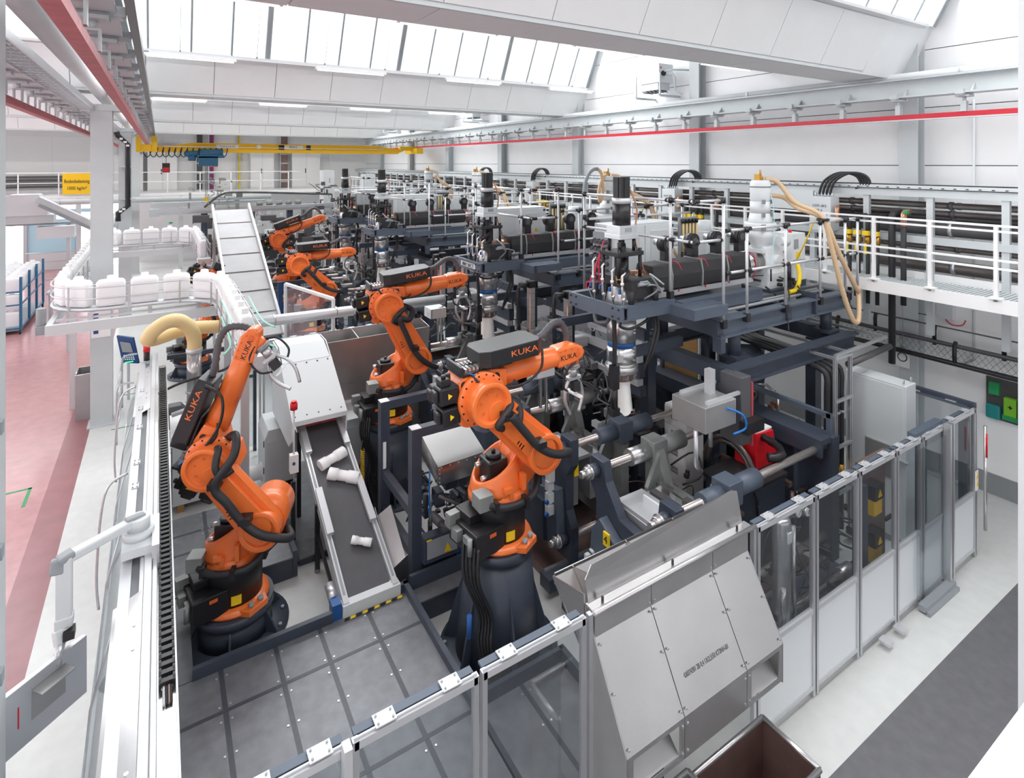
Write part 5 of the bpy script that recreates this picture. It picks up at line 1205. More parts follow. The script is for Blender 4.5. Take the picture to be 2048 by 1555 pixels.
for x, z in ((6.66, 1.56), (6.85, 1.51)):
    q = B().cyl((x, 4.08, z), (x, 4.05, z), 0.055, n=18).o('gauge_case', 'chrome', gg)
    B().cyl((x, 4.05, z), (x, 4.047, z), 0.047, n=18).o('dial', 'white', q)
    B().bar((x, 4.045, z - 0.02), (x + 0.015, 4.045, z + 0.03), 0.005, 0.004).o('needle', 'black', q)
B().box(6.5, 6.53, 4.1, 4.14, 0.2, 1.6).o('post', 'midgrey', gg)
clutter(B(), 5.4, 7.6, 4.0, 4.25, 0.3, 1.1, 20, 0.03, 0.1, tubes=8).o('wiring', 'rubber', gg)
hc = thing('hydraulic_cylinder', 'brown hydraulic cylinder lying along the bed behind the fence', 'cylinder', (7.0, 4.1, 0.4))
B().cyl((5.2, 4.12, 0.36), (7.9, 4.12, 0.36), 0.045, n=14).o('rod', 'chrome', hc)
B().cyl((7.7, 4.12, 0.36), (7.95, 4.12, 0.36), 0.09, n=16).o('nut', 'steel', hc)
B().box(7.5, 8.0, 4.02, 4.24, 0.0, 0.3).o('foot', 'blue', hc)
# ================================================================ CELL EQUIPMENT: belt, granulator, ducts, hood frame
def belt_conveyor(dy, lab):
    c = thing('belt_conveyor', lab, 'conveyor', (2.27, 7.05 + dy, 0))
    xa, xb, ya, za, yb, zb = 1.95, 2.58, 7.08 + dy, 0.42, 10.5 + dy, 1.83
    def q(x, t, o=0.0): return (x, lerp(ya, yb, t), lerp(za, zb, t) + o)
    B().plate([q(xa + 0.05, 0), q(xb - 0.05, 0), q(xb - 0.05, 1), q(xa + 0.05, 1)], 0.02).o('belt', 'beltgrey', c)
    for x in (xa, xb):
        B().bar(q(x, -0.02, 0.0), q(x, 1, 0.0), 0.07, 0.13).o('side_rail', 'alulight', c)
        B().bar(q(x, 0, 0.066), q(x, 1, 0.066), 0.03, 0.012).o('rail_groove', 'midgrey', c)
        for t0, t1 in ((0.22, 0.42), (0.6, 0.95)):
            B().bar(q(x + (0.02 if x == xa else -0.02), t0, 0.09), q(x + (0.02 if x == xa else -0.02), t1, 0.09), 0.09, 0.06).o('rail_cover', 'alulight', c)
    B().box(xa - 0.05, xb + 0.06, ya - 0.12, ya + 0.02, za - 0.16, za + 0.02).o('end_box', 'cabinet', c, bev=0.006)
    B().cyl((xa - 0.12, ya + 0.06, za + 0.02), (xa - 0.12, ya + 0.26, za + 0.08), 0.06, n=12).o('drive_motor', 'alu', c)
    B().box(xa - 0.17, xa - 0.06, ya - 0.1, ya + 0.06, za - 0.14, za + 0.06).o('blue_gear', 'hookblue', c, label='blue gear unit')
    for t in (0.38, 0.75):
        p = q(xa, t)
        B().box(p[0] - 0.06, p[0] - 0.0, p[1] - 0.03, p[1] + 0.03, 0.03, p[2]).o('leg', 'black', c)
        B().bar((xb, p[1], p[2] - 0.02), (xb, p[1], 0.05), 0.05).o('leg', 'black', c)
        B().cz(p[0] - 0.03, p[1], 0, 0.05, 0.04, n=10).o('foot', 'midgrey', c)
    B().bar((xa - 0.03, q(0, 0.38)[1], 0.55), (xa - 0.03, ya + 0.3, 0.25), 0.04).o('brace', 'black', c)
    return c
belt_conveyor(0, 'inclined dark belt conveyor rising into the white granulator hood')
for n_, (x, y, a, s, lab) in enumerate(((2.28, 8.95, 20, 1.3, 'upper white scrap piece on the dark belt, nearest the hood'), (2.36, 8.62, -30, 1.35, 'second white scrap piece on the dark belt, touching the first'), (2.33, 7.62, -30, 0.8, 'small white scrap piece low on the dark belt'))):
    z = lerp(0.42, 1.83, (y - 7.08) / 3.42) + 0.08
    b = B().loft([[(xx, 0.07 * s * math.cos(2 * PI * k / 12) * r_, 0.055 * s * math.sin(2 * PI * k / 12) * r_) for k in range(12)] for xx, r_ in ((-0.17 * s, 0.95), (-0.165 * s, 1.02), (-0.07 * s, 1.0), (-0.065 * s, 0.86), (0.04 * s, 0.86), (0.045 * s, 1.0), (0.165 * s, 1.03), (0.17 * s, 0.95))])
    b.tf(T(x, y, z) @ Matrix.Rotation(math.radians(22), 4, 'X') @ Matrix.Rotation(math.radians(a), 4, 'Z'))
    tag(b.o('plastic_scrap', 'plastic', loc=(x, y, z)), lab, 'plastic scrap', 'scrap pieces on the belt')
h = thing('granulator_hood', 'big white sheet metal hood over the upper end of the dark belt', 'hood', (2.22, 10.4, 1.2))
hx0, hx1 = 1.76, 2.62
B().plate([(hx0, 9.35, 1.78), (hx1, 9.35, 1.78), (hx1, 10.36, 2.39), (hx0, 10.36, 2.39)], 0.015).o('slope_panel', 'cabinet', h, bev=0.004)
B().plate([(hx0 + 0.03, 10.35, 2.39), (hx1 - 0.03, 10.35, 2.39), (hx1 - 0.05, 10.72, 2.59), (hx0 + 0.03, 10.72, 2.59)], 0.015).o('upper_panel', 'cabinet', h)
B().box(hx0 + 0.03, hx1 - 0.05, 10.72, 11.15, 2.585, 2.6).o('top_panel', 'white', h)
for x in (hx0, hx1 - 0.02):
    B().prism([(9.35, 1.78), (10.36, 2.39), (10.72, 2.585), (11.15, 2.585), (11.15, 1.3), (9.62, 1.3), (9.37, 1.48)], 'x', x, x + 0.02).o('side_panel', 'cabinet', h)
B().box(hx0, hx1, 9.34, 9.36, 1.72, 1.79).o('front_lip', 'cabinet', h)
B().box(hx0 + 0.02, hx1 - 0.02, 11.1, 11.15, 1.3, 2.585).o('back_panel', 'cabinet', h)
for k in range(4): B().box(1.97 + 0.15 * k, 2.11 + 0.15 * k, 9.66, 9.67, 1.54, 1.92).o('red_curtain', 'redworn', h, label='dark red strip curtain')
rv = B()
for i in range(5):
    rv.cz(hx0 + 0.06 + 0.18 * i, 9.42, 1.825, 1.845, 0.012, n=6).cz(hx0 + 0.06 + 0.18 * i, 10.3, 2.36, 2.385, 0.012, n=6)
rv.o('rivet', 'black', h)
def cabinet_box(x0, x1, y0, y1, z0, z1, label, name='granulator_cabinet', cham=0.15):
    c = thing(name, label, 'cabinet', ((x0 + x1) / 2, (y0 + y1) / 2, z0))
    B().prism([(x0, z0 + 0.1), (x1, z0 + 0.1), (x1, z1 - cham), (x1 - cham * 0.4, z1), (x0 + cham * 0.4, z1), (x0, z1 - cham)], 'y', y0, y1).o('body', 'cabinet', c, bev=0.008)
    B().box(x0 + 0.05, x1 - 0.05, y0 + 0.05, y1 - 0.05, z0, z0 + 0.1).o('plinth', 'black', c)
    for z in (z0 + 0.3, z1 - 0.3): B().box(x0 - 0.012, x0, y0 + 0.05, y0 + 0.08, z, z + 0.1).o('hinge', 'black', c)
    B().box(x0 + 0.04, x1 - 0.04, y0 - 0.012, y0, z0 + 0.14, z1 - cham - 0.05).o('door', 'cabinet', c)
    return c
cl_ = cabinet_box(1.55, 2.08, 10.62, 11.4, 0.14, 1.2, 'white granulator cabinet left under the hood')
B().cyl((1.2, 10.95, 0.36), (1.55, 10.95, 0.36), 0.13, n=20).lathe([(0.16, -0.02), (0.16, 0.0), (0.13, 0.02)], (1.55, 10.95, 0.36), 20, 'x').o('pipe_stub', 'white', cl_)
cabinet_box(2.72, 3.25, 10.3, 11.2, 0.14, 1.2, 'white granulator cabinet right under the hood', cham=0.1)
sl_ = thing('red_beacon', 'red beacon lamp on a thin pole by the belt conveyor', 'lamp', (1.74, 9.1, 0.5))
B().cz(1.74, 9.1, 1.0, 2.1, 0.014, n=8).o('pole', 'cabinet', sl_); B().cz(1.74, 9.1, 2.1, 2.2, 0.055).cz(1.74, 9.1, 2.2, 2.23, 0.04).o('lens', 'redbright', sl_)
B().box(1.68, 1.8, 9.05, 9.15, 1.15, 1.42).o('switch_box', 'white', sl_)
B().cyl((1.73, 9.05, 1.3), (1.73, 9.03, 1.3), 0.022, n=10).o('blue_button', 'hookblue', sl_)
B().box(1.7, 1.76, 9.07, 9.13, 0.02, 1.0).o('post', 'black', sl_)
yc = thing('coil_hose', 'yellow coiled air hose hanging beside the belt conveyor', 'hose', (2.9, 8.4, 0.4))
B().tube([(2.86 + 0.03 * math.cos(k * 0.9), 9.3 + 0.03 * math.sin(k * 0.9), 1.1 - 0.0045 * k) for k in range(150)], 0.007, n=5).o('coil', 'yellow', yc)
B().cz(2.86, 9.3, 1.1, 1.25, 0.015, n=8).o('coupling', 'black', yc)
# filter unit and dust duct with tan hose
fu = thing('filter_unit', 'white box filter unit below the steel duct', 'filter unit', (0.57, 11.7, 0))
B().box(0.18, 0.98, 11.0, 12.3, 0.12, 1.12).o('housing', 'cabinet', fu, bev=0.01)
B().box(0.16, 1.0, 10.98, 12.32, 1.12, 1.16).o('lid', 'white', fu)
for x in (0.25, 0.8): B().box(x, x + 0.1, 11.0, 12.3, 0.0, 0.12).o('pallet_skid', 'wood', fu)
du = thing('dust_duct', 'silver vertical dust duct with pale tan ribbed hose looping to a horizontal pipe', 'duct', (0.53, 11.65, 1.15))
dx, dy_ = 0.53, 11.65
B().cz(dx, dy_, 1.16, 1.18, 0.19, n=24).o('floor_ring', 'brown', du)
B().cz(dx, dy_, 1.16, 1.55, 0.125, n=24).o('lower_pipe', 'cabinet', du)
B().cz(dx, dy_, 1.55, 2.50, 0.118, n=24).o('vertical_pipe', 'sheet', du)
for z in (1.5, 1.58, 1.75): B().lathe([(0.13, z), (0.14, z + 0.01), (0.14, z + 0.03), (0.13, z + 0.04)], (dx, dy_, 0), 24).o('pipe_clamp', 'alulight', du)
B().bar((dx - 0.35, dy_ - 0.1, 1.45), (dx, dy_ - 0.1, 1.52), 0.1, 0.05).o('slide_gate', 'alulight', du)
hp = [(dx, dy_, 2.48), (dx, dy_, 2.7), (0.46, 11.6, 2.92), (0.3, 11.55, 3.08), (0.12, 11.5, 3.1), (-0.06, 11.5, 3.0), (-0.16, 11.55, 2.86), (-0.12, 11.7, 2.78), (0.06, 11.85, 2.77), (0.3, 11.95, 2.80), (0.55, 12.0, 2.81), (0.95, 12.0, 2.77)]
B().tube(spline(hp, 14), 0.122, n=18, rib=-0.05).o('ribbed_hose', 'hoseamber', du, label='pale tan ribbed hose')
B().lathe([(0.125, 2.46), (0.135, 2.47), (0.135, 2.53), (0.125, 2.54)], (dx, dy_, 0), 24).o('hose_clip', 'alulight', du)
B().cyl((0.93, 12.0, 2.76), (5.6, 12.0, 2.70), 0.105, n=22).o('horizontal_pipe', 'alulight', du)
for x in (0.95, 1.9, 3.1, 4.2): B().cyl((x, 12.0, 2.75), (x + 0.04, 12.0, 2.75), 0.112, n=22).o('pipe_joint', 'alu', du)
bc_ = thing('black_cable', 'thick black cable drooping from the canister conveyor to the dark fence bar', 'cable', (0.9, 11.0, 2.4))
B().tube(spline([(1.05, 10.6, 2.75), (1.1, 10.8, 2.5), (1.0, 11.1, 2.25), (0.7, 11.3, 2.13), (0.3, 11.2, 2.1), (0.0, 10.9, 2.1)], 8), 0.022, n=8).o('sheath', 'rubber', bc_)
ff = thing('inner_fence', 'dark framed inner fence with grey panel behind the low robot', 'fence', (0.9, 12.6, 0))
B().box(0.92, 1.0, 12.56, 12.64, 0, 2.2).o('post', 'blue', ff)
B().box(1.62, 1.68, 12.56, 12.64, 0, 2.2).o('post', 'blue', ff)
B().box(0.12, 1.7, 12.57, 12.63, 2.12, 2.2).o('top_bar', 'blue', ff)
B().box(1.0, 1.66, 12.57, 12.63, 1.5, 1.56).o('mid_bar', 'bluelt', ff)
for z in (0.35, 0.75): B().cyl((0.12, 12.6, z), (0.95, 12.6, z), 0.022, n=8).o('rail', 'alu', ff)
B().box(1.0, 1.66, 12.59, 12.61, 0.1, 1.5).o('panel', 'guardglass', ff)
for i, (x, y, lab) in enumerate(((0.3, 13.6, 'left'), (0.75, 13.5, 'right'))):
    t = thing('tool_case', 'black and orange tool case on a stand behind the duct, ' + lab + ' of two', 'case', (x, y, 0.3))
    B().prism([(x - 0.2, 0.42), (x + 0.2, 0.42), (x + 0.2, 0.72), (x + 0.08, 0.88), (x - 0.14, 0.88), (x - 0.2, 0.7)], 'y', y - 0.12, y + 0.12).o('shell', 'hosegrey', t, bev=0.015)
    B().box(x + 0.02, x + 0.2, y - 0.125, y + 0.125, 0.72, 0.76).o('orange_trim', 'orange', t)
    for lx_ in (-0.12, 0.12): B().box(x + lx_ - 0.012, x + lx_ + 0.012, y - 0.1, y + 0.1, 0, 0.42).o('leg', 'alu', t)
# stainless hood frame left of the nearest robot
hf = thing('hood_frame', 'dark blue steel frame with stainless hood left of the nearest robot', 'machine frame', (3.4, 7.7, 0))
for (x, y, z) in ((2.93, 7.2, 2.28), (2.93, 8.45, 2.2), (4.25, 7.2, 2.28), (4.25, 8.45, 2.2)):
    B().box(x - 0.07, x + 0.07, y - 0.07, y + 0.07, 0, z).o('post', 'blue', hf)
    if x < 3: B().box(x - 0.07, x + 0.07, y - 0.07, y + 0.07, z, z + 0.008).o('post_cap', 'alu', hf)
for (y, z) in ((7.2, 2.22), (8.45, 2.14)):
    B().box(3.0, 4.2, y - 0.06, y + 0.06, z - 0.06, z + 0.06).o('top_beam', 'blue', hf)
for z in (0.5, 1.05): B().box(2.88, 2.98, 7.25, 8.4, z, z + 0.12).o('side_beam', 'blue', hf)
B().box(3.0, 4.2, 7.16, 7.24, 0.36, 0.44).o('lower_beam', 'blue', hf)
hd_ = [(3.2, 7.05, 1.74), (3.93, 7.05, 1.76), (3.93, 7.68, 1.98), (3.2, 7.68, 1.96)]
B().loft([[(p[0], p[1], p[2]) for p in hd_], [(p[0], p[1], 1.48 if p[1] < 7.2 else 1.66) for p in hd_]]).o('stainless_hood', 'sheet', hf, bev=0.004, label='stainless hood box')
hf.children[-1].data.polygons.foreach_set('use_smooth', [False] * len(hf.children[-1].data.polygons))
rv = B()
for i in range(6):
    rv.bc(3.25 + 0.13 * i, 7.045, 1.72, 0.012, 0.01, 0.012)
for i in range(4): rv.bc(3.225, 7.045, 1.7 - 0.06 * i, 0.012, 0.01, 0.012)
rv.o('rivet', 'alulight', hf)
tb = B().box(2.98, 3.5, 7.0, 7.14, 0.52, 0.86).o('terminal_box', 'blue', hf, bev=0.006)
B().box(3.02, 3.46, 6.99, 7.0, 0.58, 0.82).o('terminal_window', 'midgrey', tb)
B().prism([(3.27, 0.6), (3.37, 0.6), (3.32, 0.72)], 'y', 6.982, 6.99).o('warning_triangle', 'yellow', tb)
B().box(3.01, 3.08, 6.985, 6.995, 0.825, 0.84).o('yellow_tag', 'yellow2', tb)
clutter(B(), 3.1, 4.1, 7.2, 7.9, 0.45, 1.5, 36, 0.05, 0.2, tubes=6).o('small_parts', 'blue', hf)
clutter(B(), 3.1, 4.2, 7.1, 7.6, 0.4, 1.4, 18, 0.02, 0.07, tubes=8).o('wiring', 'rubber', hf)
clutter(B(), 3.5, 4.1, 7.02, 7.2, 0.4, 0.9, 14, 0.03, 0.07).o('pneumatics', 'cast', hf)
bb = B()
for k in range(9): bb.tube(spline([(3.5 + 0.05 * k, 7.08, 0.42), (3.55 + 0.04 * k, 7.02, 0.6 + 0.03 * k), (3.7 + 0.02 * k, 7.06, 0.85), (3.85, 7.1, 1.0 + 0.04 * k)], 5), 0.009, n=5)
bb.tube(spline([(3.1, 7.1, 1.7), (3.08, 7.06, 1.4), (3.1, 7.1, 1.1)], 5), 0.012, n=5)
bb.o('blue_hose', 'bluecable', hf)
B().cyl((3.2, 7.0, 1.0), (3.52, 6.78, 0.86), 0.028, n=10).cyl((3.18, 7.2, 1.02), (3.22, 6.99, 1.0), 0.06, n=14).o('pusher_rod', 'hosegrey', hf)
B().cyl((3.2, 7.02, 1.36), (3.48, 6.86, 1.22), 0.022, n=10).o('pusher_rod', 'hosegrey', hf)
B().cyl((3.12, 7.1, 0.95), (3.12, 7.1, 1.5), 0.01, n=6).o('guide_rod', 'chrome', hf)
B().box(2.89, 2.92, 8.36, 8.375, 1.2, 1.6).box(2.9, 2.94, 8.37, 8.372, 1.2, 1.6).o('white_plate', 'white', hf)
uc = thing('sheet_chute', 'small stainless chute between the belt and the hood frame', 'chute', (2.7, 7.5, 0.3))
B().plate([(2.62, 7.3, 0.3), (2.86, 7.3, 0.42), (2.86, 7.95, 0.88), (2.62, 7.95, 0.76)], 0.008).plate([(2.62, 7.3, 0.3), (2.62, 7.95, 0.76), (2.62, 7.95, 0.92), (2.62, 7.3, 0.5)], 0.008).o('sheet', 'sheet', uc)
B().plate([(2.62, 7.28, 0.12), (2.87, 7.28, 0.12), (2.87, 7.28, 0.56), (2.62, 7.28, 0.42)], 0.008).o('front_sheet', 'sheet', uc)
tr = thing('scrap_trough', 'stainless open scrap trough with baffles behind the middle robot', 'chute', (3.7, 11.3, 1.7))
B().plate([(2.5, 11.15, 1.55), (4.8, 11.15, 1.55), (4.8, 11.0, 2.44), (2.5, 11.0, 2.44)], 0.012).o('front_sheet', 'sheetdull', tr)
B().plate([(2.5, 11.5, 2.5), (4.8, 11.5, 2.5), (4.8, 11.45, 1.8), (2.5, 11.45, 1.8)], 0.012).o('back_sheet', 'sheet', tr)
for x in (2.5, 3.3, 4.05, 4.79): B().prism([(11.0, 2.44), (11.5, 2.5), (11.45, 1.8), (11.12, 1.7)], 'x', x, x + 0.012).o('baffle', 'sheet', tr)
B().box(2.6, 4.7, 11.2, 11.4, 0.1, 1.6).o('body', 'sheetdull', tr)
fence_run((1.75, 12.35), (4.9, 12.35), 2.25, 'white framed fence with steel pipe across between the two robot cells', [0.0, 0.8, 1.6, 2.4, 3.15], panel_h=None)
wfm = thing('white_frame', 'white angled guard frame with clear panel behind the middle robot', 'frame', (2.9, 12.2, 1.6))
for p, q in (((2.35, 13.2, 2.0), (2.35, 13.2, 3.2)), ((2.35, 13.2, 3.2), (3.1, 12.1, 3.0)), ((3.1, 12.1, 3.0), (3.1, 12.1, 1.6))): B().bar(p, q, 0.06).o('bar', 'white', wfm)
B().plate([(2.35, 13.2, 1.7), (3.1, 12.1, 1.7), (3.1, 12.1, 3.0), (2.35, 13.2, 3.2)], 0.006).o('pane', 'guardglass', wfm)

# ================================================================ CANISTER CONVEYORS
def path_cell(dy, ylast):
    p = [(1.15, 9.4 + dy), (1.15, 13.2 + dy)]
    p += [(0.15 + 1.0 * math.cos(math.radians(t)), 13.2 + dy + 1.0 * math.sin(math.radians(t))) for t in range(10, 91, 10)]
    p += [(-0.85, 14.2 + dy)]
    p += [(-0.85 - 0.9 * math.sin(math.radians(t)), 15.1 + dy - 0.9 * math.cos(math.radians(t))) for t in range(15, 91, 15)]
    p += [(-1.75, ylast)]
    return p
NTH = 'first second third fourth fifth sixth seventh eighth ninth tenth eleventh twelfth thirteenth fourteenth fifteenth sixteenth seventeenth eighteenth nineteenth twentieth'.split()
def nth(k): return NTH[k - 1] if k <= 20 else 'twenty ' + NTH[k - 21]
can_mesh = None
def canister(x, y, z, ang, label, group):
    global can_mesh
    if can_mesh is None:
        def ring(w, d, zz, n=24):
            out = []
            for k in range(n):
                t = 2 * PI * k / n; c, s_ = math.cos(t), math.sin(t)
                out.append((w * abs(c) ** 0.35 * (1 if c >= 0 else -1), d * abs(s_) ** 0.45 * (1 if s_ >= 0 else -1), zz))
            return out
        b = B().loft([ring(0.22, 0.08, 0.0), ring(0.245, 0.095, 0.02), ring(0.25, 0.1, 0.08), ring(0.25, 0.1, 0.42), ring(0.245, 0.095, 0.48), ring(0.20, 0.08, 0.525), ring(0.07, 0.06, 0.535), ring(0.068, 0.055, 0.60), ring(0.06, 0.05, 0.605)])
        can_mesh = b.o('canister', 'plastic').data
        bpy.data.objects.remove(bpy.data.objects['canister'])
    o = bpy.data.objects.new('canister', can_mesh); COL.objects.link(o)
    o.location = (x, y, z); o.rotation_euler = (0, 0, ang)
    return tag(o, label, 'plastic canister', group)
def can_conveyor(dy, ylast, lab, which, step=0.58):
    c = thing('canister_conveyor', lab, 'conveyor', (0, 12 + dy, 2.6))
    p2 = path_cell(dy, ylast); zt = 2.97
    P3 = [Vector((a, b, 0)) for a, b in p2]
    # arc length resample
    L_ = [0]
    for i in range(1, len(P3)): L_.append(L_[-1] + (P3[i] - P3[i - 1]).length)
    def at(s):
        for i in range(1, len(P3)):
            if s <= L_[i] or i == len(P3) - 1:
                t = (s - L_[i - 1]) / max(1e-6, L_[i] - L_[i - 1]); d = (P3[i] - P3[i - 1]).normalized()
                return P3[i - 1].lerp(P3[i], t), d
    tot = L_[-1]; n = int(tot / 0.2)
    S_ = [tot * i / n for i in range(n + 1)]
    def off(o, z): return [tuple(at(s)[0] + Vector((-at(s)[1].y, at(s)[1].x, 0)) * o + Vector((0, 0, z))) for s in S_]
    lft, rgt = off(0.13, zt - 0.03), off(-0.13, zt - 0.03)
    b = B()
    for i in range(n): b._add([lft[i], rgt[i], rgt[i + 1], lft[i + 1]], [(0, 1, 2, 3)])
    for i in range(n): b._add([tuple(Vector(q) - Vector((0, 0, 0.06))) for q in (lft[i], lft[i + 1], rgt[i + 1], rgt[i])], [(0, 1, 2, 3)])
    b.o('chain_deck', 'alulight', c)
    for o in (-0.15, 0.15):
        B().tube(off(o, zt - 0.06), 0.035, n=4).o('side_profile', 'alulight', c)
        for z in (zt + 0.16, zt + 0.38): B().tube(off(o * 1.15, z), 0.012, n=6).o('guide_rail', 'alu', c)
    s = 0.35
    while s < tot:
        q, d = at(s); nn = Vector((-d.y, d.x, 0))
        for o in (-0.185, 0.185):
            e = q + nn * o; B().box(e.x - 0.016, e.x + 0.016, e.y - 0.016, e.y + 0.016, zt - 0.1, zt + 0.4).o('rail_bracket', 'alu', c)
        s += 0.95
    # support beam frame
    B().box(-1.85, 1.3, 13.82 + dy, 13.92 + dy, 2.55, 2.75).o('support_beam', 'cabinet', c)
    B().box(-1.85, -1.75, 13.925 + dy, 16 + dy, 2.55, 2.75).o('support_beam', 'cabinet', c)
    B().box(-1.7, 1.2, 13.95 + dy, 14.0 + dy, 2.78, 2.82).o('cable_channel', 'alu', c)
    for x in (-1.2, -0.2, 0.7): B().box(x, x + 0.07, 13.9 + dy, 13.96 + dy, 2.7, 2.9).o('stay', 'alu', c)
    for (x, y) in ((1.15, 9.9 + dy), (1.15, 12.6 + dy), (-1.75, 17.0 + dy)):
        B().box(x - 0.06, x + 0.06, y - 0.06, y + 0.06, 0, 2.85).o('leg', 'alulight', c)
    B().box(0.97, 1.33, 9.15 + dy, 9.5 + dy, 2.78, 2.98).o('drive_end', 'alulight', c, bev=0.01)
    if dy == 0:
        B().box(-2.02, -1.86, 14.0, 14.2, 2.55, 2.72).cz(-1.94, 14.1, 2.72, 3.05, 0.08, n=12).o('gear_motor', 'midgrey', c, bev=0.01)
        for sx in (-0.22, 0.22):
            for z in (zt + 0.12, zt + 0.42):
                B().tube(spline([(1.15 + sx, 11.2, z + 0.05), (1.15 + sx, 9.7, z), (1.15 + sx * 1.6, 9.3, z - 0.05)], 6), 0.014, n=6).o('mint_guide', 'mint', c)
    # canisters
    s = 0.5; k = 0; cnt = [0, 0, 0]
    while s < tot - 0.3:
        q, d = at(s)
        ri = 0 if q.x > 1.0 else (1 if q.x > -1.3 else 2)
        cnt[ri] += 1
        canister(q.x, q.y, zt - 0.02, math.atan2(d.y, d.x), ('%s white canister from the near end of the %s overhead conveyor', '%s white canister from the right on the crosswise stretch of the %s conveyor', '%s white canister past the left bend of the %s overhead conveyor')[ri] % (nth(cnt[ri]), which), 'canisters on the %s overhead conveyor' % which)
        s += 0.515 if (q.x > 1.0 or q.x < -1.3) else step; k += 1
    return c
can_conveyor(0, 23.2, 'white canister conveyor curving round the big column, guide rails both sides', 'front')
can_conveyor(10.2, 37.0, 'second white canister conveyor curving behind the second column', 'rear')
sg = thing('exit_box', 'small green lamp box on the rear canister conveyor', 'lamp', (1.0, 24.4, 3.6))
B().box(0.3, 0.42, 24.6, 24.66, 3.6, 3.66).o('lens', 'green', sg); B().box(0.34, 0.38, 24.6, 24.64, 2.95, 3.6).o('stem', 'alu', sg)
# wide covered conveyor of the second cell
wc = thing('covered_conveyor', 'wide stainless covered conveyor sloping up in ribbed panels', 'conveyor', (2.05, 18, 1.5))
def wq(x, t, o=0.0): return (x, lerp(14.8, 21.2, t), lerp(1.65, 4.28, t) + o)
for k in range(7):
    t0, t1 = k / 7 + 0.004, (k + 1) / 7 - 0.004
    B().plate([wq(1.55, t0), wq(2.55, t0), wq(2.55, t1), wq(1.55, t1)], 0.02).o('cover_panel', 'coverplate', wc)
    B().bar(wq(1.5, k / 7, 0.02), wq(2.6, k / 7, 0.02), 0.03, 0.04).o('rib', 'sheet', wc)
for x in (1.5, 2.6): B().bar(wq(x, 0), wq(x, 1.02, 0.06), 0.06, 0.2).o('side_rail', 'alulight', wc)
for x in (1.5, 2.6): B().box(x - 0.04, x + 0.04, 20.6, 20.7, 0, 4.0).o('leg', 'alulight', wc)
# cell two low fences and dark frames seen between the robots
for i, (x, y, z, lab) in enumerate(((2.9, 17.4, 2.2, 'dark machine frame right of the wide covered conveyor'), (2.9, 21.2, 2.2, 'dark machine frame behind the farthest robot'))):
    t = thing('machine_frame', lab, 'machine frame', (x + 0.6, y, 0))
    for a in (0, 1.3):
        for b_ in (0, 1.2): B().box(x + a - 0.07, x + a + 0.07, y + b_ - 0.07, y + b_ + 0.07, 0, z).o('post', 'blue', t)
    for b_ in (0, 1.2): B().box(x, x + 1.3, y + b_ - 0.06, y + b_ + 0.06, z - 0.12, z).o('beam', 'blue', t)
    clutter(B(), x + .1, x + 1.2, y + .1, y + 1.1, 0.3, 1.9, 40, 0.06, 0.25, tubes=8).o('small_parts', 'hosegrey', t)
bp = thing('blue_column', 'dark blue painted column beside the wide covered conveyor', 'post', (2.3, 16.4, 0))
B().box(2.75, 2.87, 16.5, 16.6, 0, 2.6).o('shaft', 'panelblue', bp)
fence_run((2.6, 22.6), (4.8, 22.6), 2.2, 'distant white framed fence behind the farthest robot', [0.0, 0.7, 1.4, 2.1], panel_h=None)
# ================================================================ RIGHT WALL: walkway, pipe rack, tray, signs
wk = thing('walkway', 'long white steel walkway with grating deck along the right wall', 'walkway', (10.8, 18, 3.7))
B().box(10.28, 10.32, 1.0, 38.0, 3.68, 3.88).o('fascia', 'white', wk)
B().box(11.28, 11.32, 1.0, 38.0, 3.7, 3.95).o('kick_plate', 'white', wk)
B().box(10.32, 11.28, 1.0, 38.0, 3.79, 3.82).o('deck', 'alulight', wk)
sl_ = None
for k in range(300):
    if sl_ is None: sl_ = B().box(10.34, 11.26, 1.6, 1.63, 3.82, 3.835).o('grating_bar', 'steelgrey', wk)
    else:
        q = sl_.copy(); q.location.y = 0.06 * k; COL.objects.link(q)
ps = B().box(10.28, 10.33, 1.6, 1.65, 3.84, 4.95).box(10.24, 10.38, 1.55, 1.7, 3.88, 3.9).o('post', 'white', wk)
for k in range(1, 44):
    q = ps.copy(); q.location.y = 0.83 * k; COL.objects.link(q)
for z in (4.94, 4.86, 4.44, 4.32): B().box(10.285, 10.325, 1.0, 38.0, z - 0.015, z + 0.015).o('hand_rail', 'white', wk)
pr = thing('pipe_rack', 'light grey pipe rack frame with slotted top channel behind the walkway', 'rack', (11.3, 18, 3.8))
up = B().box(11.22, 11.3, 1.35, 1.45, 2.9, 5.3).o('upright', 'colgrey', pr)
for k in range(1, 36):
    q = up.copy(); q.location.y = 1.03 * k; COL.objects.link(q)
for (z0, z1) in ((5.26, 5.38), (4.46, 4.58)): B().box(11.2, 11.28, 1.0, 38, z0, z1).o('long_beam', 'colgrey', pr)
B().box(11.18, 11.6, 1.0, 38, 5.385, 5.4).box(11.18, 11.19, 1.0, 38, 5.38, 5.46).o('top_channel', 'steelgrey', pr)
sb = B().box(11.176, 11.182, 1.2, 1.24, 5.41, 5.425).o('slot', 'black', pr)
for k in range(1, 160):
    q = sb.copy(); q.location.y = 0.17 * k; COL.objects.link(q)
for k, x in enumerate((11.3, 11.42, 11.52)): B().cyl((x, 1.0, 5.46), (x, 38, 5.46), 0.018, n=6).o('top_cable', 'midgrey' if k else 'rubber', pr)
pg_ = [(11.45, 5.12, 0.055, 'pipedark'), (11.5, 4.98, 0.05, 'pipedark'), (11.6, 4.90, 0.06, 'pipegrey'), (11.5, 4.72, 0.13, 'pipegrey'), (11.6, 4.05, 0.11, 'pipedark'), (11.75, 5.1, 0.05, 'pipegrey'), (11.7, 4.36, 0.05, 'pipedark')]
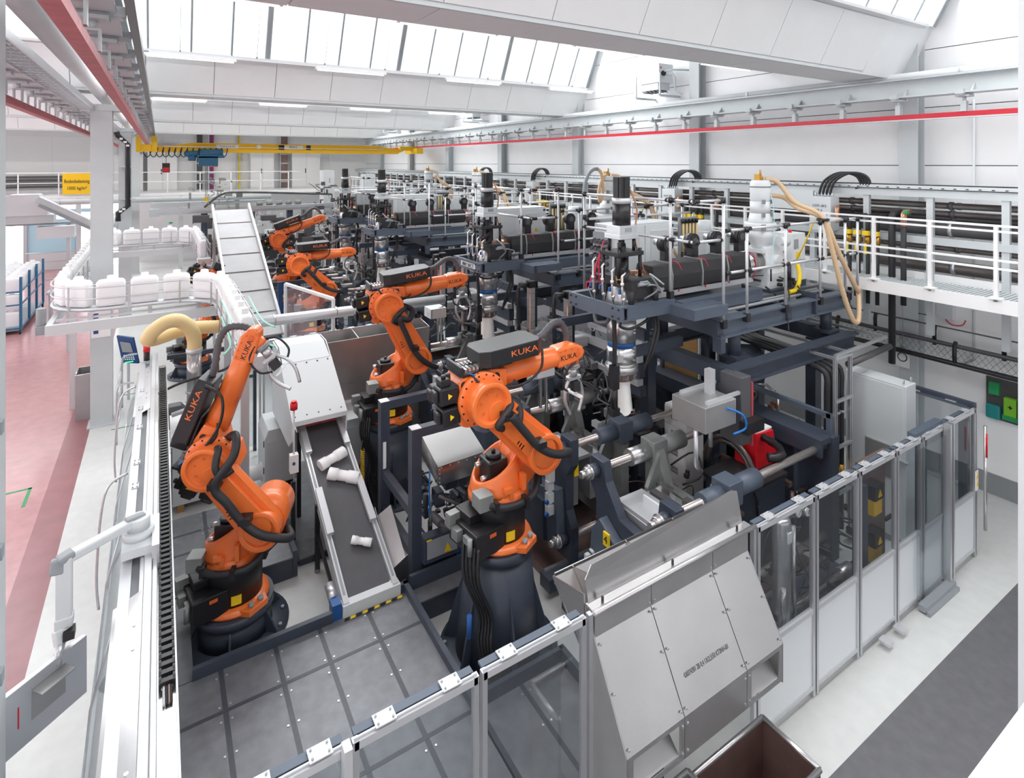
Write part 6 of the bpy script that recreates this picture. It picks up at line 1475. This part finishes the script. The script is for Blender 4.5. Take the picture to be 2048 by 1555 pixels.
for x, z, r, m in pg_:
    p = B().cyl((x, 1.0, z), (x, 38, z), r, n=14).o('pipe', m, pr)
    j = B().cyl((x, 2.6, z), (x, 2.66, z), r + 0.015, n=14).o('pipe_coupling', 'alu' if r > 0.1 else 'hosegrey', pr)
    for k in range(1, 22):
        q = j.copy(); q.location.y = (1.62 + 0.1 * r) * k; COL.objects.link(q)
for y in (3.0, 4.3, 8.2, 11.6, 14.2): 
    B().bar((11.3, y, 3.75), (12.3, y + 0.4, 3.3), 0.06).o('bracket_arm', 'colgrey', pr)
B().box(11.16, 11.2, 6.5, 7.6, 4.9, 5.3).o('blank_panel', 'cabinet', pr)
bp2 = thing('black_riser', 'black insulated riser pipe with elbow behind the walkway railing', 'pipe', (10.95, 5.05, 2.4))
B().tube([(11.4, 5.0, 4.95), (11.1, 5.0, 4.95), (11.05, 5.0, 4.9), (11.05, 5.0, 2.3)], 0.055, n=12).o('pipe', 'rubber', bp2)
# runway pipe along the crane beam
rp = thing('runway_pipe', 'white pipe running along the top of the right crane beam', 'pipe', (11.8, 18, 7.45))
B().cyl((11.8, 2.0, 7.47), (11.8, 38, 7.47), 0.055, n=14).o('pipe', 'girder', rp)
for k in range(8): B().cyl((11.8, 4.2 + 4.2 * k, 7.46), (11.8, 4.26 + 4.2 * k, 7.46), 0.068, n=14).o('pipe_clip', 'steelgrey', rp)
# cable basket on the wall
cbk = thing('cable_basket', 'black tubular cable basket with mesh side along the lower right wall', 'cable tray', (12.0, 8, 2.4))
B().cyl((11.95, 1.5, 2.62), (11.95, 9.5, 2.62), 0.026, n=8).o('upper_tube', 'hosegrey', cbk)
for x, z, r in ((11.95, 2.30, 0.045), (12.17, 2.56, 0.04)): B().cyl((x, 1.5, z), (x, 9.5, z), r, n=8).o('lower_tube', 'black', cbk)
B().cyl((12.19, 1.5, 2.85), (12.19, 9.5, 2.85), 0.014, n=6).o('wire', 'hosegrey', cbk)
for k in range(8):
    y = 2.35 + 1.02 * k
    B().tube([(11.95, y, 2.28), (11.92, y, 2.45), (11.93, y, 2.62), (11.98, y, 2.68)], 0.035, n=8).o('hoop', 'black', cbk)
    B().tube([(12.17, y + 0.4, 2.5), (12.16, y + 0.4, 2.75), (12.19, y + 0.4, 2.86)], 0.035, n=8).o('hoop', 'black', cbk)
    B().cyl((12.0, y - 0.08, 2.3), (12.5, y - 0.08, 2.3), 0.02, n=6).o('wall_arm', 'midgrey', cbk)
ms = B()
y = 1.5
while y < 9.4:
    ms.cyl((11.95, y, 2.34), (11.95, y + 0.2, 2.6), 0.003, n=3, cap=False).cyl((11.95, y + 0.2, 2.34), (11.95, y, 2.6), 0.003, n=3, cap=False); y += 0.1
m_ = ms.o('mesh', 'hosegrey', cbk); m_['kind'] = 'stuff'
# signs and boxes on the wall
sg = thing('ring_sign', 'white sign with a black ring hanging from a cord on the right wall', 'sign', (12.1, 5.3, 2.0))
B().box(12.08, 12.1, 5.17, 5.40, 1.95, 2.30).o('board', 'white', sg)
B().tube([(12.077, 5.285 + 0.078 * math.cos(2 * PI * k / 28), 2.14 + 0.078 * math.sin(2 * PI * k / 28)) for k in range(29)], 0.009, n=6).o('ring', 'black', sg)
B().cyl((12.09, 5.285, 2.3), (12.09, 5.285, 3.7), 0.006, n=5).o('cord', 'midgrey', sg)
fa = thing('first_aid_board', 'grey board with green first aid and eyewash boxes on the right wall', 'first aid', (12.5, 3.9, 1.3))
B().box(12.48, 12.5, 3.3, 4.12, 1.36, 2.08).o('board', 'pipegrey', fa)
B().box(12.4, 12.48, 3.92, 4.06, 1.8, 2.0).o('green_box', 'green', fa); B().box(12.38, 12.48, 3.9, 4.1, 1.38, 1.62).o('teal_bottle_box', 'bottlegreen', fa, bev=0.02)
kb = B().box(12.40, 12.48, 3.68, 3.85, 1.5, 1.8).o('kit_case', 'lime', fa)
B().box(12.394, 12.4, 3.73, 3.79, 1.645, 1.66).box(12.394, 12.4, 3.752, 3.768, 1.62, 1.685).o('white_cross', 'black', kb)
B().box(12.39, 12.48, 3.66, 3.87, 1.42, 1.5).o('kit_label', 'green', kb)
sc = thing('switch_cabinet', 'small white wall cabinet at the right picture edge', 'cabinet', (12.45, 3.45, 1.4))
B().box(12.36, 12.5, 3.3, 3.64, 1.4, 1.95).o('body', 'machinewhite', sc); B().box(12.35, 12.36, 3.33, 3.61, 1.43, 1.92).o('door', 'wall', sc)
jb = thing('junction_box', 'grey junction box with red cable under the walkway', 'box', (12.5, 5.0, 2.9))
B().box(12.4, 12.5, 4.6, 4.85, 2.95, 3.25).o('body', 'cabinet', jb); B().tube(spline([(12.4, 4.7, 2.95), (12.38, 4.6, 2.88), (12.4, 4.45, 2.9), (12.42, 4.4, 3.0)], 5), 0.012, n=6).o('red_cable', 'redcable', jb)
B().tube([(12.45, 5.2, 3.7), (12.45, 5.2, 2.95), (12.45, 4.98, 2.95), (12.45, 4.98, 3.3)], 0.03, n=8).o('conduit', 'pipegrey', jb)
tc_ = thing('tall_cabinet', 'tall light grey switch cabinet with lifting eyes inside the fence corner', 'cabinet', (9.75, 4.6, 0))
B().box(9.6, 9.92, 4.15, 5.04, 0.1, 2.46).o('body', 'cabinet', tc_, bev=0.008)
B().box(9.62, 9.9, 4.18, 5.0, 0.0, 0.1).o('plinth', 'midgrey', tc_)
B().box(9.594, 9.6, 4.2, 4.99, 0.15, 2.42).o('door', 'cabinet', tc_)
B().box(9.56, 9.6, 4.32, 4.72, 1.0, 1.5).o('cover_box', 'sheetdull', tc_, bev=0.006)
B().plate([(9.5, 4.1, 1.32), (9.56, 4.1, 1.32), (9.56, 4.45, 1.36), (9.5, 4.45, 1.36)], 0.03).o('handle_arm', 'alulight', tc_)
for (x, y) in ((9.64, 4.2), (9.88, 4.2), (9.64, 4.98)): B().lathe([(0.025, -0.008), (0.035, 0.0), (0.025, 0.008)], (x, y, 2.51), 12, 'y').o('lifting_eye', 'alu', tc_)
hm = thing('warning_horn', 'light grey siren horn mounted on the dark fence post by the tall cabinet', 'siren', (10.3, 4.4, 1.8))
B().lathe([(0.11, 1.93), (0.12, 1.96), (0.09, 2.02), (0.03, 2.05)], (10.28, 4.45, 0), 18).o('dome', 'cabinet', hm); B().lathe([(0.09, 1.62), (0.04, 1.85), (0.03, 1.93)], (10.26, 4.45, 0), 16).o('horn', 'cabinet', hm)
# strut rack with black pipes
sr = thing('strut_rack', 'zinc strut rack carrying four black pipes right of the nearest machine', 'rack', (8.9, 4.8, 0))
S0 = [(8.35, 4.95), (8.95, 4.95), (9.1, 4.72), (8.72, 4.72)]
for (x, y) in ((9.08, 4.7), (8.66, 4.7)):
    b = B()
    for s_ in (-0.022, 0.022): b.box(x + s_ - 0.01, x + s_ + 0.01, y - 0.02, y + 0.02, 0.02, 2.92)
    b.o('upright', 'alu', sr); B().box(x - 0.1, x + 0.1, y - 0.05, y + 0.05, 0, 0.02).o('foot_plate', 'alu', sr)
for z in (0.85, 1.55, 2.25, 2.9): B().box(8.64, 9.1, 4.67, 4.71, z - 0.02, z + 0.02).o('cross_strut', 'alu', sr)
B().bar((8.66, 4.7, 2.9), (8.66, 6.4, 2.9), 0.04).o('long_strut', 'alu', sr); B().bar((9.08, 4.7, 2.92), (9.08, 6.4, 2.92), 0.04).o('long_strut', 'alu', sr); B().bar((8.66, 4.7, 2.94), (10.2, 4.7, 2.98), 0.04).o('long_strut', 'alu', sr)
B().bar((10.2, 4.7, 2.98), (10.2, 6.4, 2.98), 0.04).o('long_strut', 'alu', sr)
for k in range(4):
    x = 8.58 + 0.13 * k
    B().tube(spline([(x + 0.3, 6.6, 2.72), (x + 0.05, 5.2, 2.72), (x, 4.86, 2.70), (x, 4.78, 2.6), (x, 4.78, 2.3), (x, 4.78, 1.2)], 5), 0.045, n=10).o('black_pipe', 'rubber', sr)
    B().cz(x, 4.78, 1.0, 1.2, 0.05, n=12).cz(x, 4.78, 0.96, 1.04, 0.062, n=12).o('brass_coupling', 'brass', sr)
    B().lathe([(0.05, 2.0), (0.058, 2.02), (0.05, 2.04)], (x, 4.78, 0), 12).o('pipe_clip', 'midgrey', sr)
    B().cz(x, 4.78, 0.2, 0.96, 0.04, n=10).o('lower_pipe', 'rubber', sr)
B().cyl((9.1, 4.74, 2.72), (10.4, 4.74, 2.78), 0.05, n=12).o('side_pipe', 'pipegrey', sr)
clutter(B(), 8.5, 9.4, 4.3, 5.0, 0.05, 0.8, 12, 0.04, 0.12, tubes=10).o('wiring', 'rubber', sr)
hp_ = thing('hopper', 'dark hopper and pump set below the platform', 'hopper', (8.4, 6.2, 0))
B().lathe([(0.18, 1.6), (0.5, 2.3), (0.5, 2.6)], (8.6, 6.3, 0), 4).o('funnel', 'blue', hp_)
B().box(8.4, 8.8, 6.1, 6.5, 0, 1.6).o('stand', 'black', hp_)
B().box(8.2, 8.22, 6.9, 7.7, 1.3, 2.7).o('back_board', 'wood', hp_)
B().tube([(8.3, 5.9, 1.5), (8.3, 5.9, 2.2), (8.3, 5.6, 2.28), (8.3, 5.4, 2.2), (8.3, 5.4, 1.6)], 0.025, n=8).o('bent_pipe', 'chrome', hp_)
clutter(B(), 8.2, 8.5, 5.4, 6.2, 1.4, 2.0, 18, 0.04, 0.1, tubes=5).o('pneumatics', 'copper', hp_)
# wall heaters
for (y, lab, i) in ((11.6, 'nearer', 0), (22.6, 'second', 1), (33.4, 'farthest', 2)):
    t = thing('unit_heater', 'white boxed unit heater on a bracket high on the right wall, ' + lab, 'heater', (12.2, y, 7.7))
    B().box(11.75, 12.3, y - 0.4, y + 0.4, 8.1, 8.62).o('casing', 'machinewhite', t)
    B().box(11.8, 12.25, y - 0.32, y + 0.32, 7.9, 8.1).o('duct_skirt', 'cabinet', t)
    for k in range(5): B().plate([(11.82, y - 0.3 + 0.14 * k, 7.84), (12.22, y - 0.3 + 0.14 * k, 7.84), (12.22, y - 0.2 + 0.14 * k, 7.9), (11.82, y - 0.2 + 0.14 * k, 7.9)], 0.01).o('louvre', 'midgrey', t)
    for d in (-0.46, 0.46): B().bar((11.7, y + d, 7.72), (12.5, y + d, 7.72), 0.06).bar((11.72, y + d, 7.72), (11.72, y + d, 8.35), 0.04).o('bracket', 'steelgrey', t)
    B().tube([(11.9, y - 0.4, 8.4), (11.9, y - 0.75, 8.4), (12.2, y - 0.9, 8.4), (12.4, y - 0.95, 8.4)], 0.025, n=8).tube([(11.95, y - 0.4, 8.3), (11.95, y - 0.7, 8.3), (12.0, y - 0.75, 8.2), (12.0, y - 0.75, 7.8), (12.0, y - 1.0, 7.72)], 0.025, n=8).o('heating_pipe', 'steelgrey', t); t.children[-1]['kind'] = 'stuff'
    B().cyl((11.9, y - 0.4, 8.35), (11.9, y - 0.46, 8.35), 0.07, n=12).o('valve', 'black', t); B().box(11.8, 11.84, y - 0.41, y - 0.4, 8.48, 8.53).o('red_mark', 'redbright', t)
# fine pipe down the wall
wp = thing('wall_conduit', 'thin white conduit running down the right wall panels', 'pipe', (12.45, 4.3, 4))
B().cyl((12.48, 4.3, 2.3), (12.48, 4.3, 7.0), 0.022, n=8).o('pipe', 'machinewhite', wp)

# ================================================================ OVERHEAD LEFT: pipes, trays, conductor rail, yellow crane
op = thing('overhead_pipe', 'thick white pipe running over the left column heads', 'pipe', (-1.14, 18, 7.4))
B().cyl((-1.14, 2.0, 7.42), (-1.14, 37, 7.42), 0.12, n=18).o('pipe', 'girder', op)
ct = thing('cable_tray', 'zinc mesh cable tray beside the left columns', 'cable tray', (-1.36, 12, 7.05))
for x in (-1.52, -1.22): B().box(x - 0.01, x + 0.01, 6.5, 25.0, 7.02, 7.12).o('side_rail', 'alu', ct)
cr = B().box(-1.52, -1.22, 6.6, 6.63, 7.03, 7.045).o('rung', 'alu', ct)
for k in range(1, 70):
    q = cr.copy(); q.location.y = 0.26 * k; COL.objects.link(q)
for x in (-1.46, -1.38, -1.3): B().cyl((x, 6.5, 7.07), (x, 25, 7.07), 0.018, n=6).o('tray_cable', 'machinewhite', ct)
cn = thing('conductor_rail', 'dark conductor rail along the left crane beam', 'rail', (-0.18, 18, 7.05))
B().box(-0.215, -0.15, 2.5, 34, 7.0, 7.12).o('rail_profile', 'pipegrey', cn); B().box(-0.235, -0.215, 2.5, 34, 7.1, 7.14).o('grey_edge', 'steelgrey', cn)
yc = thing('bridge_crane', 'yellow overhead bridge crane beam across the hall', 'crane', (5.5, 28.5, 6.4))
B().prism([(-0.1, 6.34), (10.6, 6.34), (11.2, 6.6), (10.2, 6.6), (9.6, 6.72), (1.2, 6.74), (0.4, 6.6), (-0.1, 6.6)], 'y', 28.42, 28.58).o('main_beam', 'yellow', yc)
B().box(-0.1, 10.6, 28.3, 28.7, 6.32, 6.35).box(1.2, 9.6, 28.33, 28.67, 6.7, 6.73).o('beam_flange', 'yellow', yc)
for x in (-0.45, 11.55): B().box(x - 0.18, x + 0.18, 27.7, 29.3, 6.34, 6.62).o('end_carriage', 'yellow', yc)
for x in (-0.72, -0.18): B().box(x - 0.1, x + 0.1, 27.7, 27.9, 6.3, 6.95).o('end_plate', 'yellow', yc)
B().box(10.7, 11.6, 28.3, 28.6, 6.5, 6.72).o('end_arm', 'yellow', yc)
B().cyl((-0.7, 28.25, 6.56), (9.8, 28.25, 6.54), 0.014, n=8).o('festoon_rail', 'white', yc)
fs = B()
for k in range(14):
    x = -0.5 + 0.22 * k
    fs.tube(spline([(x, 28.24, 6.52), (x - 0.06, 28.24, 6.3), (x + 0.03, 28.24, 6.12), (x + 0.14, 28.24, 6.16), (x + 0.2, 28.24, 6.35), (x + 0.22, 28.24, 6.52)], 5), 0.02, n=6)
fs.o('festoon_cable', 'rubber', yc)
for x, tx in ((2.6, 'V 0,5 A 1/3 AV'), (5.4, 'EMAG')):
    B().box(x - 0.45, x + 0.45, 28.395, 28.42, 6.5, 6.68).o('name_plate', 'white', yc); text(tx, 0.14 if len(tx) < 6 else 0.1, (x, 28.39, 6.6), 'black', yc, ex=0.001)
B().box(4.75, 5.0, 28.395, 28.42, 6.48, 6.7).box(6.0, 6.2, 28.395, 28.42, 6.48, 6.7).o('dark_sign', 'black', yc); yc.children[-1]['kind'] = 'stuff'
B().cyl((3.9, 28.41, 6.6), (3.9, 28.39, 6.6), 0.1, n=14).o('round_sign', 'white', yc)
ho = thing('crane_hoist', 'blue electric hoist trolley under the yellow crane beam', 'hoist', (1.8, 28.5, 5.7))
B().cyl((1.5, 28.3, 6.3), (2.4, 28.3, 6.3), 0.17, n=18).o('drum', 'cranebluse', ho); B().cyl((0.95, 28.3, 6.26), (1.5, 28.3, 6.26), 0.13, n=16).cyl((0.9, 28.3, 6.26), (0.96, 28.3, 6.26), 0.09, n=14).o('motor', 'cranebluse', ho)
B().box(1.45, 2.2, 28.15, 28.5, 5.72, 6.14).box(1.4, 2.45, 28.15, 28.55, 6.08, 6.2).o('frame', 'cranebluse', ho); B().cz(1.2, 28.3, 5.95, 6.2, 0.15).o('brake', 'cranebluse', ho)
B().box(1.9, 2.2, 28.2, 28.4, 5.68, 5.72).o('orange_buffer', 'orange', ho)
for x in (1.72, 1.78): B().cyl((x, 28.35, 5.75), (x, 28.35, 4.3), 0.012, n=6).o('rope', 'black', ho)
B().prism([(1.68, 4.05), (1.82, 4.05), (1.85, 4.35), (1.65, 4.35)], 'y', 28.3, 28.4).tube([(1.75, 28.35, 4.05), (1.82, 28.35, 3.95), (1.75, 28.35, 3.88), (1.69, 28.35, 3.93)], 0.025, n=8).o('hook_block', 'yellow', ho)
pd = thing('pendant_control', 'red and black pendant control hanging below the crane', 'control', (0.24, 28.4, 5.4))
B().box(0.1, 0.38, 28.35, 28.45, 5.45, 5.85).o('housing', 'black', pd); B().box(0.13, 0.35, 28.34, 28.35, 5.48, 5.66).o('red_face', 'redbright', pd); B().cyl((0.24, 28.4, 5.85), (0.24, 28.4, 6.35), 0.01, n=5).o('cord', 'black', pd)
# black downpipe on the second column
dp = thing('down_pipe', 'black downpipe with white bands on the second column', 'pipe', (-1.05, 25.7, 4.5))
B().tube([(-1.35, 25.5, 7.0), (-1.3, 25.5, 6.85), (-1.0, 25.5, 6.55), (-1.0, 25.5, 4.25), (-1.3, 25.5, 4.0), (-1.3, 25.5, 3.7)], 0.09, n=12).o('pipe', 'black', dp)
for p in ((-1.2, 6.75), (-1.08, 6.63), (-1.0, 6.5), (-1.12, 4.15), (-1.22, 4.07)): B().bc(p[0], 25.5, p[1], 0.1, 0.2, 0.07).o('white_band', 'white', dp)
for z in (5.7, 4.5): B().box(-1.25, -0.75, 25.45, 25.76, z, z + 0.03).o('pipe_bracket', 'alu', dp)

# ================================================================ FAR END: gallery, sign, doors, cabinets
ga = thing('gallery', 'white gallery platform with railing at the far end', 'gallery', (-3, 37, 3.9))
B().box(-13.8, 9.6, 36.0, 39.9, 4.08, 4.22).o('deck', 'wallwhite', ga)
for z in (5.36, 4.85): B().box(-13.8, 7.2, 36.0, 36.04, z - 0.02, z + 0.02).o('hand_rail', 'white', ga)
gp = B().box(-13.6, -13.55, 36.0, 36.05, 4.2, 5.36).o('post', 'white', ga)
for k in range(1, 14):
    q = gp.copy(); q.location.x = 1.55 * k; COL.objects.link(q)
for x in (-8, -3.5, 1, 5.5): B().box(x - 0.1, x + 0.1, 36.1, 36.3, 0, 4.1).o('support', 'colgrey', ga)
si = thing('load_sign', 'yellow floor load sign with dark German lettering on the gallery railing', 'sign', (-3.6, 35.9, 4.3))
B().box(-4.12, -2.95, 35.93, 35.95, 4.28, 5.33).o('board', 'yellow', si)
text('Bodenbelastung', 0.26, (-3.54, 35.92, 4.93), 'black', si, sx=0.62, ex=0.002); text('1000 kg/m²', 0.24, (-3.54, 35.92, 4.58), 'black', si, sx=0.75, ex=0.002)
gpipe = thing('gallery_pipe', 'thick pale insulated pipe below the gallery edge', 'pipe', (-3, 35.4, 3.94))
B().cyl((-13.8, 35.4, 3.94), (5.5, 35.4, 3.94), 0.15, n=16).o('pipe', 'steelgrey', gpipe)
for k in range(7): B().cyl((-12 + 2.6 * k, 35.4, 3.94), (-11.94 + 2.6 * k, 35.4, 3.94), 0.162, n=16).o('pipe_joint', 'alu', gpipe)
lv = thing('air_grille', 'long grey slatted air grille on the far left wall', 'grille', (-9, 39.8, 4.4))
for k in range(4): B().box(-13.5, -4.2, 39.75, 39.85, 4.5 + 0.18 * k, 4.6 + 0.18 * k).o('slat', 'pipegrey', lv)
for i, (x0, x1, z1, lab) in enumerate(((-0.6, 0.9, 6.9, 'widest white far cabinet beside the second column'), (4.9, 6.3, 6.7, 'white far cabinet with a slot window right of the yellow pipe'), (7.4, 9.2, 6.6, 'white far cabinet behind the wall end'), (-2.2, -0.8, 6.4, 'white far cabinet partly behind the second column'))):
    t = thing('far_cabinet', lab, 'cabinet', ((x0 + x1) / 2, 39.5, 4.22))
    B().box(x0, x1, 39.3, 39.9, 4.22, z1).o('body', 'machinewhite', t)
    for q in (0, 1):
        xm = (x0 + x1) / 2
        B().box((x0 if q == 0 else xm) + 0.02, (xm if q == 0 else x1) - 0.02, 39.28, 39.3, 4.3, z1 - 0.06).o('door', 'wallwhite', t)
    B().box((x0 + x1) / 2 - 0.08, (x0 + x1) / 2 - 0.03, 39.26, 39.28, 5.2, 5.5).o('handle', 'black', t)
for i, (x, w_, m, lab) in enumerate(((2.1, 0.3, 'pipegrey', 'dark vertical cable ladder left of the violet pipe on the far wall'), (2.75, 0.22, 'violet', 'violet vertical pipe on the far wall'), (4.3, 0.1, 'yellow2', 'yellow vertical pipe on the far wall'), (7.0, 0.4, 'brown', 'brown vertical cable ladder on the far wall'))):
    t = thing('riser', lab, 'riser', (x, 39.7, 4.2))
    B().box(x - w_ / 2, x + w_ / 2, 39.7, 39.85, 4.25, 7.9).o('shaft', m, t)
    B().box(x - w_ / 2 - 0.1, x - w_ / 2 - 0.02, 39.65, 39.85, 4.25, 7.9).o('side_rail', 'steelgrey', t)
    for k in range(6): B().box(x - w_ / 2 - 0.1, x + w_ / 2 + 0.1, 39.64, 39.7, 4.6 + 0.6 * k, 4.68 + 0.6 * k).o('rung', 'steelgrey', t)
td = thing('strip_door', 'pale teal translucent door panel at the far left opening', 'door', (-5, 39.9, 0))
B().box(-6.1, -3.95, 39.9, 39.95, 0.9, 2.75).o('panel', 'teal', td); B().box(-6.1, -3.95, 39.86, 39.9, 0.0, 0.9).o('lower_panel', 'machinewhite', td)
for x in (-6.15, -3.9, -3.2): B().box(x - 0.08, x + 0.08, 39.8, 39.95, 0, 3.2).o('frame_post', 'tealdark' if x > -5 else 'steelgrey', td)
B().box(-6.2, -3.1, 39.8, 39.95, 3.1, 3.3).o('lintel', 'teal', td)
for z in (0.5, 1.0): B().cyl((-6.1, 39.5, z), (-3.6, 39.5, z), 0.025, n=6).o('guard_rail', 'alu', td)
lc = thing('sorting_conveyor', 'grey hooded conveyor with sloping belt left of the big column', 'conveyor', (-3, 22, 3.6))
B().prism([(-3.95, 4.3), (-3.95, 4.75), (-3.7, 4.92), (-3.05, 4.92), (-2.85, 4.6), (-2.85, 4.3)], 'y', 21.7, 22.4).o('hood', 'cabinet', lc)
B().box(-5.5, -2.7, 21.8, 22.3, 4.05, 4.3).o('conveyor_bed', 'steelgrey', lc)
B().bar((-3.05, 21.6, 4.78), (-1.55, 21.6, 3.85), 0.4, 0.2).o('sloping_belt', 'steelgrey', lc)
B().bar((-3.0, 21.38, 4.62), (-1.55, 21.38, 3.72), 0.02, 0.08).o('side_guide', 'midgrey', lc)
B().box(-3.1, -2.2, 21.7, 22.2, 3.6, 3.95).o('drive_box', 'cabinet', lc)
B().box(-5.5, -1.8, 22.1, 22.2, 3.98, 4.04).o('rail', 'midgrey', lc)
for x in (-5.2, -2.4): B().box(x - 0.05, x + 0.05, 22.2, 22.3, 0, 4.05).o('leg', 'steelgrey', lc)
cart = thing('cage_trolley', 'blue tubular cage trolley stacked with white canisters in the aisle', 'trolley', (-4.8, 27.6, 0))
cx0, cx1, cy0, cy1 = -5.6, -4.05, 25.4, 29.8
B().box(cx0, cx1, cy0, cy1, 0.12, 0.2).o('base', 'midgrey', cart)
for y in (25.4, 26.9, 28.35, 29.8): B().box(cx1 - 0.02, cx1 + 0.05, y - 0.05, y + 0.05, 0.15, 1.95).o('post', 'tealdark', cart)
B().box(cx0 - 0.03, cx0 + 0.03, 25.38, 25.44, 0.15, 1.95).o('post', 'tealdark', cart)
for z in (0.2, 1.0, 1.45): B().box(cx1 - 0.01, cx1 + 0.03, cy0, cy1, z - 0.02, z + 0.02).box(cx0, cx1, cy0 - 0.02, cy0 + 0.02, z - 0.02, z + 0.02).o('side_bar', 'tealdark', cart)
for (x, y) in ((cx0, cy0), (cx1, cy0), (cx0, cy1), (cx1, cy1)): B().cyl((x - 0.03, y, 0.07), (x + 0.03, y, 0.07), 0.07, n=10).o('wheel', 'black', cart)
n_ = 0
for zi in range(3):
    for k in range(8):
        for xi in range(3):
            if xi < 2 and 0 < k and zi < 2: continue
            canister(cx1 - 0.28 - 0.52 * xi, cy0 + 0.32 + 0.54 * k, 0.2 + 0.58 * zi, 0, 'white canister in the cage trolley, %s tier, %s from the front, %s column' % (('bottom', 'middle', 'top')[zi], nth(k + 1), ('outer', 'middle', 'inner')[xi]), 'canisters in the cage trolley')
for k in range(5):
    canister(-3.1 + 0.0 * k + 0.24 * k, 27.5, 1.0, PI / 2, 'white canister on the low aisle conveyor, %s from the left' % nth(k + 1), 'canisters on the low aisle conveyor')
la = thing('low_conveyor', 'low aisle conveyor with grey rails in front of the teal door', 'conveyor', (-2.6, 27.5, 0))
B().box(-3.6, -1.6, 27.2, 27.8, 0.9, 1.0).o('bed', 'steelgrey', la)
for x in (-3.5, -1.7): B().box(x - 0.04, x + 0.04, 27.3, 27.7, 0, 0.9).o('leg', 'steelgrey', la)
for z in (1.5,): B().cyl((-3.6, 27.15, z), (-1.6, 27.15, z), 0.02, n=6).o('guide_rail', 'alu', la)
tp = thing('floor_tape', 'green corner tape mark on the red aisle floor', 'tape', (-1.95, 13.2, 0))
B().box(-2.5, -1.95, 13.22, 13.27, 0.0, 0.004).box(-2.0, -1.95, 12.6, 13.27, 0.0, 0.004).o('strip', 'green', tp)
for i, y in enumerate((15.2, 17.3)):
    t = thing('floor_line', 'green tape line on the pale floor behind the left fence, ' + ('nearer' if i == 0 else 'farther'), 'tape', (-0.6, y, 0)); B().box(-0.9, 0.0, y, y + 0.04, 0.0, 0.004).o('strip', 'green', t)
# second cell background machine: long dosing beam and bright panels beyond the covered conveyor
lb = thing('handling_beam', 'long aluminium handling beam spanning above the far machines', 'beam', (4.2, 27, 4.0))
B().box(-0.3, 7.2, 26.9, 27.2, 3.75, 3.98).box(-0.3, 7.2, 26.86, 26.92, 3.84, 3.9).o('beam_profile', 'alu', lb); B().box(-0.35, -0.02, 26.8, 27.25, 3.7, 4.0).o('end_cap', 'steelgrey', lb)
B().box(-0.3, 4.0, 27.3, 27.6, 4.05, 4.22).o('rear_beam', 'steelgrey', lb)
for x in (1.6, 5.0): B().box(x - 0.12, x + 0.12, 27.0, 27.25, 0, 3.75).o('leg', 'blue', lb)
for k in range(5): B().cyl((3.6 + 0.4 * k, 26.95, 4.08), (3.85 + 0.4 * k, 26.95, 4.08), 0.09, n=12).o('drum', 'cast', lb)
B().tube(spline([(1.6, 27, 4.0), (2.2, 26.9, 4.5), (3.0, 26.9, 4.6), (6.0, 26.9, 4.45), (6.8, 26.9, 4.4)], 6), 0.05, n=8, rib=-0.15).o('cable_chain', 'pipegrey', lb)
clutter(B(), 1.0, 3.0, 26.8, 27.4, 4.0, 5.2, 26, 0.06, 0.3, tubes=8).o('small_parts', 'cast', lb)
clutter(B(), 6.0, 7.0, 26.6, 27.2, 3.4, 5.0, 22, 0.05, 0.2, tubes=10).o('wiring', 'pipegrey', lb)
fm2 = thing('far_machine', 'dense dark machine block behind the wide covered conveyor', 'machine', (5, 30, 0))
B().box(3.6, 9.0, 29.0, 32.0, 0, 2.2).o('base', 'hosegrey', fm2)
clutter(B(), 1.0, 8.0, 25.5, 29.5, 0.5, 3.6, 150, 0.1, 0.6, tubes=50).o('small_parts', 'pipegrey', fm2)
clutter(B(), 3.0, 9.0, 25.0, 29.0, 0.5, 3.9, 70, 0.08, 0.4, tubes=20).o('pneumatics', 'cabinet', fm2)
for x, z in ((6.6, 5.5), (8.6, 5.3)): B().box(x, x + 0.5, 27.5, 28.3, 3.4, z).o('white_panel', 'machinewhite', fm2)
# near column and parapet at the right picture edge
np_ = struct(B().box(3.9, 4.12, 0.85, 1.15, 0, 11), 'column', 'colgrey'); np_['label'] = 'pale column at the right picture edge'
pa_ = struct(B().box(0.9, 3.3, 0.44, 0.57, 4.34, 4.4), 'trim_2', 'white'); pa_['label'] = 'white parapet edge in the lower right corner'
struct(B().box(0.9, 0.96, 0.47, 0.54, 0, 4.34).box(3.24, 3.3, 0.47, 0.54, 0, 4.34), 'trim_3', 'steelgrey')
